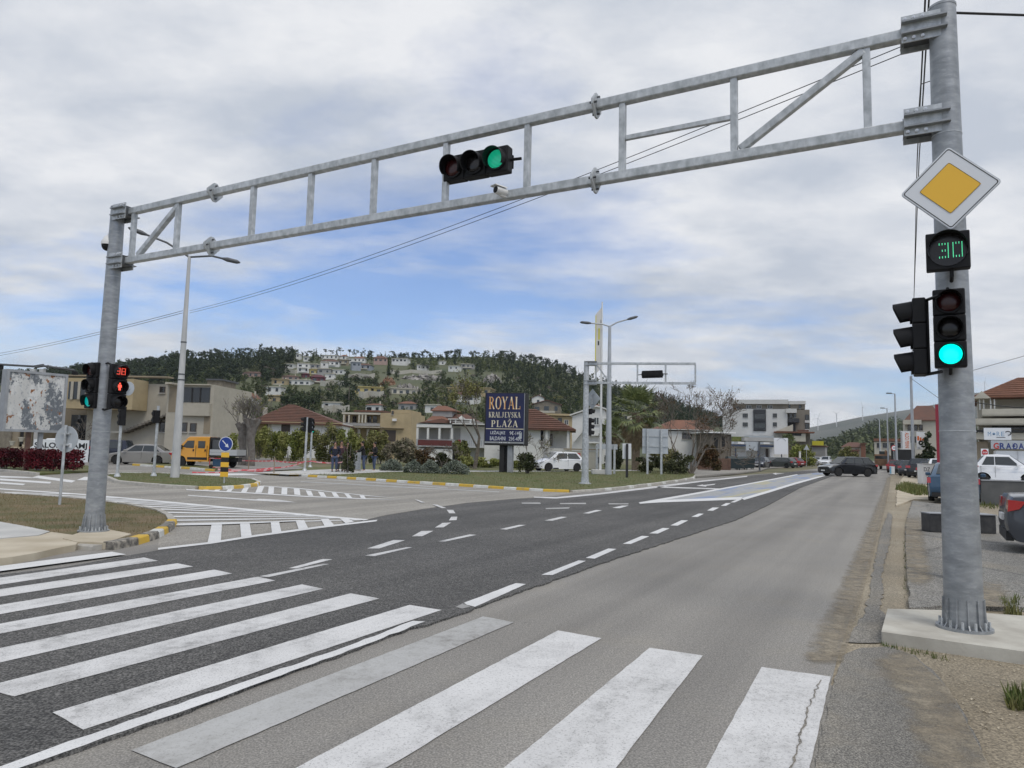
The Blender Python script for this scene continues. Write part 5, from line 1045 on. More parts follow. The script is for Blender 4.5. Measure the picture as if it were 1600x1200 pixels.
    def pane(P, off, nm='window', mm=None):
        nn = (P[1] - P[0]).cross(P[3] - P[0]).normalized(); o_ = Vector((0, 0, .9)); 
        if nn.dot((P[0] + P[2]) / 2 - Vector((xm, 0, .8))) < 0: nn = -nn
        v_ = [p + nn * off for p in P] + [p - nn * .02 for p in P]
        obj(nm, MB().add(v_, [(0, 1, 2, 3), (7, 6, 5, 4), (0, 4, 5, 1), (1, 5, 6, 2), (2, 6, 7, 3), (3, 7, 4, 0)]), mm or M_CGLASS, t)
    zt = H - .05
    pane(quadp((xA + .05, -wb_ * .86, bz), (xA + .05, wb_ * .86, bz), (xB, wr_ * .94, zt + .02), (xB, -wr_ * .94, zt + .02), .04, .96, .10, .95), .022, 'windscreen')
    pane(quadp((xD - .03, wb_ * .86, bz), (xD - .03, -wb_ * .86, bz), (xC, -wr_ * .92, zt + .01), (xC, wr_ * .92, zt + .01), .08, .92, .22, .92), .024, 'rear_window')
    cuts = [.07] + [s_ for s_ in split] + [.93]
    for sgn in (-1, 1):
        for k in range(len(cuts) - 1):
            pane(quadp((xA - .10, sgn * wb_, bz), (xD + .08, sgn * wb_, bz), (xC, sgn * wr_, zt), (xB, sgn * wr_, zt), cuts[k] + .012, cuts[k + 1] - .012, .12, .88), .012 if k % 2 == 0 else .013)
        # mirror, handles, door seams, sill
        obj('mirror', MB().box(xA - .42, xA - .24, sgn * (W / 2 + .0) if sgn > 0 else -W / 2 - .17, sgn * (W / 2 + .17) if sgn > 0 else -W / 2, belt - .01, belt + .12), cp, t, bevel=.03)
        for k, s_ in enumerate(list(split) + [.93]):
            xx = (xA - .10) * (1 - s_) + (xD + .08) * s_; y0 = sgn * (W / 2 * .992)
            obj('door_handle', MB().cbox((xx + .16, y0, belt - .12), (.18, .03, .03)), cp if not dark_low else M_BLACKM, t)
            obj('door_seam', MB().cbox((xx, y0 - sgn * .004, (belt + .36) / 2), (.012, .022, belt - .42)), M_BLACKM, t)
        obj('sill', MB().box(ax[1] + ar + .02, ax[0] - ar - .02, sgn * W / 2 * .96 - .02, sgn * W / 2 * .96 + .02, gap - .02, gap + .09), M_BLACKM, t)
        if lights:
            obj('headlight', MB().prism([(L / 2 - .06, nose - .08), (L / 2 - .05, nose + .03), (L / 2 - .36, nose + .12), (L / 2 - .30, nose + .0)], sgn * W * .30, sgn * W * .462, 'y'), M_HEADL, t)
            tz = (tail - .08) if rear_z is None else rear_z
            obj('tail_light', MB().prism([(-L / 2 + .035, tz - .20), (-L / 2 + .05, tz), (-L / 2 + .30, tz - .02), (-L / 2 + .20, tz - .15)], sgn * W * .30, sgn * W * .485, 'y'), M_TAIL, t)
    obj('grille', MB().box(L / 2 - .09, L / 2 - .005, -W * .27, W * .27, nose - .13, nose - .02), M_BLACKM, t); obj('lower_grille', MB().box(L / 2 - .08, L / 2 + .006, -W * .34, W * .34, .28, .40), M_BLACKM, t)
    obj('number_plate', MB().box(L / 2 - .01, L / 2 + .015, -.26, .26, .41, .52), M_PLATE, t); obj('number_plate', MB().box(-L / 2 - .012, -L / 2 + .05, -.26, .26, .52, .63), M_PLATE, t)
    obj('bumper_insert', MB().box(-L / 2 + .01, -L / 2 + .12, -W * .40, W * .40, gap + .02, .36), M_BLACKM, t)
    rm, ty, hb = wheel_meshes(wr, .2, sp)
    for xc in ax:
        for sgn in (-1, 1):
            wv = obj('wheel', rm, None, t); wv.location = (xc, sgn * (W / 2 - .12), wr); wv.rotation_euler = (0, 0, 0 if sgn < 0 else math.pi)
            obj('tyre', ty, None, wv); obj('hub_cover', hb, None, wv)
    if dark_low:
        for xc in ax:
            for sgn in (-1, 1):
                mb = MB(); P = [(xc + math.cos(a) * (ar + .02), sgn * (W / 2 * .985), max(gap, wr + math.sin(a) * (ar + .02))) for a in np.linspace(0, math.pi, 11)]; mb.tube(P, .035, 6); obj('arch_trim', mb, M_BLACKM, t)
    return t
SEDAN = dict(L=4.65, W=1.81, H=1.45, belt=.93, hood=.82, xA=1.15, xB=.30, xC=-.95, xD=-1.75, tail=.98, wb=2.68, wr=.32, split=(.47,))
HATCH = dict(L=4.0, W=1.73, H=1.47, belt=.92, hood=.84, xA=1.12, xB=.40, xC=-1.30, xD=-1.86, tail=1.02, wb=2.47, wr=.30)
SUV = dict(L=4.70, W=1.88, H=1.67, belt=1.06, hood=.98, xA=1.20, xB=.50, xC=-1.65, xD=-2.20, tail=1.12, wb=2.79, wr=.36, nose=.76, gap=.22, split=(.36, .66))
C_BLACKP = carpaint('black_car_paint', (0.012, 0.013, 0.015)); C_SILV = carpaint('grey_beige_car_paint', (0.27, 0.26, 0.245)); C_WHT = carpaint('white_car_paint', (0.78, 0.79, 0.80)); C_NAVY = carpaint('navy_car_paint', (0.012, 0.016, 0.032))
C_BLUE = carpaint('blue_car_paint', (0.035, 0.085, 0.15)); C_GREY = carpaint('slate_car_paint', (0.055, 0.062, 0.075)); C_GRN = carpaint('dark_green_car_paint', (0.03, 0.038, 0.035)); C_RED = carpaint('dark_red_car_paint', (0.20, 0.02, 0.022)); C_YEL = carpaint('amber_truck_paint', (0.66, 0.30, 0.02))
g = G(1332, 744.5, NZ); car('black_suv', 'black SUV turning across the road in the distance', g + Vector((0, .9, 0)), Vector((-1, -.18, 0)), C_BLACKP, **SUV)
q = at(1291, 728, 138); car('white_van', 'small white van driving towards the camera behind the black SUV', (q.x, 138, 0), Vector((-.52, -.85, 0)), C_WHT, L=4.3, W=1.8, H=1.82, belt=1.12, hood=.98, xA=1.45, xB=.85, xC=-2.0, xD=-2.1, tail=1.2, wb=2.7, wr=.31, nose=.72, dark_low=True)
q = at(222, 726, 50.5); car('silver_sedan', 'silver grey sedan parked in front of the beige building', (q.x, 50.5, 0.0), Vector((-.97, -.12, 0)), C_SILV, **SEDAN)
q = at(158, 724, 54); car('navy_van', 'dark navy van parked behind the left gantry pole', (q.x, 54, 0), Vector((-.98, -.1, 0)), C_NAVY, L=4.5, W=1.8, H=1.72, belt=1.02, hood=.92, xA=1.25, xB=.55, xC=-1.9, xD=-2.1, tail=1.1, wb=2.7, wr=.31)
q = at(88, 716, 52); car('white_car', 'white car half hidden behind the white shop board', (q.x, 52, .25), Vector((-.98, .1, 0)), C_WHT, **HATCH)
g = G(873, 736.5, .1); car('white_hatchback', 'white hatchback parked on the grass beside the dark sign', g + Vector((0, .8, 0)), Vector((-.86, -.42, 0)), C_WHT, **HATCH)
g = G(1489, 786, .05); car('blue_car', 'blue car parked nose-away half hidden behind the right pole', g + Vector((1.15, 1.7, 0)), Vector((.55, .835, 0)), C_BLUE, **{**SEDAN, 'L': 4.1, 'W': 1.7})
g = at(1572, 800, 12.2); cdir = Vector((.86, -.51, 0)).normalized(); bm_ = Vector((g.x, 12.2, .05)) + cdir * 2.26 + Vector((.51, .86, 0)) * .86
car('grey_sedan', 'dark slate sedan tail with red light cut by the right edge', bm_, cdir, C_GREY, **{**SEDAN, 'tail': 1.06, 'belt': .98, 'L': 4.55, 'W': 1.83, 'rear_z': .90})
# small two-seat car on the raised forecourt
q = at(1563, 740, 36.5); car('small_white_car', 'tiny white two-seat car behind the low wall', (q.x + .1, 36.5, .40), Vector((.87, -.49, 0)), C_WHT, L=2.7, W=1.56, H=1.54, belt=.98, hood=.92, xA=.95, xB=.28, xC=-.75, xD=-1.18, tail=1.05, wb=1.87, wr=.29, nose=.70, split=(.62,), sp=9)
q = at(1470, 735, 51); car('white_suv', 'white car parked behind the white cabinet', (q.x, 51, .03), Vector((.5, .86, 0)), C_WHT, **{**SUV, 'L': 4.3})
for i, (px, D_, c, lab, K) in enumerate(((1441, 62, C_BLACKP, 'black car parked right of the banner pole', SUV), (1413, 74, C_BLACKP, 'dark car parked just left of the banner pole, tail to the road', HATCH), (1402, 83, C_RED, 'dark red car farthest in the parked row left of the banner pole', HATCH), (1424, 68, C_GREY, 'slate grey car parked behind the banner pole foot', HATCH), (1456, 57, C_GREY, 'slate car parked between black car and white cabinet', HATCH))):
    q = at(px, 725, D_); car('parked_car', lab, (q.x, D_, .03), Vector((.62, .78, 0)), c, group='cars parked by the banner pole', **K)
for i, (px, D_, c, lab, K, fw) in enumerate(((1188, 92, C_NAVY, 'dark blue hatchback parked beside the dumpsters', HATCH, (-.55, -.83)), (1222, 100, C_GRN, 'dark green hatchback parked before the blue canopy, tail outward', HATCH, (-.6, .8)), (1209, 104, C_BLACKP, 'black car parked between the two cars under the canopy', SEDAN, (-.7, -.7)), (1236, 108, C_RED, 'dark red car behind the dark green hatchback', HATCH, (-.5, .86)),
        (1277, 150, C_WHT, 'white car parked far off left of the van', SUV, (-.5, -.86)), (1283, 172, C_SILV, 'silver car farther off behind the white van', HATCH, (-.5, -.86)), (1268, 135, C_SILV, 'grey car parked by the far green bush', SEDAN, (-.6, -.8)), (1330, 190, C_WHT, 'white van far down the road above the SUV roof', SUV, (-.5, -.86)), (1317, 175, C_SILV, 'pale car far down the road above the SUV bonnet', SEDAN, (-.5, -.86)), (1347, 165, C_RED, 'red car far down the road above the SUV tail', HATCH, (.5, .86)))):
    q = at(px, 716, D_); car('distant_car', lab, (q.x, D_, 0.0), Vector((*fw, 0)), c, group='cars far down the road', **K)
# amber crew-cab pickup with a drop-side bed
q = at(322, 722, 47.5); t = thing('crew_cab_truck', 'amber crew-cab truck with silver drop-side bed in front of the beige building', 'truck', (q.x, 47.5, 0), math.atan2(-.06, -1)); t.scale = (.74, .92, .97)
W_ = 2.0
prof = [(2.55, .45), (2.6, .75), (2.45, 1.0), (2.1, 1.22), (1.35, 1.98), (1.15, 2.08), (-.55, 2.10), (-.6, 2.06), (-.6, .42), (1.22, .42)] + [(1.72 + math.cos(a) * .43, max(.42, .36 + math.sin(a) * .43)) for a in np.linspace(math.pi, 0, 9)] + [(2.3, .42)]
cab = MB(); n = len(prof); vs = []; 
for f, k in ((-1, .95), (-.93, 1), (.93, 1), (1, .95)):
    for x, z in prof: vs.append((x, f * W_ / 2 * (1 - .10 * max(0, (z - 1.1))), z if k == 1 else (z - .04 if z > 1.5 else z)))
fs = [tuple(range(n - 1, -1, -1)), tuple(3 * n + i for i in range(n))]
for l in range(3):
    for i in range(n): j = (i + 1) % n; fs.append((l * n + i, l * n + j, (l + 1) * n + j, (l + 1) * n + i))
obj('cab', cab.add(vs, fs), C_YEL, t, smooth=35)
for sg_ in (-1, 1):
    y = sg_ * W_ / 2
    def wnd(pts): return MB().prism(pts, y * .905, y * .972, 'y')
    obj('window', wnd([(1.75, 1.32), (1.28, 1.80), (.70, 1.82), (.70, 1.30)]), M_CGLASS, t); obj('window', wnd([(.35, 1.32), (.35, 1.80), (-.25, 1.80), (-.25, 1.32)]), M_CGLASS, t)
    for xx in (.52, -.45): obj('door_seam', MB().cbox((xx, y * .985, 1.0), (.02, .04, 1.0)), M_BLACKM, t)
    for xx in (.62, -.40): obj('door_handle', MB().cbox((xx + .1, y * 1.0, 1.17), (.10, .05, .14)), M_BLACKM, t)
    obj('side_trim', MB().cbox((.35, y, .62), (1.7, .05, .16)), M_BLACKM, t); obj('mirror', MB().cbox((1.72, y * 1.1, 1.36), (.14, .2, .26)), M_BLACKM, t)
    obj('headlight', MB().cbox((2.46, y * .78, .92), (.22, .34, .26)), M_HEADL, t)
obj('windscreen', MB().add([(2.08, -.82, 1.27), (2.08, .82, 1.27), (1.40, .74, 1.96), (1.40, -.74, 1.96), (2.05, -.82, 1.24), (2.05, .82, 1.24), (1.37, .74, 1.93), (1.37, -.74, 1.93)], [(0, 1, 2, 3), (7, 6, 5, 4), (0, 4, 5, 1), (1, 5, 6, 2), (2, 6, 7, 3), (3, 7, 4, 0)]), M_CGLASS, t)
M_ALU = mat('silver_dropside', (0.52, 0.53, 0.53), .45, metal=.4)
for sg_ in (-1, 1):
    for z in (.86, 1.06): obj('bed_side', MB().box(-3.05, -.72, sg_ * 1.03 - .02, sg_ * 1.03 + .02, z, z + .19), M_ALU, t)
obj('bed_floor', MB().box(-3.05, -.70, -1.0, 1.0, .78, .86), M_BLACKM, t); obj('tailgate', MB().box(-3.10, -3.06, -1.0, 1.0, .86, 1.25), M_ALU, t); obj('headboard', MB().box(-.72, -.66, -.95, .95, .86, 2.08), M_BLACKM, t)
obj('chassis', MB().box(-3.0, 2.2, -.45, .45, .42, .70), M_BLACKM, t); obj('toolbox', MB().box(-1.7, -.8, -.8, .8, .87, 1.9), M_DSTEEL, t)
rm, ty, hb = wheel_meshes(.36, .22, 5)
for xc in (1.72, -2.0):
    for sg_ in (-1, 1):
        wv = obj('wheel', rm, None, t); wv.location = (xc, sg_ * .86, .36); wv.rotation_euler = (0, 0, 0 if sg_ < 0 else math.pi); obj('tyre', ty, None, wv); obj('hub_cover', hb, None, wv)
# compactor / tools by the truck
q = at(340, 730, 43.5); t = thing('small_generator', 'small blue and red machine on the ground beside the truck', 'machine', (q.x, 43.5, .1)); obj('body', MB().box(-.25, .25, -.2, .2, .12, .55), C_BLUE, t, bevel=.03); obj('frame', MB().tube([(-.4, -.25, .05), (.4, -.25, .05), (.4, -.25, .6), (-.4, -.25, .6), (-.4, -.25, .05)], .03, 6), M_TAPE, t); obj('wheel', MB().lathe([(.12, -.24), (.12, -.3)], 12, 'y', (-.3, 0, .12)), M_RUB, t)
# brown flatbed with machinery, and a dark truck, far right
M_BRN = mat('rust_brown_steel', (0.16, 0.085, 0.045), .7, (0.23, 0.13, 0.07), 1.2)
q = at(1383, 722, 108); t = thing('flatbed_truck', 'brown flatbed truck with excavator parts far down the road', 'truck', (q.x, 108, 0), rad(235)); t.scale = (.8, .8, .8)
obj('bed', MB().box(-3.2, 3.0, -1.2, 1.2, .95, 1.25), M_BRN, t); obj('bed_side', MB().box(-3.2, 3.0, -1.24, -1.2, 1.2, 1.75), M_BRN, t); obj('cab', MB().prism([(3.1, .7), (4.9, .7), (4.9, 1.8), (4.6, 2.8), (3.1, 2.8)], -1.15, 1.15, 'y'), M_BRN, t, bevel=.05); obj('windscreen', MB().box(4.70, 4.86, -1.0, 1.0, 1.8, 2.5), M_CGLASS, t)
obj('digger_body', MB().box(-1.6, .6, -.9, .9, 1.5, 2.6), M_BRN, t, bevel=.1); obj('digger_boom', MB().tube([(-.5, 0, 2.3), (-1.2, 0, 3.5), (-2.4, 0, 3.3), (-2.9, 0, 2.2)], [.2, .18, .15, .12], 8), M_BRN, t); obj('digger_cab', MB().box(-.4, .6, -.9, 0, 2.5, 3.4), M_CGLASS, t)
for x in (-2.4, -1.4, 3.9):
    for s_ in (-1, 1): obj('wheel', MB().lathe([(.3, -.14), (.48, -.14), (.48, .14), (.3, .14)], 16, 'y', (x, s_ * 1.0, .48)), M_RUB, t)
q = at(1408, 716, 97); t = thing('dark_truck', 'dark box truck behind the banners on the right', 'truck', (q.x, 97, 0), rad(62)); obj('box', MB().box(-3.2, 1.6, -1.2, 1.2, .8, 2.9), M_BLACKM, t, bevel=.04); obj('cab', MB().prism([(1.7, .5), (3.5, .5), (3.5, 1.5), (3.1, 2.5), (1.7, 2.5)], -1.1, 1.1, 'y'), C_BLACKP, t, bevel=.05); obj('windscreen', MB().box(3.2, 3.4, -.95, .95, 1.5, 2.2), M_CGLASS, t)
for x in (-2.2, 2.6):
    for s_ in (-1, 1): obj('wheel', MB().lathe([(.3, -.14), (.48, -.14), (.48, .14), (.3, .14)], 16, 'y', (x, s_ * 1.0, .48)), M_RUB, t)
# ================================================================== buildings near the junction
def wallmat(name, c, d=.82, sc=.5): return mat(name, c, .85, tuple(x * d for x in c), sc, 6.0, .35, .7, bump=.08, bscale=20,
        extra=lambda t, b, noise, ramp, mixc, cur, vec: mixc(0.35, cur, ramp(noise(2.2, 5, .65), .35, .7, (.72, .71, .69), L3), 'MULTIPLY'))
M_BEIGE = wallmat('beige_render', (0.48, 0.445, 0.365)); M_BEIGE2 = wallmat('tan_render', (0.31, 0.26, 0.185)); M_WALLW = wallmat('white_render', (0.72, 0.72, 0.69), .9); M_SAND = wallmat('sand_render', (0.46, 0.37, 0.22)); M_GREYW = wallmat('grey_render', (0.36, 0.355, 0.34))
M_CRM = wallmat('cream_render', (0.56, 0.53, 0.44)); M_STONE = wallmat('stone_wall', (0.25, 0.22, 0.17), .6, 3.0); M_WFRM = mat('window_frame_white', (0.62, 0.62, 0.6), .5); M_DFRM = mat('window_frame_brown', (0.06, 0.045, 0.035), .6)
def tiles(name, c0, c1): return mat(name, c0, .85, c1, 1.1, 8.0, .3, .7, bump=.3, bscale=14, extra=lambda t, b, noise, ramp, mixc, cur, vec: mixc(.5, cur, ramp(noise(9, 3, .7), .35, .7, (.5,) * 3, (1.35,) * 3), 'MULTIPLY'))
M_TILE = tiles('red_brown_tiles', (0.165, 0.078, 0.053), (0.115, 0.065, 0.048)); M_TILEO = tiles('orange_tiles', (0.235, 0.105, 0.062), (0.175, 0.085, 0.055))
class Bd:
    def __init__(s, name, label, Y, pxc, rz=0.0, cat='building', z=0.0):
        s.Y = Y; s.x0 = at(pxc, 700, Y).x; s.t = thing(name, label, cat, (s.x0, Y, z), rz); s.z = z; s.c = math.cos(rz); s.s = math.sin(rz)
    def xz(s, px, py, off=0.0):
        """pixel to local x, z on the facade plane (off metres behind it)"""
        d = ray(px, py); n = Vector((-s.s, s.c, 0)); o = Vector((s.x0, s.Y, 0)) + n * off; t_ = (o - Vector((0, 0, CAMH))).dot(n) / d.dot(n); p = Vector((0, 0, CAMH)) + d * t_
        r_ = p - Vector((s.x0, s.Y, 0)); return r_.x * s.c + r_.y * s.s, p.z - s.z
    def box(s, nm, px0, px1, py0, py1, y0, y1, m, par=None, bevel=0, ground=False):
        x0, z1 = s.xz(px0, py0, y0); x1, z0 = s.xz(px1, py1, y0)
        if ground: z0 = -.05
        return obj(nm, MB().box(min(x0, x1), max(x0, x1), y0, y1, min(z0, z1), max(z0, z1)), m, par or s.t, bevel=bevel)
    def win(s, px0, px1, py0, py1, y=0.0, fm=None, gm=None, nm='window', mull=1, fw=.06, sill=True):
        x0, z1 = s.xz(px0, py0, y); x1, z0 = s.xz(px1, py1, y); f = MB()
        f.box(x0, x1, y - .05, y + .04, z0, z0 + fw).box(x0, x1, y - .05, y + .04, z1 - fw, z1).box(x0, x0 + fw, y - .05, y + .04, z0 + fw, z1 - fw).box(x1 - fw, x1, y - .05, y + .04, z0 + fw, z1 - fw)
        for k in range(mull): xx = x0 + (x1 - x0) * (k + 1) / (mull + 1); f.box(xx - fw / 2, xx + fw / 2, y - .045, y + .03, z0 + fw, z1 - fw)
        w_ = obj(nm, f, fm or M_DFRM, s.t); obj('pane', MB().box(x0 + fw * .5, x1 - fw * .5, y - .02, y - .005, z0 + fw * .5, z1 - fw * .5), gm or M_GLASS, w_)
        if sill: obj('sill', MB().box(x0 - .06, x1 + .06, y - .12, y - .002, z0 - .06, z0 - .001), M_CONCP, w_)
        return w_
# -------- beige concrete building on the left
b = Bd('concrete_building', 'beige flat-roofed concrete building with outside stairs on the left', 60, 240, rad(-3))
b.box('wall', 96, 140, 592, 735, 3.0, 9, M_BEIGE2, ground=True)
b.box('wall', 140, 262, 598, 735, 1.5, 9, M_BEIGE, ground=True)
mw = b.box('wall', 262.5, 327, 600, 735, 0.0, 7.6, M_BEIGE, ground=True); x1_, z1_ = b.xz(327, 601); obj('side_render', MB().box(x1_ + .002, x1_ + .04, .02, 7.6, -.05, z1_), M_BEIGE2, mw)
b.box('upper_block', 98, 206, 590, 640, -.8, 1.4, M_SAND)
b.box('upper_glazing', 108, 150, 596, 624, -.86, -.81, M_GLASS)
for px in (100, 112, 123, 135, 147): b.box('mullion', px - .8, px + .8, 596, 624, -.93, -.87, M_BEIGE)
b.box('parapet', 96, 262, 585, 590, 1.0, 2.0, M_BEIGE2); b.box('parapet', 258, 328, 599, 602, -.3, .6, M_BEIGE); b.box('canopy_slab', 258, 268, 597, 600, -1.0, 1.4, M_BEIGE)
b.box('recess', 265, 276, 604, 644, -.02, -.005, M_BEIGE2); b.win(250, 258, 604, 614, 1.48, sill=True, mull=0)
gl = b.box('ribbon_glazing', 286.5, 327.2, 605, 629, -.05, -.01, M_GLASS)
for px in (300, 313): b.box('glazing_bar', px - .4, px + .4, 605.5, 628.5, -.08, -.051, M_BLACKM, gl)
b.box('projecting_bay', 283, 326, 629.5, 650, -.35, -.01, M_BEIGE)
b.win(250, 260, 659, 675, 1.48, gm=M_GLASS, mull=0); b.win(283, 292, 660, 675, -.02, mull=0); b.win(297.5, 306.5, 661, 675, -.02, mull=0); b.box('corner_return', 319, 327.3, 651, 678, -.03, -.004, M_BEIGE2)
b.box('roof_hut', 324, 345, 594, 606, 4.2, 7.2, M_STONE); b.box('roof_hut_cover', 322, 347, 591.5, 594.5, 4.0, 7.5, M_DSTEEL)
st = []
for k in range(15):    # outside stair
    f = k / 14.0; px = 186 + f * 78; py = 673.5 - f * 30
    st.append(b.box('step', px, px + 6.6, py, py + 3.0, .45, 1.49, mat('dark_stair', (.14, .125, .10), .9, (.19, .17, .14), 3)))
b.box('stair_landing', 172, 187, 673.5, 676.5, .5, 1.49, M_CONC)
for px in (118, 124): b.box('door_leaf', px, px + 5, 660, 715, 2.93, 2.99, M_GLASS)
b.box('ground_glazing', 112, 139, 648, 715, 2.90, 2.96, M_GLASS)
# stone house at the far left edge with steps and pots
b = Bd('stone_house', 'rough stone house corner at the far left edge under the billboard', 58, 0); b.box('wall', -60, 12, 671, 735, 0, 6, M_STONE, ground=True); b.box('plaster_wall', 12.5, 24, 668, 735, .2, 6, M_BEIGE2, ground=True); b.box('doorway', 25, 34, 672, 700, .4, .5, M_BLACKM)
b.box('upper_storey', -60, 8, 612, 670, 1.0, 7, M_WALLW); b.box('balcony', -60, 4, 645, 655, .2, .9, M_TILE)
for k in range(4): b.box('step', 14 + k * 2, 38, 702 - k * 4, 706 - k * 4, -.2 + k * .3, .3 + k * .3, M_CONCB)
for i, px in enumerate((19, 33)):
    q = at(px, 694 if i == 0 else 688, 57); t = thing('flower_pot', ['lower pale flower pot on the stone house steps', 'upper pale flower pot on the stone house steps'][i], 'flower pot', q); obj('pot', MB().lathe([(.12, -.1), (.2, .2), (.23, .2), (.23, .26), (.19, .26)], 14), M_CRM, t); obj('soil', MB().lathe([(.19, .22), (.02, .225)], 12), M_BLACKM, t)
# -------- hip-roofed house
def hip(b, px0, px1, py_e, py_r, rpx0, rpx1, y0, y1, m, ov=.5, nm='roof'):
    x0, ze = b.xz(px0, py_e, y0); x1, _ = b.xz(px1, py_e, y0); ym = (y0 + y1) / 2; r0, zr = b.xz(rpx0, py_r, ym); r1, _ = b.xz(rpx1, py_r, ym)
    t_ = .14; vs = [(x0, y0 - ov, ze), (x1, y0 - ov, ze), (x1, y1 + ov, ze), (x0, y1 + ov, ze), (r0, ym, zr), (r1, ym, zr)]
    return obj(nm, MB().add(vs + [(v[0], v[1], v[2] - t_) for v in vs[:4]], [(0, 1, 5, 4), (1, 2, 5), (2, 3, 4, 5), (3, 0, 4), (6, 7, 1, 0), (7, 8, 2, 1), (8, 9, 3, 2), (9, 6, 0, 3), (9, 8, 7, 6)]), m, b.t), (x0, x1, ze, r0, r1, zr, ym)
def tile_rows(b, roof, g, y0, ov, rows, m):
    x0, x1, ze, r0, r1, zr, ym = g
    for k in range(rows):   # courses of tiles on the front slope, each its own strip
        f = (k + .15) / rows; a0 = x0 + (r0 - x0) * f; a1 = x1 + (r1 - x1) * f; yy = y0 - ov + (ym - y0 + ov) * f; zz = ze + (zr - ze) * f
        obj('tile_course', MB().bar((a0 + .1, yy, zz + .025), (a1 - .1, yy, zz + .025), .16, .05), m, roof)
b = Bd('hip_roof_house', 'white house with brown hip roof behind the green hedge', 95, 465, rad(4)); b.box('wall', 418, 532, 658, 730, 0, 9, M_WALLW, ground=True); b.box('porch_wall', 393, 417.5, 660, 730, 1.8, 9, M_SAND, ground=True)
rf, g = hip(b, 389, 537, 660, 632, 450, 461, 0, 9, M_TILE, .8); tile_rows(b, rf, g, 0, .8, 12, M_TILE)
b.win(440, 453, 661.5, 675, -.02, gm=M_DFRM, mull=0); b.win(416, 422, 661, 674, -.02, gm=M_DFRM, mull=0); b.box('eave', 391, 535, 659.5, 661, -.7, -.6, M_SAND)
for px in (419, 516): b.box('corner_post', px, px + 2, 661, 730, -.06, -.01, M_CRM, ground=True)
b.box('chimney', 411, 415.5, 636, 655, 3.0, 3.6, M_CRM, rf)
# -------- sand-coloured house with balconies
b = Bd('sand_house', 'sand coloured house with curved balcony behind the hedge', 108, 590, rad(-6)); b.box('wall', 538, 594, 648, 730, 1.8, 9, M_SAND, ground=True); b.box('side_wall', 594.5, 640, 645, 730, 0, 9.2, M_SAND, ground=True)
b.box('attic_gable', 611, 640, 640, 645.5, .3, 8, M_SAND); b.box('roof_slab', 534, 596, 644, 648, .2, 9.5, M_CRM); b.box('roof_tiles', 553, 598, 640.5, 644, 2.5, 8, M_TILE)
b.box('balcony_slab', 534, 600, 666, 669, .0, 1.79, M_CRM); b.box('balcony_front', 534.5, 596, 660.5, 666, .02, .14, M_GREYW); b.box('terrace_slab', 534, 630, 667, 669.5, -.6, -.02, M_BEIGE2)
for px in (537, 545, 561, 566, 571): b.box('column', px - .8, px + .8, 648, 660.4, .1, .3, M_CRM)
for px in (541, 551, 574, 583): b.win(px, px + 6, 650, 660.4, 1.78, mull=1)
b.box('ac_unit', 613, 619, 654, 658, -.4, -.01, M_WHITE); b.win(612, 615, 642, 648, -.02, mull=0); b.box('lower_opening', 600, 618, 672, 690, -.04, -.01, M_DFRM)
for px in (541, 560, 574): b.box('column', px - .8, px + .8, 669.6, 720, .2, .5, M_CRM)
# small roof between
b = Bd('small_house', 'small house with orange roof between the two houses behind the hedge', 112, 528); b.box('wall', 516, 545, 672, 730, 0, 5, M_WALLW, ground=True); hip(b, 514, 548, 672, 661, 524, 538, 0, 5, M_TILEO, .3)
# -------- white building with columns
b = Bd('white_terrace_building', 'white flat building with columned terrace and dark red balcony panel', 76, 705, rad(3)); b.box('wall', 651, 770, 664, 735, 1.5, 8, M_WALLW, ground=True)
b.box('fascia', 651, 706, 662, 668.5, -.1, 1.49, M_WALLW); b.box('roof_slab', 706.5, 772, 661, 664, -.4, 8.2, M_WALLW); b.box('roof_slab', 651, 706, 660.5, 661.9, -.2, 8.2, M_WALLW)
for px in (652, 668.5, 686.5, 706): b.box('column', px - 1.3, px + 1.3, 668.6, 686, -.05, .2, M_WALLW)
for px in (655, 672, 690): b.box('shutter', px, px + 12.5, 669.5, 686, 1.42, 1.48, M_GREYW)
b.box('shutter', 710, 719, 669, 687, 1.42, 1.48, M_GREYW)
b.box('red_panel', 653, 706, 687, 697, -.25, -.1, mat('dark_red_panel', (0.13, 0.028, 0.026), .6, (0.10, 0.025, 0.022), .8)); b.box('balcony_slab', 651, 772, 697.5, 700, -.3, 1.49, M_WALLW)
b.box('ground_wall', 653, 706, 700.5, 735, -.1, 1.4, M_WALLW, ground=True); b.box('red_post', 715, 719, 687, 720, -.2, .1, M_REDE)
for px in np.arange(720, 768, 3.2): b.box('baluster', px, px + .5, 688.5, 697.4, -.24, -.18, M_FRAME)
b.box('handrail', 719, 768, 687.2, 688.4, -.27, -.15, M_FRAME); b.box('ground_opening', 709, 730, 702, 725, 1.4, 1.48, M_DFRM); b.box('garage_wall', 757, 793, 695, 735, -.6, .6, M_WALLW, ground=True)
b.box('roof_pergola', 700, 742, 654, 656, 1, 5, M_WALLW)
for px in (703, 711, 721, 734): b.box('pergola_post', px, px + 1.6, 656.1, 661, 1.2, 1.5, M_WALLW)
x0, z0 = b.xz(715, 654, 1); x1, z1 = b.xz(727, 649.5, 1); obj('pediment', MB().prism([(x0, z0), (x1, z0), ((x0 + x1) / 2, z1)], 1, 3, 'y'), M_WALLW, b.t)
x0, z0 = b.xz(655, 660, 2); x1, z1 = b.xz(690, 656, 2); obj('roof_gable', MB().prism([(x0, z0), (x1 + 2, z0), (x1, z1 + .15)], 2, 7, 'y'), M_TILE, b.t)
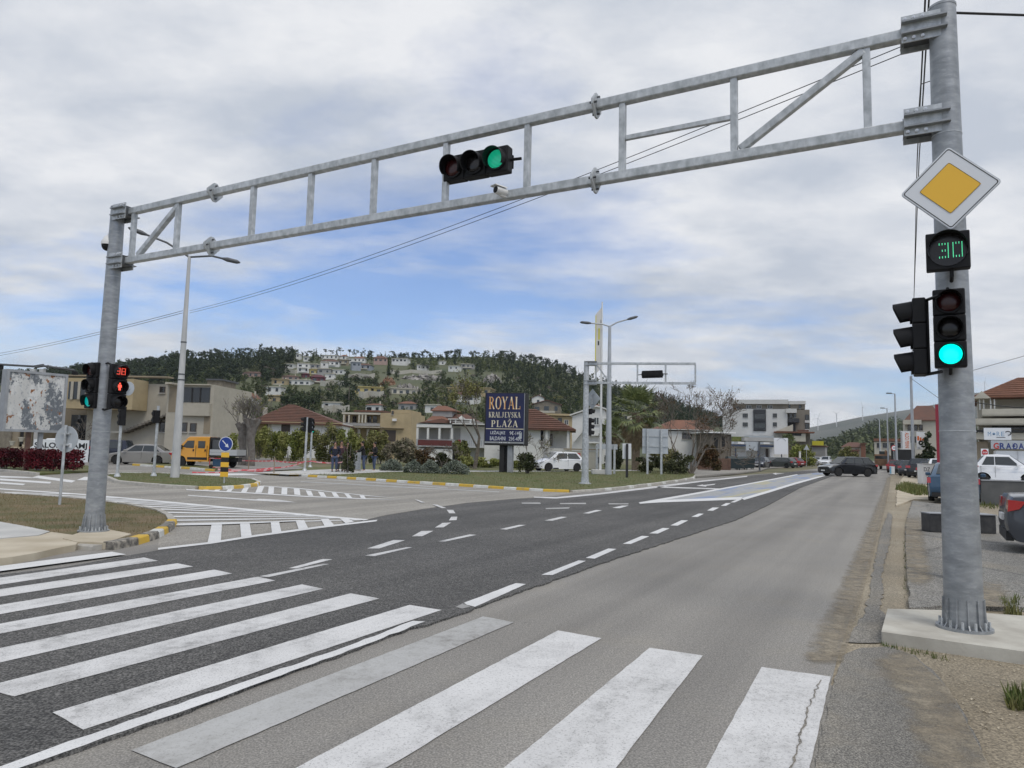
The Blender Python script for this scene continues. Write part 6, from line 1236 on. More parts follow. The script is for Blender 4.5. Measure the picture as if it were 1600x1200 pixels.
# roofs behind it
b = Bd('tiled_roof_house', 'house with wide red roofs just behind the white terrace building', 125, 700, rad(-8)); b.box('wall', 668, 740, 656, 735, 0, 8, M_GREYW, ground=True); hip(b, 662, 706, 660, 650, 675, 692, 0, 7, M_TILEO, .4); rf, g = hip(b, 690, 745, 658, 647, 705, 730, 3, 9, M_TILE, .4, 'roof')
b.box('upper_wall', 676, 706, 640, 652, 4, 9, M_GREYW); hip(b, 674, 712, 641, 634, 684, 698, 4, 9, M_TILEO, .3)
# -------- house with brown roof right of the sign
b = Bd('brown_roof_house', 'white house with brown hip roof just right of the dark sign', 72, 850, rad(-5)); b.box('wall', 800, 858, 668, 735, 0, 6, M_WALLW, ground=True); b.box('recessed_wall', 858.5, 890, 670, 735, 1.8, 6, M_WALLW, ground=True)
rf, g = hip(b, 790, 900, 669, 639, 822, 838, 0, 6.5, M_TILE, .6); tile_rows(b, rf, g, 0, .6, 10, M_TILE)
b.box('pillar', 852.5, 855.5, 669, 712, -.3, -.1, M_WALLW); b.box('pillar', 886, 889, 672, 712, -.3, -.1, M_WALLW); b.win(844, 850, 670, 690, -.03, M_WFRM, mull=0); b.win(857, 863, 678, 696, 1.76, mull=0); b.box('ac_unit', 873, 880, 673, 678, 1.5, 1.79, M_WHITE)
b.box('terrace_parapet', 852, 890, 700, 712, -.3, -.15, M_CONCP); b.box('terrace_slab', 850, 891, 712.3, 716, -.4, 1.5, M_CONCB)
# beige wall / garage box
b = Bd('garden_wall', 'pale yellow garden wall with brown coping behind the white hatchback', 64, 905, 0, 'wall'); b.box('body', 882, 940, 704, 735, 0, .3, M_CRM, ground=True); b.box('coping', 881, 941, 700.5, 703.9, -.1, .4, M_BEIGE2); b.box('meter_box', 934, 937, 714, 724, -.06, -.01, M_DSTEEL)
t = thing('red_banner', 'narrow red advertising banner on the pale yellow wall', 'banner', (at(903.5, 700, 63.6).x, 63.6, 0)); z1, z0 = at(903, 708, 63.6).z, at(903, 731, 63.6).z; obj('panel', MB().box(-.2, .2, 0, .04, z0, z1), M_SIGNR, t)
for k in range(4): obj('white_mark', MB().box(-.11, .11, -.006, -.001, z0 + .12 + k * .3, z0 + .30 + k * .3), M_SIGNW, t)
# -------- beige flat house and white gable house
b = Bd('flat_beige_house', 'beige flat-roofed house behind the brown hip roof', 130, 875, rad(6)); b.box('wall', 853, 897, 650, 735, 0, 8, M_SAND, ground=True); b.box('roof_slab', 846, 899, 645.5, 650, -.6, 8.5, M_SAND); b.win(872, 878, 653, 662, -.03); b.win(882, 888, 656, 664, -.03, M_WFRM)
b = Bd('white_gable_house', 'tall white gabled house behind the far signal pole', 92, 915, rad(-10)); x0, _ = b.xz(894, 660); x1, _ = b.xz(944, 660); z1 = b.xz(894, 650)[1]; z2 = b.xz(935, 636)[1]; z3 = b.xz(944, 640)[1]
obj('wall', MB().prism([(x0, -.05), (x1, -.05), (x1, z3), (x1 - 1, z2), (x0, z1)], 0, 7, 'y'), M_WALLW, b.t); obj('roof', MB().prism([(x0 - .3, z1), (x1 - 1, z2 + .02), (x1 + .2, z3 + .02), (x1 + .2, z3 + .18), (x1 - 1, z2 + .2), (x0 - .3, z1 + .18)], -.4, 7.3, 'y'), M_WALLW, b.t)
b.win(928, 936, 652, 664, -.03, M_WFRM); b.box('balcony_slab', 920, 944, 678, 681, -1, -.02, M_WALLW); b.box('balcony_front', 920, 944, 671, 677.8, -1, -.9, M_WALLW); b.box('balcony_slab', 920, 944, 690, 693, -1, -.02, M_WALLW)
x0, z0 = b.xz(897, 690, -.6); x1, z1 = b.xz(915, 667, -.6); obj('stair_stringer', MB().bar((x0, -.6, z0), (x1, -.6, z1), .9, .18), M_WALLW, b.t)
# -------- white long building behind the bare tree, timber hut, fence
b = Bd('white_low_building', 'low white building with two dark windows behind the bare tree', 82, 1075); b.box('wall', 1030, 1112, 673, 735, 0, 8, M_WALLW, ground=True); b.box('roof_slab', 1028, 1114, 670, 672.8, -.4, 8.4, M_WALLW); b.win(1066, 1073, 675.5, 686, -.03, mull=0); b.win(1074, 1081, 675.5, 686, -.03, mull=0)
hip(b, 1030, 1114, 669.5, 656, 1050, 1090, 3, 9, M_TILEO, .3)
M_TIMB = mat('weathered_boards', (0.20, 0.175, 0.14), .85, (0.13, 0.11, 0.085), 3.0, 5.0, stretch=(4, 4, .5))
b = Bd('timber_hut', 'weathered timber hut with white roof edge beside the bare tree', 78, 1125, rad(5)); b.box('wall', 1108, 1143, 678, 735, 0, 4, M_TIMB, ground=True); b.box('roof', 1100, 1150, 674, 677.5, -.6, 4.5, M_WHITE); b.box('dark_opening', 1116, 1122, 684, 712, -.03, -.004, M_BLACKM); b.box('dark_opening', 1128, 1133, 682, 698, -.03, -.004, M_BLACKM)
for px in (1109, 1124.5, 1137, 1141.5): b.box('board', px, px + 1.4, 678.5, 735, -.08, -.01, M_TIMB, ground=True)
b = Bd('timber_fence', 'brown timber board fence below the hut near the dumpsters', 71, 1110, 0, 'fence')
for k, px in enumerate(np.arange(1090, 1140, 2.6)): b.box('board', px, px + 2.35, 716 + (k % 3) * .4, 733, -.02 * (k % 2), .04, M_RUSTP, ground=True)
b.box('rail', 1090, 1140, 719, 721, .05, .1, M_RUSTP); b.box('rail', 1090, 1140, 727, 729, .05, .1, M_RUSTP)
# -------- car wash / shop with blue canopy
M_BLUC = mat('navy_canopy', (0.025, 0.045, 0.10), .5); M_SHADE = mat('shop_interior', (0.10, 0.10, 0.10), .8)
b = Bd('shop_building', 'low shop with blue and white canopy beyond the dumpsters', 112, 1190); b.box('wall', 1140, 1232, 690, 735, 4, 9, M_WALLW, ground=True)
for k in range(8): b.box('canopy_sheet', 1143 + k * 10, 1152.8 + k * 10, 690 + k * .2, 694, .4, 3.9, M_WHITE if k % 2 else M_SIGNBK)
b.box('canopy_fascia', 1142, 1224, 694.2, 699, .2, .5, M_BLUC)
for px in (1149, 1184, 1221): b.box('canopy_post', px, px + 1.4, 699.2, 735, .25, .45, M_BLUC, ground=True)
for px0, px1, m_ in ((1152, 1166, M_SIGNW), (1188, 1196, M_SIGNBK), (1196.5, 1201, M_DFRM), (1203, 1209, M_SIGNW)): b.box('shop_window', px0, px1, 701, 716, 3.9, 3.98, m_)
b.box('red_sign', 1210, 1220, 699.5, 706, .1, .18, M_SIGNR); b.box('white_board', 1209.5, 1231.5, 684, 710, -.3, -.1, M_SIGNW); x0, z0 = b.xz(1214, 689, -.32); x1, _ = b.xz(1228, 689, -.32); obj('board_arc', MB().tube([(x0 + (x1 - x0) * f, -.32, z0 + math.sin(f * math.pi) * .5) for f in np.linspace(0, 1, 9)], .03, 5), M_FRAME, b.t)
b.box('grey_band', 1163, 1209, 683, 690, 4.5, 9, M_GREYW); b.box('green_roof_shrub_box', 1145, 1170, 682, 690, 6, 8, M_BLADE)
# -------- modern apartment block
M_ANTH = mat('anthracite_panel', (0.028, 0.030, 0.034), .6, (0.04, 0.042, 0.046), .5); M_TAUPE = wallmat('taupe_render', (0.24, 0.215, 0.175)); M_APW = wallmat('block_white', (0.62, 0.62, 0.60), .92)
b = Bd('apartment_block', 'modern white apartment block with dark loggias and flat roof', 165, 1200, rad(-20)); b.box('wall', 1129, 1231, 639, 690, 0, 14, M_APW, ground=False); b.box('base', 1129, 1231, 674.5, 735, .1, 13.9, M_CRM, ground=True)
b.box('penthouse_wall', 1145, 1258, 631, 638.9, 1.3, 12, M_TAUPE); b.box('flat_roof', 1141, 1232, 624.5, 631, .2, 13.5, M_APW); b.box('flat_roof', 1232.3, 1259, 626.5, 631.5, .8, 13, M_APW)
b.box('side_wing', 1231.5, 1266, 640, 700, 1.2, 13, M_TAUPE, ground=True); b.box('corner_balcony', 1228, 1245, 638.5, 645, -.6, 1.1, M_APW)
lg = b.box('loggia_frame', 1177, 1197, 639.5, 673.5, -.25, -.02, M_ANTH)
for py in (647, 661.5): b.box('loggia_opening', 1179, 1195.5, py, py + 7.5, -.31, -.26, M_GLASS, lg); b.box('loggia_rail', 1178, 1196, py + 7.6, py + 10.4, -.42, -.30, M_ANTH, lg)
for px in (1160.5, 1207.5):
    for py in (646, 660): b.win(px, px + (8 if px < 1200 else 6.5), py, py + 6.6, -.03, M_BLACKM, mull=1)
for px0, px1 in ((1165, 1178), (1187, 1200)): b.win(px0, px1, 675.5, 679.5, .06, M_BLACKM, mull=2)
for px in (1150, 1166, 1182, 1199): b.win(px, px + (4.5 if px == 1150 else 8), 633, 638.6, 1.25, M_WFRM, gm=M_GLASS, mull=1, sill=False)
b.win(1233, 1238, 646, 652.5, 1.15, M_BLACKM, mull=0); b.win(1240, 1244, 646, 652.5, 1.15, M_BLACKM, mull=0); b.win(1232, 1235, 632, 638, 1.25, M_BLACKM, mull=0); b.win(1248, 1252, 633, 638.5, 1.25, M_BLACKM, mull=0)
b.box('dark_balcony', 1231.6, 1249, 653.5, 660, -.5, 1.15, M_ANTH); b.box('dark_recess', 1232, 1243, 660.2, 675, .9, 1.17, M_ANTH)
for py in (648, 662): b.win(1258, 1264.5, py, py + 8.5, 1.14, M_BLACKM, mull=0); b.box('white_band', 1257.5, 1265, py + 9, py + 12.4, 1.0, 1.15, M_APW)
b.box('terrace_roof', 1209, 1273, 674, 676.5, -3.5, 1.0, M_TILEO); b.box('terrace_wall', 1240, 1259, 677, 690, -3.0, -.5, M_CRM); b.box('terrace_opening', 1238, 1252, 677.2, 681, -3.06, -3.01, M_BLACKM); b.box('dark_opening', 1210, 1225, 677, 690, .05, .09, M_DFRM)
x0, z0 = b.xz(1212, 673.5, -2); x1, z1 = b.xz(1239, 663, -2); obj('lean_to_gable', MB().prism([(x0, z0), (x1, z0), (x1, z1)], -2, 0, 'y'), M_CRM, b.t)
b.box('lower_hall', 1163, 1209, 681, 690, -4, -.2, M_SIGNBK); b.box('planter', 1246, 1264, 671.5, 674, -3, -2, M_TILE)
# -------- yellow-sign hall and far low houses along the road
def simple(name, label, Y, px0, px1, pyt, m, roof, rpy, wins=(), depth=8, rm=M_TILE, rz=rad(-27)):
    b = Bd(name, label, Y, (px0 + px1) / 2, rz); b.box('wall', px0, px1, pyt, 735, 0, depth, m, ground=True)
    if roof == 'hip': w_ = (px1 - px0) * .3; hip(b, px0 - 1, px1 + 1, pyt, rpy, px0 + w_, px1 - w_, 0, depth, rm, .4)
    elif roof == 'flat': b.box('roof_slab', px0 - 1, px1 + 1, rpy, pyt - .1, -.4, depth + .4, rm)
    for w_ in wins: b.win(*w_, -.03, mull=0)
    return b
b = simple('yellow_banner_hall', 'far hall with a long yellow sign right of the apartment block', 175, 1268, 1290, 698, M_GREYW, 'flat', 696); b.box('yellow_sign', 1269, 1287, 689, 696, -.4, -.2, mat('yellow_board', (.62, .56, .04), .5))
simple('far_house', 'far low cream house with brown roof in the road gap', 210, 1315, 1352, 698, M_CRM, 'hip', 691, ((1320, 1324, 701, 706), (1336, 1340, 701, 706))); simple('far_house', 'far small orange and grey hut in the road gap', 190, 1322, 1342, 705, M_TILEO, 'flat', 702); simple('far_house', 'far brick red wall building end right of the cream house', 205, 1345, 1353, 694, M_TILEO, 'flat', 692)
simple('far_house', 'far white house half hidden behind the flatbed truck', 150, 1366, 1420, 690, M_CRM, 'flat', 685, ((1370, 1376, 692, 700), (1379, 1388, 692, 700), (1391, 1397, 692, 700), (1400, 1408, 692, 700), (1411, 1417, 692, 700)), rm=M_TILEO)
b = simple('roadside_house', 'cream house with red roof behind the banner pole', 100, 1414, 1475, 656, M_CRM, 'hip', 634, ((1428, 1434, 664, 673), (1418, 1424, 664, 673), (1436, 1442, 664, 673), (1418, 1424, 682, 692), (1428, 1434, 682, 692)), rm=M_TILE); b.box('balcony', 1411, 1440, 656, 663, -1.2, -.05, M_CRM)
# -------- white house with red roof at the right edge, shop signs
b = Bd('white_villa', 'white villa with red roof and rounded balconies at the right edge', 58, 1570, rad(-33)); b.box('wall', 1527, 1720, 622, 735, 1.6, 10, M_CRM, ground=True)
rf, g = hip(b, 1519, 1740, 620, 590, 1590, 1680, 0, 10, M_TILEO, .7); tile_rows(b, rf, g, 0, .7, 9, M_TILEO)
x0, z0 = b.xz(1527, 619, -.8); x1, z1 = b.xz(1541, 611, -.8); obj('small_gable', MB().prism([(x0 - .3, z0 - .2), (x1 + .3, z0 - .2), ((x0 + x1) / 2, z1)], -1.0, 1.5, 'y'), M_CRM, b.t); b.box('chimney', 1558, 1563, 607, 618, 1.5, 2.0, M_CRM, rf)
for px in (1531, 1537, 1548, 1554): b.box('column', px - 1.4, px + 1.4, 624, 640, -.5, -.2, M_WALLW)
for py, a0 in ((640, 1534), (655, 1522)): b.box('balcony_slab', a0, 1720, py + 7, py + 9, -1.0, 1.58, M_CRM); b.box('balcony_front', a0, 1720, py - 1, py + 6.8, -1.05, -.9, M_CRM)
b.box('ribbon_window', 1549, 1720, 656, 671, 1.5, 1.57, M_GLASS)
for px in (1560, 1571, 1583, 1595): b.box('mullion', px - .6, px + .6, 656.2, 670.8, 1.43, 1.49, M_DFRM)
b.box('dark_band', 1519, 1720, 671.5, 676, -1.2, -1.06, M_BLACKM); b.box('lower_slab', 1519, 1720, 676.4, 688, -1.0, 1.5, M_CRM); b.box('ground_room', 1522, 1545, 690, 735, -.5, 1.5, M_BEIGE2, ground=True)
b = Bd('shop_sign', 'grey shop fascia with large red and blue letters at the right edge', 50, 1580, rad(-32), 'sign'); b.box('fascia', 1548, 1680, 688, 703, 0, .25, M_SIGNBK); 
x0, z0 = b.xz(1552, 703, 0); x1, z1 = b.xz(1562, 692, 0); M_LBL = mat('letter_blue', (0.03, 0.05, 0.20), .5); M_LRD = mat('letter_red', (0.5, 0.04, 0.03), .5)
cw = (b.xz(1600, 697)[0] - b.xz(1552, 697)[0]) / 4.9; zc = b.xz(1575, 697)[1]; xs = b.xz(1556.5, 697)[0]; hL_ = b.xz(1575, 692)[1] - b.xz(1575, 701.5)[1]
for k, ch in enumerate('GRAĐA'): lettering(ch, cw * .88, hL_ , front(xs + k * cw, -.012, zc), M_LRD if k == 0 else M_LBL, b.t, bold=.03)
b.box('shopfront', 1556, 1680, 704, 735, .3, 4, M_SIGNW, ground=True); b.box('shopfront_post', 1590, 1591.5, 704, 735, .22, .29, M_FRAME, ground=True)
b = Bd('sign_board', 'white board with pale blue letters above the grey shop fascia', 48, 1558, rad(-31), 'sign'); b.box('panel', 1537, 1580.5, 668.5, 687.5, 0, .12, M_SIGNW); M_LTB = mat('pale_blue_letters', (.22, .36, .52), .5)
xa = b.xz(1540.5, 678)[0]; xb = b.xz(1566, 678)[0]; zc = b.xz(1555, 678)[1]; hL_ = b.xz(1555, 674.5)[1] - b.xz(1555, 681.5)[1]; cw = (xb - xa) / 3.7
for k, ch in enumerate('MORE'):
    if ch == 'O': obj('eye_emblem', MB().lathe([(cw * .34, -.012), (cw * .34, -.004)], 18, 'y', (xa + k * cw + .2, 0, zc)), M_LTB, b.t); obj('eye_pupil', MB().lathe([(cw * .16, -.018), (cw * .16, -.013)], 14, 'y', (xa + k * cw + .2, 0, zc - .02)), M_INK, b.t)
    else: lettering(ch, cw * .72, hL_, front(xa + k * cw + .2, -.008, zc), M_LTB, b.t)
x0 = b.xz(1575, 677)[0]; obj('swirl_emblem', MB().tube([(x0 + math.cos(a) * .16, -.01, zc + .05 + math.sin(a) * .13) for a in np.linspace(2.6, -1.6, 10)], .03, 5), M_INK, b.t); b.box('small_print', 1557, 1571, 683, 684, -.008, -.003, M_INK)
for px in (1545, 1572): b.box('strut', px, px + 1, 687.6, 691, .02, .1, M_FRAME)
# ================================================================== hill, far mountains
def terrain(name, sky, d0, d1, d2, m, power, nz_amp, seed, nd=50, base=0.0, kind='structure', back=.55):
    A = [az_el(x, y) for x, y in sky]; azs = [a for a, _ in A]; els = [e for _, e in A]; r_ = random.Random(seed)
    ph = [(r_.uniform(0, 6), r_.uniform(.6, 1.4), r_.uniform(.6, 1.4)) for _ in range(6)]
    def nz(x, y, L):
        return sum(math.sin(x / L * p[1] * (1 + k * .7) + p[0]) * math.cos(y / L * p[2] * (1 + k * .6) + p[0] * 2) / (1 + k) for k, p in enumerate(ph))
    def h(a, d):
        e = float(np.interp(a, azs, els)); S = e * d1 + CAMH; t_ = (d - d0) / (d1 - d0)
        if t_ <= 0: return base
        if t_ > 1: return S * max(0, 1 - (t_ - 1) * back)
        return S * t_ ** power + nz(d * math.sin(a), d * math.cos(a), d1 * .12) * nz_amp * math.sin(math.pi * t_) + base * (1 - t_)
    na = 150; V = []; a0, a1 = azs[0], azs[-1]; ds = list(np.linspace(d0, d2, nd))
    for d in ds:
        for i in range(na + 1):
            a = a0 + (a1 - a0) * i / na; V.append((d * math.sin(a), d * math.cos(a), h(a, d) - (.3 if d == d0 else 0)))
    F = [(j * (na + 1) + i, j * (na + 1) + i + 1, (j + 1) * (na + 1) + i + 1, (j + 1) * (na + 1) + i) for j in range(nd - 1) for i in range(na)]
    o = tag(obj(name, MB().add(V, F), m, smooth=180), kind=kind)
    return h
SKY1 = [(-500, 612), (-100, 604), (0, 602), (60, 598), (120, 590), (205, 579), (250, 569), (330, 561), (400, 557), (470, 556), (500, 557), (560, 557), (640, 558), (700, 558), (760, 557), (800, 561), (850, 571), (900, 585), (960, 604), (1000, 615), (1050, 629), (1100, 649), (1140, 668), (1180, 686), (1220, 700), (1270, 712)]
M_HILL = mat('hill_scrub', (0.055, 0.074, 0.028), .95, (0.115, 0.115, 0.058), .02, 10.0, .3, .7, bump=.6, bscale=.2, world=True)
hill_h = terrain('hill', SKY1, 150, 620, 1000, M_HILL, 1.25, 3.0, 3)
def hill_pt(px, py):
    a, e = az_el(px, py); lo, hi = 152.0, 619.0
    if (hill_h(a, hi) - CAMH) / hi < e: d = hi
    else:
        for _ in range(26):
            md = (lo + hi) / 2
            if (hill_h(a, md) - CAMH) / md < e: lo = md
            else: hi = md
        d = (lo + hi) / 2
    return Vector((d * math.sin(a), d * math.cos(a), hill_h(a, d)))
M_MOUNT = mat('mountain_scrub', (0.055, 0.068, 0.045), .95, (0.15, 0.145, 0.12), .004, 12.0, .3, .7, world=True, bump=.5, bscale=.01)
SKY2 = [(1060, 716), (1180, 692), (1230, 679), (1265, 668), (1300, 661), (1340, 652.5), (1380, 646), (1420, 640), (1470, 630), (1520, 614), (1570, 611), (1640, 604), (1900, 590), (2200, 600)]
terrain('far_mountain', SKY2, 1750, 3000, 4200, M_MOUNT, 1.1, 16, 8)
M_MID = mat('wooded_hill', (0.050, 0.075, 0.022), .95, (0.105, 0.125, 0.05), .012, 10.0, .3, .7, world=True, bump=.8, bscale=.08)
SKY3 = [(1200, 718), (1250, 703), (1290, 697), (1312, 691), (1340, 677), (1365, 665), (1390, 661), (1420, 663), (1450, 668), (1500, 672), (1560, 676), (1700, 682), (2000, 690)]
mid_h = terrain('wooded_hill', SKY3, 500, 1400, 1740, M_MID, 1.2, 6, 5)
M_TURB = mat('turbine_white', (.7, .7, .7), .5)
for i, (px, pb, pt) in enumerate(((1278, 666, 654), (1307, 660, 647), (1348, 651, 637), (1539, 613, 597), (1588, 608.5, 595))):
    D_ = 2960.0; q = at(px, pb, D_ * .86); hub = at(px, pt, D_ * .86).z - q.z
    t = thing('wind_turbine', ['leftmost wind turbine on the far mountain left of the gap', 'wind turbine second from left on the far mountain', 'third wind turbine on the far mountain above the road', 'wind turbine just right of the right pole', 'rightmost wind turbine above the villa roof'][i], 'wind turbine', (q.x, q.y, q.z - 16), rnd.uniform(-.5, .5), 'wind turbines on the mountain'); t.scale = (.65, .65, .65); hub /= .65
    obj('tower', rodz(hub + 25, 2.2, 1.4, 8), M_TURB, t)
    for k in range(3): a = rad(120 * k + i * 37 + 20); obj('blade', MB().bar((0, -3, hub + 25), (math.sin(a) * 32, -3, hub + 25 + math.cos(a) * 32), 2.0, .6, (0, 1, 0)), M_TURB, t)
    obj('nacelle', MB().box(-1.5, 1.5, -4, 4, hub + 23.5, hub + 26.5), M_TURB, t)

# ------------------------------------------------------------------ foliage helpers
def cloud_arr(rng, n, clumps, size, flat=0.0):
    """n leaf quads spread through clumps [(centre, radii)] -> (n,4,3)"""
    C = np.array([c for c, _ in clumps], float); R = np.array([r_ for _, r_ in clumps], float); vol = np.prod(R, 1) ** .67; k = rng.choice(len(clumps), n, p=vol / vol.sum())
    d = rng.normal(size=(n, 3)); d /= np.linalg.norm(d, axis=1)[:, None]; rr = rng.random(n) ** .42; P = C[k] + d * rr[:, None] * R[k]
    u = rng.normal(size=(n, 3)); u[:, 2] *= (1 - flat); u /= np.linalg.norm(u, axis=1)[:, None]; v = np.cross(u, rng.normal(size=(n, 3))); v /= np.linalg.norm(v, axis=1)[:, None]
    s = size * (.6 + .8 * rng.random(n))[:, None]; u = u * s; v = v * s * .62
    return np.stack([P - u, P + v * .9, P + u, P - v * .9], 1)
def quads_mesh(name, Q, m):
    Q = np.asarray(Q, np.float32).reshape(-1, 4, 3); n = len(Q); me = bpy.data.meshes.new(name); me.vertices.add(n * 4); me.vertices.foreach_set('co', Q.reshape(-1)); me.loops.add(n * 4); me.loops.foreach_set('vertex_index', np.arange(n * 4, dtype=np.int32))
    me.polygons.add(n); me.polygons.foreach_set('loop_start', np.arange(0, n * 4, 4, dtype=np.int32)); me.update(calc_edges=True); me.materials.append(m); return me
def leafm(name, c0, c1, sc=1.0, rough=.75):
    m = mat(name, c0, rough, c1, sc, 3.0, .35, .65, world=True, spec=.25)
    return m
L_PINE = leafm('pine_needles', (0.020, 0.034, 0.015), (0.048, 0.065, 0.029), .12); L_MIX = leafm('scrub_leaves', (0.058, 0.078, 0.028), (0.12, 0.135, 0.055), .08); L_LITE = leafm('young_leaves', (0.085, 0.115, 0.028), (0.15, 0.17, 0.055), .1); L_BARE = leafm('bare_twigs', (0.10, 0.085, 0.07), (0.17, 0.145, 0.12), .1)
L_HEDGE = leafm('hedge_leaves', (0.15, 0.18, 0.04), (0.28, 0.28, 0.095), .8); L_OLIVE = leafm('olive_green_leaves', (0.12, 0.135, 0.042), (0.24, 0.22, 0.09), .9); L_RED = leafm('red_hedge_leaves', (0.125, 0.012, 0.020), (0.055, 0.012, 0.014), 2.0); L_LAV = leafm('grey_green_leaves', (0.12, 0.145, 0.11), (0.23, 0.255, 0.205), 2.0); L_DARK = leafm('dark_shrub_leaves', (0.030, 0.040, 0.015), (0.075, 0.080, 0.035), 1.0); L_PINK = leafm('blossom', (0.24, 0.205, 0.155), (0.13, 0.13, 0.07), 2.0); L_BRN = leafm('dry_brown_leaves', (0.12, 0.06, 0.028), (0.075, 0.062, 0.028), 1.0)
M_BARK = mat('bark', (0.11, 0.09, 0.07), .9, (0.20, 0.175, 0.145), 5.0, 6.0, bump=.4, bscale=20); M_BARKG = mat('grey_bark', (0.20, 0.185, 0.165), .9, (0.12, 0.105, 0.09), 5.0, 6.0, bump=.4, bscale=20)

# ------------------------------------------------------------------ houses on the hill
HW = {'w': M_WALLW, 'c': M_CRM, 'g': M_GREYW, 's': M_SAND, 'b': M_BEIGE2, 'y': wallmat('yellow_render', (0.55, 0.46, 0.20)), 'p': wallmat('pink_render', (0.42, 0.30, 0.26)), 'r': wallmat('dark_red_render', (0.13, 0.04, 0.05)), 'u': wallmat('blue_grey_render', (0.33, 0.36, 0.40)), 't': M_STONE}
HH = [ # px centre, base, width, height (px), wall, roof, label
 (465, 562, 5, 8, 'w', 'flat', 'narrow white tower house highest on the left of the village'), (477, 565, 7, 6, 'w', 'flat', 'tiny white house near the top beside dark pines'), (515, 562, 22, 6, 'w', 'flat', 'long white flat house at the top of the village'),
 (514, 573, 26, 10, 'w', 'hip', 'wide white house with red roof near the village top'), (505, 577, 9, 9, 'w', 'flat', 'white house front with stacked balconies below the wide red roof'), (537, 563, 10, 8, 'w', 'hip', 'small white house with red roof at the village top right'),
 (535, 571, 13, 8, 'b', 'flat', 'grey brown house under the small red roof'), (452, 576, 12, 7, 'w', 'flat', 'white house at the left end of the village'), (472, 583, 17, 13, 'w', 'flat', 'large white two-storey house left of the yellow house'),
 (489, 579, 14, 9, 'g', 'flat', 'grey house above the yellow house'), (489, 587, 12, 8, 'y', 'flat', 'bright yellow house in the village middle'), (505, 587, 18, 9, 'g', 'flat', 'pale grey house right of the yellow house'), (526, 585, 20, 7, 'w', 'flat', 'low whitish house right in the village'),
 (514, 593, 14, 8, 'w', 'flat', 'white cube house below the pale grey house'), (452, 594, 22, 7, 'p', 'hip', 'low pinkish house on the village left'), (475, 590, 9, 6, 'r', 'hip', 'small dark red house left of the purple roof'), (494, 599, 20, 11, 'r', 'hip', 'house with dark purple red roof in the village middle'),
 (466, 601, 30, 7, 'w', 'flat', 'long low white house above the big dark conifers'), (437, 601, 22, 8, 's', 'flat', 'long beige house left above the dark conifers'), (427, 617, 22, 12, 'w', 'flat', 'white modern house with glazed front on the lower left slope'), (427, 627, 16, 8, 's', 'flat', 'beige house just below the white modern house'),
 (516, 638, 25, 9, 'w', 'flat', 'white bungalow right of the big dark conifers'), (394, 589, 26, 7, 'p', 'hip', 'long house with red roof far left under the forest'), (546, 568, 9, 8, 'w', 'flat', 'small white house between village top and blue grey house'), (554, 579, 12, 11, 'u', 'flat', 'blue grey narrow house on the village right'),
 (561, 567, 17, 9, 'w', 'hip', 'white house with small red roof at the upper right village'), (567, 578, 22, 9, 'u', 'hip', 'wide blue grey house at the right of the village'), (593, 570, 19, 13, 'p', 'hip', 'tall pinkish house with red roof right of the village'), (625, 571, 20, 9, 'w', 'flat', 'lone white house with dark balcony on the upper slope'),
 (660, 579, 15, 7, 'w', 'flat', 'white house half hidden by dark trees on the upper slope'), (710, 581, 15, 9, 'w', 'flat', 'white house on the upper slope farther right'), (730, 577, 18, 7, 'g', 'flat', 'grey unfinished house on the upper right slope'), (565, 615, 21, 9, 'y', 'flat', 'pale yellow house end at mid slope'),
 (587, 613, 18, 5, 'y', 'flat', 'low yellowish block right of the pale yellow house'), (626, 615, 34, 6, 'c', 'flat', 'long low cream block with a row of dark windows'), (735, 619, 58, 11, 's', 'flat', 'long beige columned building high above the dark sign'), (724, 632, 26, 16, 'w', 'hip', 'white three-storey house with balconies left of the dark sign'),
 (741, 631, 13, 12, 'w', 'flat', 'white wing beside the three-storey house'), (585, 642, 22, 9, 'w', 'hip', 'white house with dark red hip roof at mid slope'), (636, 640, 24, 12, 'g', 'hip', 'grey house with red roof at mid slope'), (675, 645, 20, 11, 'w', 'flat', 'white house behind the red roofs'),
 (840, 631, 17, 12, 'w', 'gable', 'white gabled house right above the dark sign'), (855, 647, 36, 16, 't', 'gable', 'long stone house with orange roof right of the dark sign'), (932, 641, 16, 6, 'p', 'hip', 'red-roofed house far behind the flag pole'), (12, 625, 20, 10, 'w', 'flat', 'white house at far left above the billboard edge'), (388, 640, 14, 20, 'w', 'gable', 'pale house behind the pollarded trees on the left'), (985, 655, 20, 7, 'c', 'hip', 'low house with red roof right behind the palm'), (690, 570, 9, 5, 'w', 'flat', 'tiny white house far up the slope behind dark trees')]
hid = []
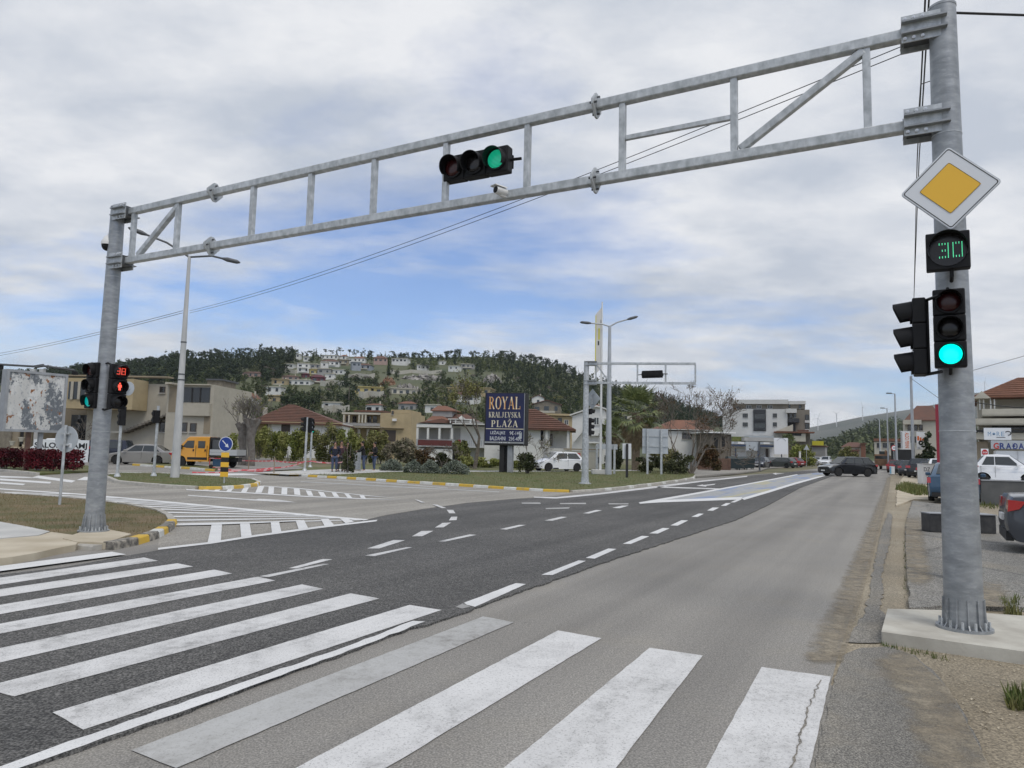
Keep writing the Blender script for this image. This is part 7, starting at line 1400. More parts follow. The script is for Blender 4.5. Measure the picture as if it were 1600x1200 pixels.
def hill_house(cx, yb, w, h, wk, rk, label, i):
    p = hill_pt(cx, yb); s = p.y / FPX; W_, H_ = w * s * rnd.uniform(1.05, 1.3), h * s * rnd.uniform(1.1, 1.4); dp = max(6, min(W_ * .8, 11)); rz = math.atan2(-p.x, p.y) * .6 + rnd.uniform(-.28, .28)
    p.z -= .0; t = thing('hillside_house', label, 'house', p + Vector((0, dp / 2, 0)), rz, 'houses on the hillside')
    rr = H_ * .32 if rk in ('hip', 'gable') else .35; wh = max(H_ - rr, 2.2); m = HW[wk]
    rm = rnd.choice([M_TILE, M_TILEO]) if wk != 'r' else m
    obj('wall', MB().box(-W_ / 2, W_ / 2, -dp / 2, dp / 2, -6, wh), m, t)
    if rk == 'flat': obj('roof', MB().box(-W_ / 2 - .4, W_ / 2 + .4, -dp / 2 - .5, dp / 2 + .4, wh + .002, wh + .35), M_CRM if wk in 'wcg' else m, t)
    elif rk == 'hip':
        o = .5; obj('roof', MB().add([(-W_ / 2 - o, -dp / 2 - o, wh), (W_ / 2 + o, -dp / 2 - o, wh), (W_ / 2 + o, dp / 2 + o, wh), (-W_ / 2 - o, dp / 2 + o, wh), (-W_ * .2, 0, wh + rr), (W_ * .2, 0, wh + rr)], [(0, 1, 5, 4), (1, 2, 5), (2, 3, 4, 5), (3, 0, 4), (3, 2, 1, 0)]), rm, t)
    else:
        o = .4; wide = W_ > 15
        if wide: obj('roof', MB().prism([(-dp / 2 - o, wh), (dp / 2 + o, wh), (0, wh + rr)], -W_ / 2 - o, W_ / 2 + o, 'x'), rm, t)
        else:
            obj('gable_wall', MB().prism([(-W_ / 2, wh), (W_ / 2, wh), (0, wh + rr)], -dp / 2, dp / 2, 'y'), m, t); obj('roof', MB().prism([(-W_ / 2 - o, wh - .1), (0, wh + rr), (W_ / 2 + o, wh - .1), (W_ / 2 + o, wh + .15), (0, wh + rr + .25), (-W_ / 2 - o, wh + .15)], -dp / 2 - o, dp / 2 + o, 'y'), rm, t)
    rows = max(1, int(wh / 2.9)); cols = max(1, min(9, int(W_ / 2.9)))
    for r_ in range(rows):
        zz = wh - 2.1 - r_ * 2.9
        for c in range(cols):
            xx = -W_ / 2 + W_ * (c + .5) / cols; ww = rnd.choice([.55, .6, .9]) if not ('columned' in label or 'row of dark' in label) else .75
            obj('window', MB().box(xx - ww, xx + ww, -dp / 2 - .06, -dp / 2 - .003, zz, zz + rnd.choice([1.2, 1.3, 1.6])), M_GLASS, t)
        if rnd.random() < .55 and W_ > 6: obj('balcony', MB().box(-W_ * .35, W_ * .3, -dp / 2 - 1.1, -dp / 2 - .065, zz - .9, zz - .15), M_CRM if wk not in 'wc' else m, t)
    if rnd.random() < .5: obj('chimney', MB().box(W_ * .2, W_ * .2 + .5, 0, .5, wh + .36, wh + rr + .9), M_CRM, t)
for i, r_ in enumerate(HH): hill_house(*r_, i); hid.append((r_[0] - r_[2] / 2 - 3, r_[0] + r_[2] / 2 + 3, r_[1] - r_[3] * .6, r_[1] + 12))
def clear_of_houses(px, py, k=1.0): return not any(a < px < b and c < py < d for a, b, c, d in hid)
# retaining walls on the slope
for i, (x0, x1, py, hh, lab) in enumerate(((540, 585, 592, 3, 'grey terrace wall below the blue grey houses'), (425, 470, 583, 2.5, 'grey terrace wall at the left of the village'), (500, 545, 603, 3, 'grey terrace wall above the lower right village'), (505, 545, 646, 3, 'grey terrace wall under the white bungalow'), (610, 690, 584, 2.5, 'long pale quarry edge wall on the upper slope'), (560, 600, 622, 3, 'grey terrace wall below the pale yellow house'))):
    P = [hill_pt(x0 + (x1 - x0) * k / 5, py + math.sin(k * 2.1) * 1.2) for k in range(6)]; mb = MB()
    for k in range(5): a, c = P[k], P[k + 1]; mb.add([a + Vector((0, 0, -4)), c + Vector((0, 0, -4)), c + Vector((0, 0, hh)), a + Vector((0, 0, hh)), a + Vector((0, 1, -4)), c + Vector((0, 1, -4)), c + Vector((0, 1, hh)), a + Vector((0, 1, hh))], [(0, 1, 2, 3), (2, 1, 5, 6), (3, 2, 6, 7), (7, 6, 5, 4), (0, 3, 7, 4)])
    tag(obj('terrace_wall', mb, M_CONC), lab, 'wall')
# rock outcrops
def rocks(cx, cy, w, h, label, m, seed):
    p = hill_pt(cx, cy + h / 2); s = p.y / FPX; r_ = np.random.default_rng(seed); nx, nz = 22, 12; V = []; F = []
    for j in range(nz + 1):
        for i in range(nx + 1):
            u, v = i / nx, j / nz; e = math.sin(math.pi * u) ** .6; V.append(((u - .5) * w * s, v * 9 + r_.normal() * 1.0 - 1.5, v * h * s * e + r_.normal() * .7 - .5))
    for j in range(nz):
        for i in range(nx): a = j * (nx + 1) + i; F.append((a, a + 1, a + nx + 2, a + nx + 1))
    t = thing('rock_outcrop', label, 'rock', p); obj('rock_face', MB().add(V, F), m, t)
M_ROCK = mat('limestone_rock', (0.22, 0.205, 0.185), .9, (0.36, 0.34, 0.31), .25, 8.0, bump=.5, bscale=1.5, world=True); M_ROCKR = mat('red_earth_cliff', (0.24, 0.12, 0.065), .9, (0.33, 0.22, 0.14), .3, 8.0, bump=.5, bscale=1.5, world=True)
rocks(603, 594, 26, 17, 'reddish quarry cliff at mid slope', M_ROCKR, 1); rocks(632, 604, 52, 14, 'grey rock outcrop above the long cream block', M_ROCK, 2); rocks(660, 588, 80, 12, 'long pale quarry face on the upper slope', M_ROCK, 3); rocks(722, 598, 30, 17, 'grey rocks above the long columned building', M_ROCK, 4); rocks(768, 590, 34, 18, 'grey rock outcrop high above the dark sign', M_ROCK, 5)
for a in ((590, 617, 585, 606), (606, 660, 598, 616), (622, 700, 583, 598), (708, 738, 592, 612), (752, 786, 582, 604)): hid.append(a)

# ------------------------------------------------------------------ woods on the hill
rng = np.random.default_rng(11)
def templ(kind, k):
    r_ = np.random.default_rng(100 + k)
    if kind == 'pine':
        cl_ = [((r_.normal() * .9, r_.normal() * .9, z), (1.7 - .1 * z, 1.7 - .1 * z, 1.0)) for z in np.linspace(3.2, 8.2, 6)]; Q = cloud_arr(r_, 96, cl_, .62, .4)
    elif kind == 'umbrella':
        cl_ = [((r_.normal() * 1.3, r_.normal() * 1.3, 7.5 + r_.normal() * .6), (1.8, 1.8, 1.0)) for _ in range(5)]; Q = cloud_arr(r_, 100, cl_, .6, .4)
    elif kind == 'cone':
        cl_ = [((0, 0, z), (max(.3, (9.5 - z) * .24), max(.3, (9.5 - z) * .24), .9)) for z in np.linspace(1.0, 9.0, 7)]; Q = cloud_arr(r_, 80, cl_, .55, .4)
    else:
        cl_ = [((r_.normal() * .9, r_.normal() * .9, 1.2 + abs(r_.normal()) * .8), (1.3, 1.3, 1.0)) for _ in range(4)]; Q = cloud_arr(r_, 64, cl_, .46)
    if kind in ('pine', 'umbrella'):
        tr = np.array([[(-.14, 0, -1), (.14, 0, -1), (.10, 0, 6.5), (-.10, 0, 6.5)], [(0, -.14, -1), (0, .14, -1), (0, .10, 6.5), (0, -.10, 6.5)]]); Q = np.concatenate([Q, tr])
    return Q
def scatter(name, label, m, kinds, region, n, smin, smax, seed, dens=None):
    r_ = np.random.default_rng(seed); T = [templ(k, i) for k in kinds for i in range(4)]; out_ = []; c = 0; tries = 0
    while c < n and tries < n * 6:
        tries += 1; px, py = region(r_)
        if not clear_of_houses(px, py): continue
        p = hill_pt(px, py); q = T[r_.integers(len(T))]; s = r_.uniform(smin, smax) * min(1.05, max(.38, p.length / 600)); a = r_.uniform(0, 6.28); ca, sa = math.cos(a), math.sin(a)
        R = np.array([[ca, sa, 0], [-sa, ca, 0], [0, 0, 1]]); out_.append((q * s * np.array([1, 1, r_.uniform(.85, 1.2)])) @ R + np.array(p)); c += 1
    return tag(obj(name, quads_mesh(name, np.concatenate(out_), m), None), label, 'wood', kind='stuff')
skx = [x for x, _ in SKY1]; sky_ = [y for _, y in SKY1]
def rg(x0, x1, ytop_off, y1, yb=None):
    def f(r_):
        px = r_.uniform(x0, x1); t0 = np.interp(px, skx, sky_) + ytop_off; return px, t0 + (y1 - t0) * r_.random() ** .9
    return f
scatter('pine_wood', 'dark pine wood covering the left shoulder of the hill', L_PINE, ['pine', 'umbrella', 'pine'], rg(-150, 470, .5, 602), 2000, .65, 1.15, 1)
scatter('pine_wood', 'dark pine wood covering the right flank of the hill', L_PINE, ['pine', 'cone'], rg(770, 1190, .5, 668), 2300, .5, .9, 2)
scatter('pine_wood', 'dark pines strung along the hill crest', L_PINE, ['pine', 'bush', 'umbrella'], rg(440, 900, .3, 566), 260, .4, .8, 3)
scatter('scrub', 'green scrub across the middle slope between the houses', L_MIX, ['bush', 'bush', 'pine'], rg(380, 960, 3, 668), 2700, .45, .95, 4)
scatter('scrub', 'dark trees between the houses on the middle slope', L_PINE, ['pine', 'bush'], rg(400, 860, 12, 660), 800, .4, .8, 5)
scatter('saplings', 'pale young growth on the bald upper slope', L_LITE, ['bush', 'cone'], rg(600, 850, 4, 582), 420, .3, .65, 6)
scatter('saplings', 'pale leafy bushes on the lower slope', L_LITE, ['bush'], rg(540, 900, 60, 672), 160, .7, 1.3, 7)
scatter('bare_scrub', 'bare grey brown shrubs across the slope', L_BARE, ['bush'], rg(400, 900, 25, 672), 330, .6, 1.2, 8)
scatter('scrub', 'green scrub at the far left foot of the hill', L_MIX, ['bush', 'pine'], rg(-200, 400, 20, 680), 500, .8, 1.3, 9)
# wooded texture of the mid hill on the right
def mid_trees():
    r_ = np.random.default_rng(5); T = [templ('bush', i) for i in range(4)]; out_ = []
    A3 = [az_el(x, y)[0] for x, y in SKY3]
    for _ in range(2300):
        a = r_.uniform(az_el(1240, 700)[0], az_el(1640, 680)[0]); d = r_.uniform(560, 1390); q = T[r_.integers(4)][::2]; s = r_.uniform(2.2, 4.2)
        out_.append(q * s + np.array((d * math.sin(a), d * math.cos(a), mid_h(a, d) - .5)))
    tag(obj('woodland', quads_mesh('woodland', np.concatenate(out_), L_MIX), None), 'green woodland on the distant rounded hill', 'wood', kind='stuff')
mid_trees()
# single pines along the ridge and big conifers on the slope
def single_tree(name, label, p, h, kind, m, seed, group=None, n=260, wide=1.0):
    r_ = np.random.default_rng(seed); t = thing(name, label, 'tree', p, 0, group); k = h / 9.0
    if kind == 'umbrella': cl_ = [((r_.normal() * 1.3 * k * wide, r_.normal() * 1.3 * k, (6.6 + r_.normal() * .9) * k), (1.35 * k, 1.35 * k, .75 * k)) for _ in range(7)]
    elif kind == 'cone': cl_ = [((r_.normal() * .2, r_.normal() * .2, z * k), (max(.4, (9.3 - z) * .2) * k * wide, max(.4, (9.3 - z) * .2) * k * wide, .7 * k)) for z in np.linspace(1, 8.8, 9)]
    else: cl_ = [((r_.normal() * 1.9 * k * wide, r_.normal() * 1.5 * k, (4.6 + r_.normal() * 1.7) * k), (1.7 * k * wide, 1.7 * k, 1.25 * k)) for _ in range(10)]
    obj('crown', quads_mesh('crown', cloud_arr(r_, n, cl_, .36 * k if n > 400 else .5 * k, .4), m), None, t)
    lean = r_.normal() * .3; obj('trunk', MB().tube([(0, 0, -1), (lean * k * .5, 0, 3 * k), (lean * k, 0, 7 * k)], [.22 * k, .17 * k, .07 * k], 6), M_BARK, t)
    return t
ORD = 'leftmost second third fourth fifth sixth seventh eighth ninth tenth eleventh twelfth thirteenth fourteenth fifteenth sixteenth seventeenth eighteenth nineteenth twentieth'.split() + ['twenty-' + b for b in 'first second third fourth fifth sixth seventh eighth ninth'.split()]
for i, (px, py, hpx, kd) in enumerate([(207, 580, 11, 'round'), (222, 577, 14, 'umbrella'), (236, 573, 17, 'umbrella'), (254, 569, 15, 'umbrella'), (298, 565, 14, 'cone'), (316, 563, 15, 'umbrella'), (345, 560, 15, 'round'), (361, 560, 14, 'cone'), (394, 558, 17, 'round'), (404, 558, 15, 'cone'), (415, 558, 16, 'umbrella'), (424, 558, 17, 'umbrella'), (432, 558, 15, 'umbrella'), (438, 558, 17, 'cone'), (447, 557, 16, 'umbrella'), (455, 557, 15, 'umbrella'), (461, 558, 13, 'round'), (491, 558, 13, 'round'), (494, 557, 14, 'cone'), (509, 556, 13, 'umbrella'), (517, 557, 12, 'umbrella'), (526, 557, 14, 'cone'), (532, 557, 16, 'umbrella'), (546, 556, 13, 'umbrella'), (556, 556, 13, 'round'), (570, 556, 13, 'round'), (602, 557, 9, 'cone'), (638, 558, 8, 'cone'), (681, 559, 8, 'round')]):
    p = hill_pt(px, py); single_tree('pine_tree', '%s pine on the hill ridge, %s from the left' % ({'umbrella': 'flat-topped', 'cone': 'pointed', 'round': 'rounded'}[kd], ORD[i]), p, hpx * p.y / FPX, kd, L_PINE, 200 + i, 'pines on the hill ridge', 150)
for i, (px, py, hpx, kd, wd, m_, lab) in enumerate([(455, 652, 52, 'round', 1.0, L_PINE, 'big dark conifer just above the left part of the brown hip roof'), (483, 652, 50, 'round', 1.0, L_PINE, 'big dark conifer above the right part of the brown hip roof'), (545, 634, 44, 'round', .8, L_PINE, 'tall dark conifer left of the sand coloured house roof'), (540, 606, 28, 'cone', 1.4, L_PINE, 'dark conifer in the village right of the low whitish house'), (583, 608, 22, 'round', 1.2, L_PINE, 'dark tree left of the red quarry cliff'), (607, 588, 22, 'cone', 1.0, L_PINE, 'dark cypress below the lone white house'), (485, 568, 12, 'round', 1.2, L_PINE, 'dark pine at the village top between white houses'), (403, 632, 36, 'round', .9, L_DARK, 'dark green tree at the left slope by the pollarded trees'), (567, 640, 17, 'round', 1.1, L_LITE, 'bright green tree left of the dark red hip roof'), (726, 652, 20, 'round', 1.4, L_LITE, 'bright green trees under the three-storey white house'), (873, 632, 16, 'round', 1.8, L_OLIVE, 'olive green tree on the slope left of the far signal pole'), (905, 640, 18, 'round', 1.3, L_LITE, 'pale green tree left of the far signal pole'), (668, 580, 14, 'round', 1.6, L_PINE, 'dark tree group in front of the upper white house'), (420, 592, 22, 'round', 1.0, L_BARE, 'bare grey tree left of the long beige house'), (690, 592, 14, 'round', 1.5, L_PINE, 'dark tree right of the long pale quarry face')]):
    p = hill_pt(px, min(py, 690)); single_tree('hillside_tree', lab, p, hpx * p.y / FPX, kd, m_, 300 + i, None, 620, wd)

# ------------------------------------------------------------------ shrubs and trees by the junction
def shrub(name, label, px, pyb, w, h, Y, m, seed, n=900, leaf=.10, zb=.1, depth=.7, cat='shrub', shape='round', twigs=6, group=None):
    r_ = np.random.default_rng(seed); q = at(px, pyb, Y); s = Y / FPX; W_, H_ = w * s, h * s; t = thing(name, label, cat, (q.x, Y, zb), 0, group)
    if shape == 'box': cl_ = [((x, y, z), (W_ / 9, W_ * depth / 8, H_ * .22)) for x in np.linspace(-W_ * .42, W_ * .42, 9) for y in (-W_ * depth * .2, W_ * depth * .2) for z in (H_ * .28, H_ * .62, H_ * .80)]
    elif shape == 'mound': cl_ = [((x * W_ * .36, r_.uniform(-.25, .25) * W_ * depth, H_ * (.16 + .50 * (1 - abs(x)) ** .7)), (W_ * .15, W_ * .2 * depth, H_ * .27)) for x in np.linspace(-1, 1, 9)] + [((0, 0, H_ * .25), (W_ * .48, W_ * .4 * depth, H_ * .50))]
    else: cl_ = [((r_.uniform(-.36, .36) * W_, r_.uniform(-.4, .4) * W_ * depth, H_ * r_.uniform(.15, .82)), (W_ * r_.uniform(.10, .22), W_ * depth * .2, H_ * r_.uniform(.12, .24))) for _ in range(16)]
    obj('foliage', quads_mesh('foliage', cloud_arr(r_, n, cl_, leaf), m), None, t); st_ = MB()
    for k in range(twigs):
        a = r_.uniform(0, 6.28); e = (math.cos(a) * W_ * .36, math.sin(a) * W_ * .3 * depth, H_ * r_.uniform(.6, 1.02)); st_.tube([(e[0] * .15, e[1] * .15, 0), (e[0] * .5, e[1] * .5, e[2] * .5), e], [.03, .02, .006], 5)
    obj('stems', st_, M_BARKG, t); return t
SH = [(402, 728, 34, 62, 78, L_HEDGE, 'yellow green hedge shrub in front of the porch of the hip house'), (424, 728, 30, 52, 74, L_HEDGE, 'hedge shrub below the small window of the hip house'), (450, 728, 34, 48, 72, L_HEDGE, 'broad hedge shrub below the large window of the hip house'), (470, 728, 26, 56, 70, L_HEDGE, 'tall hedge shrub just left of the signal posts'), (497, 728, 32, 66, 69, L_OLIVE, 'tall olive shrub just right of the signal posts'), (520, 730, 34, 60, 68, L_OLIVE, 'olive shrub behind the leftmost person'), (545, 731, 34, 56, 66, L_HEDGE, 'bright shrub behind the group of people'), (570, 731, 34, 58, 65, L_HEDGE, 'bright shrub behind the rightmost person'), (592, 732, 32, 54, 64, L_OLIVE, 'olive shrub left of the blossoming shrub'), (620, 733, 40, 46, 62, L_PINK, 'loose pale blossoming shrub left of the white terrace building'), (640, 733, 30, 38, 61, L_PINK, 'blossoming twiggy shrub at the terrace building corner'), (662, 733, 30, 30, 60, L_BRN, 'reddish brown shrub below the red balcony panel'), (690, 734, 30, 22, 59, L_DARK, 'low dark shrub below the terrace building'), (718, 735, 30, 44, 62, L_OLIVE, 'climbing shrub beside the red post of the terrace building'), (735, 736, 34, 20, 58, L_HEDGE, 'low green weeds behind the largest grey green bush'), (766, 735, 36, 14, 60, L_HEDGE, 'low weeds left of the dark sign posts'), (812, 735, 26, 14, 60, L_HEDGE, 'low weeds right of the dark sign posts'), (350, 716, 50, 48, 57, L_HEDGE, 'yellow green shrub behind the amber truck bed'), (312, 712, 22, 28, 57, L_OLIVE, 'pale shrub under the two small windows of the beige building'), (227, 716, 22, 22, 57, L_BRN, 'small dry shrub behind the silver sedan'), (1015, 741, 34, 30, 55, L_DARK, 'dark shrub behind the left leg of the big sign back'), (1055, 743, 50, 36, 54, L_DARK, 'dark round shrub under the bare tree'), (1040, 736, 40, 40, 60, L_OLIVE, 'olive shrub behind the big sign back'), (1112, 735, 34, 50, 68, L_BRN, 'reddish creeper shrub before the timber hut'), (1252, 722, 38, 36, 122, L_HEDGE, 'round bright green bush beyond the blue canopy'), (960, 732, 26, 36, 66, L_DARK, 'dark shrub behind the double lamp'), (1148, 690, 26, 12, 120, L_OLIVE, 'green shrub on the roof edge behind the dumpsters'), (1320, 722, 30, 30, 160, L_OLIVE, 'grey green roadside bush in the far road gap')]
for i, (px, pyb, w_, h_, Y, m_, lab) in enumerate(SH): shrub('shrub', lab, px, pyb, w_ * 1.22, h_, Y, m_, 500 + i, n=3600 if h_ > 40 else 1400, leaf=.105 if Y < 100 else .28, zb=.0 if Y > 60 else .1)
for i, (px, pyb, w_, h_, Y, lab) in enumerate([(612, 737, 38, 21, 46, 'leftmost grey green mounded bush on the lawn'), (646, 743, 34, 22, 43.5, 'second grey green mounded bush on the lawn'), (672, 744, 32, 24, 43, 'third grey green mounded bush on the lawn'), (711, 744, 48, 25, 42.5, 'rightmost and widest grey green mounded bush on the lawn')]): shrub('mounded_bush', lab, px, pyb, w_, h_, Y, L_LAV, 600 + i, n=2600, leaf=.055, shape='mound', twigs=3, cat='bush')
shrub('conifer_shrub', 'dark upright shrub standing in front of the group of people', 543, 741, 25, 47, 41, L_DARK, 620, n=1500, leaf=.06, cat='shrub'); shrub('dark_bush', 'dark bush on the lawn beside the dark sign posts', 824, 743, 34, 33, 47, L_DARK, 621, n=1700, leaf=.07, cat='shrub', twigs=16)
shrub('red_hedge', 'red leaved hedge on the left verge below the billboard', 8, 733, 84, 32, 36, L_RED, 622, n=5200, leaf=.06, shape='box', depth=.5, cat='hedge'); shrub('red_hedge', 'red leaved hedge between billboard post and left gantry pole', 83, 738, 84, 34, 34.5, L_RED, 623, n=5200, leaf=.06, shape='box', depth=.4, cat='hedge')
# branching trees
def branches(mb, p, d, L, r, depth, r_, tips, spread=.6, up=.15, n=5):
    k = 3; pts = [p]; rs = [r]; cur = d.copy()
    for i in range(k): cur = (cur + Vector((r_.normal(), r_.normal(), r_.normal())) * .13 + Vector((0, 0, up * .3))).normalized(); pts.append(pts[-1] + cur * L / k); rs.append(max(.011, r * (1 - .45 * (i + 1) / k)))
    mb.tube(pts, rs, 6 if depth > 2 else 4, caps=False)
    if depth <= 0: tips.append(pts[-1]); return
    for j in range(int(r_.integers(2, 4)) + (1 if depth < 3 else 0)):
        nd = (cur + Vector((r_.normal(), r_.normal(), r_.normal() * .7)) * spread + Vector((0, 0, up))).normalized(); st_ = pts[-1] if j < 2 else pts[2]
        branches(mb, st_, nd, L * r_.uniform(.60, .82), rs[-1] * .78, depth - 1, r_, tips, spread, up)
        tips.append(pts[-1])
def tree(name, label, base, trunks, r0, L0, depth, seed, leaf_m=None, nl=0, leaf=.09, bark=None, spread=.6, up=.15, group=None):
    r_ = np.random.default_rng(seed); t = thing(name, label, 'tree', base, 0, group); mb = MB(); tips = []
    for d in trunks: branches(mb, Vector((0, 0, -.1)), Vector(d).normalized(), L0, r0, depth, r_, tips, spread, up)
    obj('trunk', mb, bark or M_BARKG, t, smooth=60)
    if leaf_m and nl:
        Q = cloud_arr(r_, nl, [(tuple(tips[r_.integers(len(tips))]), (.28, .28, .28)) for _ in range(120)], leaf); obj('crown', quads_mesh('crown', Q, leaf_m), None, t)
    return t
tree('bare_tree', 'bare multi-stemmed tree with few leaves right of the big sign back', Vector((at(1080, 739, 56).x, 56, .1)), [(-.75, 0, 1), (-.25, .2, 1), (.3, -.1, 1), (.8, .1, 1)], .10, 2.55, 5, 31, L_BRN, 1300, .07, M_BARK, .5, .14)
tree('slim_tree', 'leaning slim tree with sparse new leaves left of the dark sign', Vector((at(741, 736, 55).x, 55, .1)), [(.14, 0, 1)], .20, 2.6, 5, 33, L_OLIVE, 1500, .09, M_BARK, .5, .3)
for i, (px, Y, lab) in enumerate(((378, 54, 'left of two pollarded bare trees beside the beige building'), (391, 53, 'right of two pollarded bare trees beside the beige building'))):
    r_ = np.random.default_rng(40 + i); base = Vector((at(px, 728, Y).x, Y, 0)); t = thing('pollarded_tree', lab, 'tree', base); mb = MB(); tips = []
    hh = 2.6 + i * .3; mb.tube([(0, 0, -.1), (.05, 0, 1.0), (-.1, 0, 2.0), (0, 0, hh)], [.33, .27, .30, .38], 9)
    for k in range(4): a = k * 1.6 + .3; e = Vector((math.cos(a) * .5, math.sin(a) * .4, hh + .6)); mb.tube([(0, 0, hh - .3), e * 1.0], [.26, .2], 7); [branches(mb, e, Vector((r_.normal() * .5, r_.normal() * .5, .9)).normalized(), r_.uniform(.6, 1.0), .025, 2, r_, tips, .45, .2) for _ in range(5)]
    obj('trunk', mb, M_BARKG, t, smooth=60)
    obj('crown', quads_mesh('crown', cloud_arr(r_, 300, [(tuple(tips[r_.integers(len(tips))]), (.2, .2, .2)) for _ in range(60)], .05), L_OLIVE), None, t)
tree('bare_shrub_tree', 'small bare tree in front of the glazed wall behind the billboard', Vector((at(122, 722, 56).x, 56, 0)), [(-.4, 0, 1), (.1, 0, 1), (.5, 0, 1)], .05, 1.2, 4, 35, None, 0, .08, M_BARK, .6, .1)
tree('bare_shrub_tree', 'bare arching shrub right of the dark sign before the brown roof house', Vector((at(826, 736, 52).x, 52, .1)), [(-.5, 0, 1), (.1, 0, 1), (.6, 0, 1), (.9, 0, .8)], .035, 1.1, 4, 36, L_OLIVE, 300, .05, M_BARK, .5, .1)
tree('bare_shrub_tree', 'bare twiggy tree below the red balcony panel', Vector((at(692, 735, 58).x, 58, .1)), [(-.5, 0, 1), (.3, 0, 1), (.8, 0, .8)], .05, .9, 4, 37, None, 0, .05, M_BARK, .6, .05)
# palms
def palm(name, label, px, pyb, Y, hpx, crown_px, seed, skirt=True):
    r_ = np.random.default_rng(seed); s = Y / FPX; base = Vector((at(px, pyb, Y).x, Y, .05)); H_ = hpx * s; Rc = crown_px * s; t = thing(name, label, 'palm', base)
    obj('trunk', MB().tube([(0, 0, -.1), (.03, 0, H_ * .4), (0, 0, H_ * .82)], [.36, .34, .36], 12), mat('palm_trunk', (.12, .09, .06), .95, (.2, .16, .11), 6, 5, bump=.6, bscale=18), t, smooth=60)
    L_PALM = mat('palm_fan', (.06, .09, .028), .45, (.25, .28, .11), 1.6); L_PDRY = mat('dry_palm_fan', (.20, .15, .085), .85, (.28, .22, .13), 2.0)
    def fan(seed2):
        rr = np.random.default_rng(seed2); mb = MB(); st_ = Rc * .60; mb.tube([(0, 0, 0), (st_ * .5, 0, .05), (st_, 0, 0)], [.025, .02, .015], 4)
        for k in range(17):
            a = rad(-82 + 164 * k / 16); L = Rc * .60 * (1 - .2 * abs(a)) * rr.uniform(.85, 1.1); dr = -abs(rr.normal()) * .12 * Rc; c, sn = math.cos(a), math.sin(a); wv = .06
            m_ = (st_ + c * L * .55, sn * L * .55, .03); e = (st_ + c * L, sn * L, dr)
            mb.add([(st_, 0, 0), (m_[0] + sn * wv, m_[1] - c * wv, m_[2]), e, (m_[0] - sn * wv, m_[1] + c * wv, m_[2])], [(0, 1, 2, 3)])
        me = mb.mesh('frond'); return me
    fans = [fan(seed + k) for k in range(4)]; dry = [f.copy() for f in fans]
    for f in fans: f.materials.append(L_PALM)
    for f in dry: f.materials.append(L_PDRY)
    for k in range(52):
        el = rad(82 - 110 * (k / 51.0) ** .9) + r_.normal() * .12; a = k * 2.39996; isdry = False
        o = obj('frond', fans[k % 4], None, t); o.location = (math.cos(a) * .2, math.sin(a) * .2, H_ * .80 + .3 * math.sin(el)); o.rotation_euler = (r_.normal() * .4, -el, a); o.scale = (1, 1, 1) if k % 2 else (.9, .9, .9)
    if skirt:
        for k in range(34):
            el = rad(-38 - 48 * (k / 33.0)); a = k * 2.39996 + .5; o = obj('dry_frond', dry[k % 4], None, t); o.location = (math.cos(a) * .25, math.sin(a) * .25, H_ * (.78 - .20 * (k / 33.0))); o.rotation_euler = (r_.normal() * .5, -el, a); o.scale = (.72,) * 3
palm('palm_tree', 'fan palm with brown skirt of dry fronds beside the big sign back', 993, 738, 62, 110, 43, 71)
palm('palm_tree', 'small far palm in front of the apartment block', 1232, 716, 150, 42, 11, 91, False)
palm('palm_tree', 'dark low palm beside the white gable house behind the lamp', 958, 734, 74, 66, 20, 95, True)
# conifer and hedge behind the banner pole
single_tree('conifer', 'dark conifer behind the right banner', Vector((at(1450, 728, 66).x, 66, 0)), 66 * 66 / FPX, 'cone', L_PINE, 401, None, 900, 1.5); shrub('shrub', 'dark hedge filling behind the banner pole', 1447, 722, 34, 44, 68, L_DARK, 640, n=1600, leaf=.13, zb=0)
shrub('shrub', 'small dark shrub at the foot of the banner pole', 1439, 741, 18, 16, 63, L_DARK, 641, n=400, leaf=.08, zb=.03)
# grass tufts on the right
for i, (poly, n_, h0, h1, lab) in enumerate(((((1398, 765), (1410, 757), (1452, 764), (1460, 774), (1430, 775)), 1300, .12, .32, 'rough grass strip along the far right pavement'), (((1565, 940), (1592, 938), (1596, 962), (1570, 962)), 160, .05, .14, 'grass tuft on the dirt behind the concrete footing'), (((1572, 1080), (1640, 1075), (1640, 1110), (1575, 1105)), 300, .04, .12, 'grass tuft in the dirt at the right edge'), (((1520, 782), (1560, 783), (1560, 795), (1522, 793)), 200, .06, .2, 'weeds at the foot of the dark grey low wall'), (((1413, 950), (1421, 950), (1417, 845), (1411, 845)), 320, .02, .07, 'small weeds along the joint beside the right pavement'), (((1376, 1003), (1480, 1022), (1482, 1030), (1378, 1009)), 160, .015, .05, 'sparse weeds along the front of the concrete footing'))):
    o = blades('grass_tuft', [G(x, y, .02) for x, y in poly], n_, h0, h1, M_BLADE, 50 + i, .0 if i else .03); tag(o, lab, 'grass', kind='stuff')
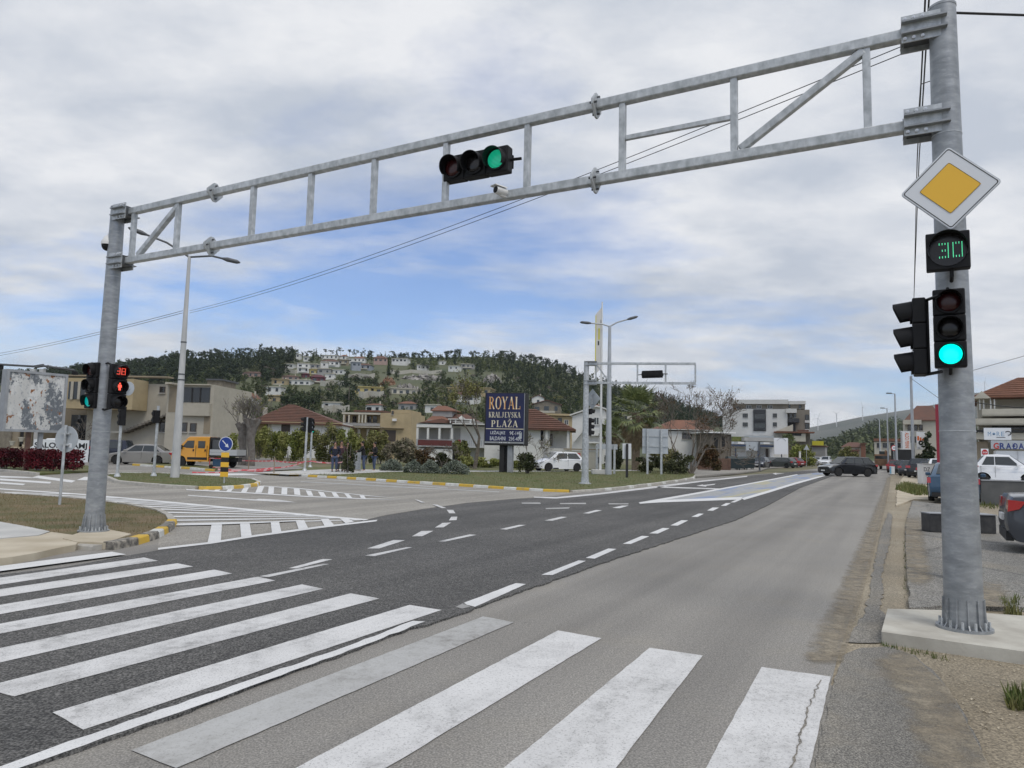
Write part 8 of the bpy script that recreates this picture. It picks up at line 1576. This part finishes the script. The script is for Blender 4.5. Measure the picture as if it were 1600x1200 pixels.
# ================================================================== people
M_SKIN = mat('skin', (0.36, 0.20, 0.14), .6); M_HAIR = mat('dark_hair', (0.018, 0.013, 0.010), .7); M_JEAN = mat('blue_jeans', (0.045, 0.065, 0.12), .85, (0.07, 0.095, 0.16), 8); M_SHOEW = mat('white_shoes', (.6, .6, .58), .6); M_SHOEB = mat('black_shoes', (.02, .02, .02), .6)
M_JKT = mat('navy_jacket', (0.010, 0.013, 0.028), .8); M_JKB = mat('black_jacket', (0.010, 0.010, 0.011), .8); M_JKM = mat('maroon_jacket', (0.05, 0.022, 0.028), .8); M_TRO = mat('grey_trousers', (0.055, 0.055, 0.06), .85)
def skinned(name, joints, edges, m, parent, root=0, sub=2):
    me = bpy.data.meshes.new(name); me.from_pydata([j[0] for j in joints], edges, []); o = bpy.data.objects.new(name, me); COL.objects.link(o)
    sk_ = o.modifiers.new('skin', 'SKIN'); sk_.use_smooth_shade = True
    for i, j in enumerate(joints):
        r_ = j[1]; me.skin_vertices[0].data[i].radius = r_ if isinstance(r_, tuple) else (r_, r_)
    me.skin_vertices[0].data[root].use_root = True
    sb = o.modifiers.new('sub', 'SUBSURF'); sb.levels = sub; sb.render_levels = sub
    dg = bpy.context.evaluated_depsgraph_get(); ev = bpy.data.meshes.new_from_object(o.evaluated_get(dg)); bpy.data.objects.remove(o)
    ev.materials.clear(); ev.materials.append(m); ev.shade_smooth(); return obj(name, ev, None, parent)
def person(label, px, pyb, Y, face, jm, tm, sm, pose, H=1.78, long_coat=False, z=.1):
    s = H / 1.78; base = Vector((at(px, pyb, Y).x, Y, z)); t = thing('person', label, 'person', base, head(face), 'people standing on the lawn'); t.scale = (s, s, s)
    # local -Y is the front
    hx = .10; ft = pose.get('feet', [(-.12, -.02), (.12, .03)]); kn = [((hx * sg + fx) / 2, fy * .5 - .02, .50) for sg, (fx, fy) in zip((-1, 1), ft)]
    sh = [(-.19, 0, 1.43), (.19, 0, 1.43)]; el = pose.get('elbow', [(-.27, .05, 1.15), (.27, .05, 1.15)]); ha = pose.get('hand', [(-.20, -.12, .98), (.20, -.12, .98)])
    lean = pose.get('lean', 0.0); J = []; E_ = []
    def add(p, r_, par=None): J.append((p, r_)); E_.append((par, len(J) - 1)) if par is not None else None; return len(J) - 1
    pel = add((0, 0, .95), (.15, .11)); wst = add((0, lean * .4, 1.12), (.13, .095), pel); ch = add((0, lean * .8, 1.33), (.16, .11), wst); nk = add((0, lean - .01, 1.50), .055, ch); hd0 = add((0, lean - .025, 1.58), (.065, .075), nk); hd1 = add((0, lean - .035, 1.67), (.078, .095), hd0); hd2 = add((0, lean - .02, 1.75), (.060, .075), hd1)
    add((0, lean - .135, 1.645), .012, hd1)
    for i, sg in enumerate((-1, 1)):
        a = add((sh[i][0], sh[i][1] + lean, sh[i][2]), .062, ch); b_ = add((el[i][0], el[i][1] + lean, el[i][2]), .045, a); c = add(ha[i], .032, b_); d = (Vector(ha[i]) - Vector((el[i][0], el[i][1] + lean, el[i][2]))).normalized(); pm = Vector(ha[i]) + d * .07; pi_ = add(tuple(pm), (.038, .02), c)
        side = d.orthogonal().normalized()
        for k in range(4): add(tuple(pm + side * (.028 - k * .019) + d * (.085 - abs(k - 1.4) * .01) + Vector((0, -.01, -.01))), .0085, pi_)
        add(tuple(Vector(ha[i]) + side * .055 + d * .05), .0095, c)
        h_ = add((hx * sg, 0, .88), .088, pel); k_ = add(kn[i], .060, h_); an = add((ft[i][0], ft[i][1] + .03, .09), .042, k_); add((ft[i][0] + sg * .02, ft[i][1] - .13, .04), (.042, .03), an)
    body = skinned('body', J, E_, M_SKIN, t)
    ears = MB(); [ears.lathe([(.022, -.008), (.02, .008)], 8, 'x', (sg * .082, lean - .015, 1.645)) for sg in (-1, 1)]; obj('ears', ears, M_SKIN, t)
    eyes = MB(); [eyes.lathe([(.011, -.004), (.008, -.008)], 8, 'y', (sg * .032, lean - .122, 1.675)) for sg in (-1, 1)]; eyes.box(-.026, .026, lean - .124, lean - .116, 1.595, 1.603); obj('face_features', eyes, M_HAIR, t)
    hr = MB().lathe([(.092, 0), (.102, .04), (.098, .09), (.062, .135), (.01, .15)], 14, 'z', (0, lean + .008, 1.665)); ho = obj('hair', hr, M_HAIR, t, smooth=180); 
    # jacket: torso and sleeves a little larger than the body
    J2 = []; E2 = []
    def a2(p, r_, par=None): J2.append((p, r_)); E2.append((par, len(J2) - 1)) if par is not None else None; return len(J2) - 1
    hem = .58 if long_coat else .86; p0 = a2((0, .0, hem), (.19, .135)); p1 = a2((0, lean * .4, 1.12), (.175, .125), p0); p2 = a2((0, lean * .8, 1.33), (.20, .135), p1); p3 = a2((0, lean, 1.49), (.075, .075), p2)
    for i in (0, 1): q = a2((sh[i][0], sh[i][1] + lean, sh[i][2]), .085, p2); q2 = a2((el[i][0], el[i][1] + lean, el[i][2]), .066, q); a2(tuple(Vector(ha[i]) - (Vector(ha[i]) - Vector(el[i])) * .06), .05, q2)
    skinned('jacket', J2, E2, jm, t)
    J3 = [((0, 0, .96), (.165, .12))]; E3 = []
    for i, sg in enumerate((-1, 1)): n0 = len(J3); J3 += [((hx * sg, 0, .86), .105), (kn[i], .080), ((ft[i][0], ft[i][1] + .03, .11), .064)]; E3 += [(0, n0), (n0, n0 + 1), (n0 + 1, n0 + 2)]
    skinned('trousers', J3, E3, tm, t)
    for i in (0, 1):
        fx, fy = ft[i]; shm = MB().prism([(fx - .048, fy + .08), (fx + .048, fy + .08), (fx + .055, fy - .06), (fx + .035, fy - .17), (fx - .035, fy - .17), (fx - .055, fy - .06)], 0.0, .075, 'z'); obj('shoe', shm, sm, t, bevel=.02)
    return t
arm_pk = dict(elbow=[(-.31, .08, 1.17), (.31, .08, 1.17)], hand=[(-.21, -.10, .97), (.21, -.10, .97)])
person('man in dark navy jacket and blue jeans standing leftmost, hands in pockets', 522, 738.5, 42.0, Vector((.3, -1, 0)), M_JKT, M_JEAN, M_SHOEB, arm_pk, 1.76)
person('man in dark jacket and grey trousers second from left behind the upright shrub', 531.5, 738, 42.6, Vector((.5, -.9, 0)), M_JKM, M_TRO, M_SHOEB, arm_pk, 1.82)
person('man in maroon jacket half hidden behind the upright shrub', 542, 737, 43.2, Vector((.2, -1, 0)), M_JKM, M_TRO, M_SHOEB, arm_pk, 1.74)
person('person in long black coat and jeans with white shoes leaning over the cabinet', 568, 735.8, 43.4, Vector((-1, -.15, 0)), M_JKB, M_JEAN, M_SHOEW, dict(elbow=[(-.26, -.16, 1.18), (.26, -.16, 1.2)], hand=[(-.20, -.40, 1.15), (.18, -.42, 1.18)], lean=-.10), 1.84, True)
person('man in black jacket and dark blue jeans standing rightmost, turned left', 584.5, 735.2, 44, Vector((-.8, -.6, 0)), M_JKB, M_JEAN, M_SHOEW, dict(elbow=[(-.27, .02, 1.17), (.27, .02, 1.17)], hand=[(-.15, -.22, 1.12), (.14, -.22, 1.14)], feet=[(-.13, .05), (.13, -.08)]), 1.80)
# ================================================================== haze
HAZE = 9.0e-5
if HAZE:
    hz = obj('haze', MB().box(-4600, 5600, -200, 5300, -1.05, 430), None); tag(hz, 'thin pale haze in the air', 'haze', kind='stuff')
    m = bpy.data.materials.new('haze'); m.use_nodes = True; t_ = m.node_tree; t_.nodes.clear(); o_ = t_.nodes.new('ShaderNodeOutputMaterial'); v_ = t_.nodes.new('ShaderNodeVolumePrincipled'); v_.inputs['Density'].default_value = HAZE; v_.inputs['Color'].default_value = (.84, .91, 1.0, 1); v_.inputs['Anisotropy'].default_value = .2
    t_.links.new(v_.outputs[0], o_.inputs['Volume']); hz.data.materials.append(m)
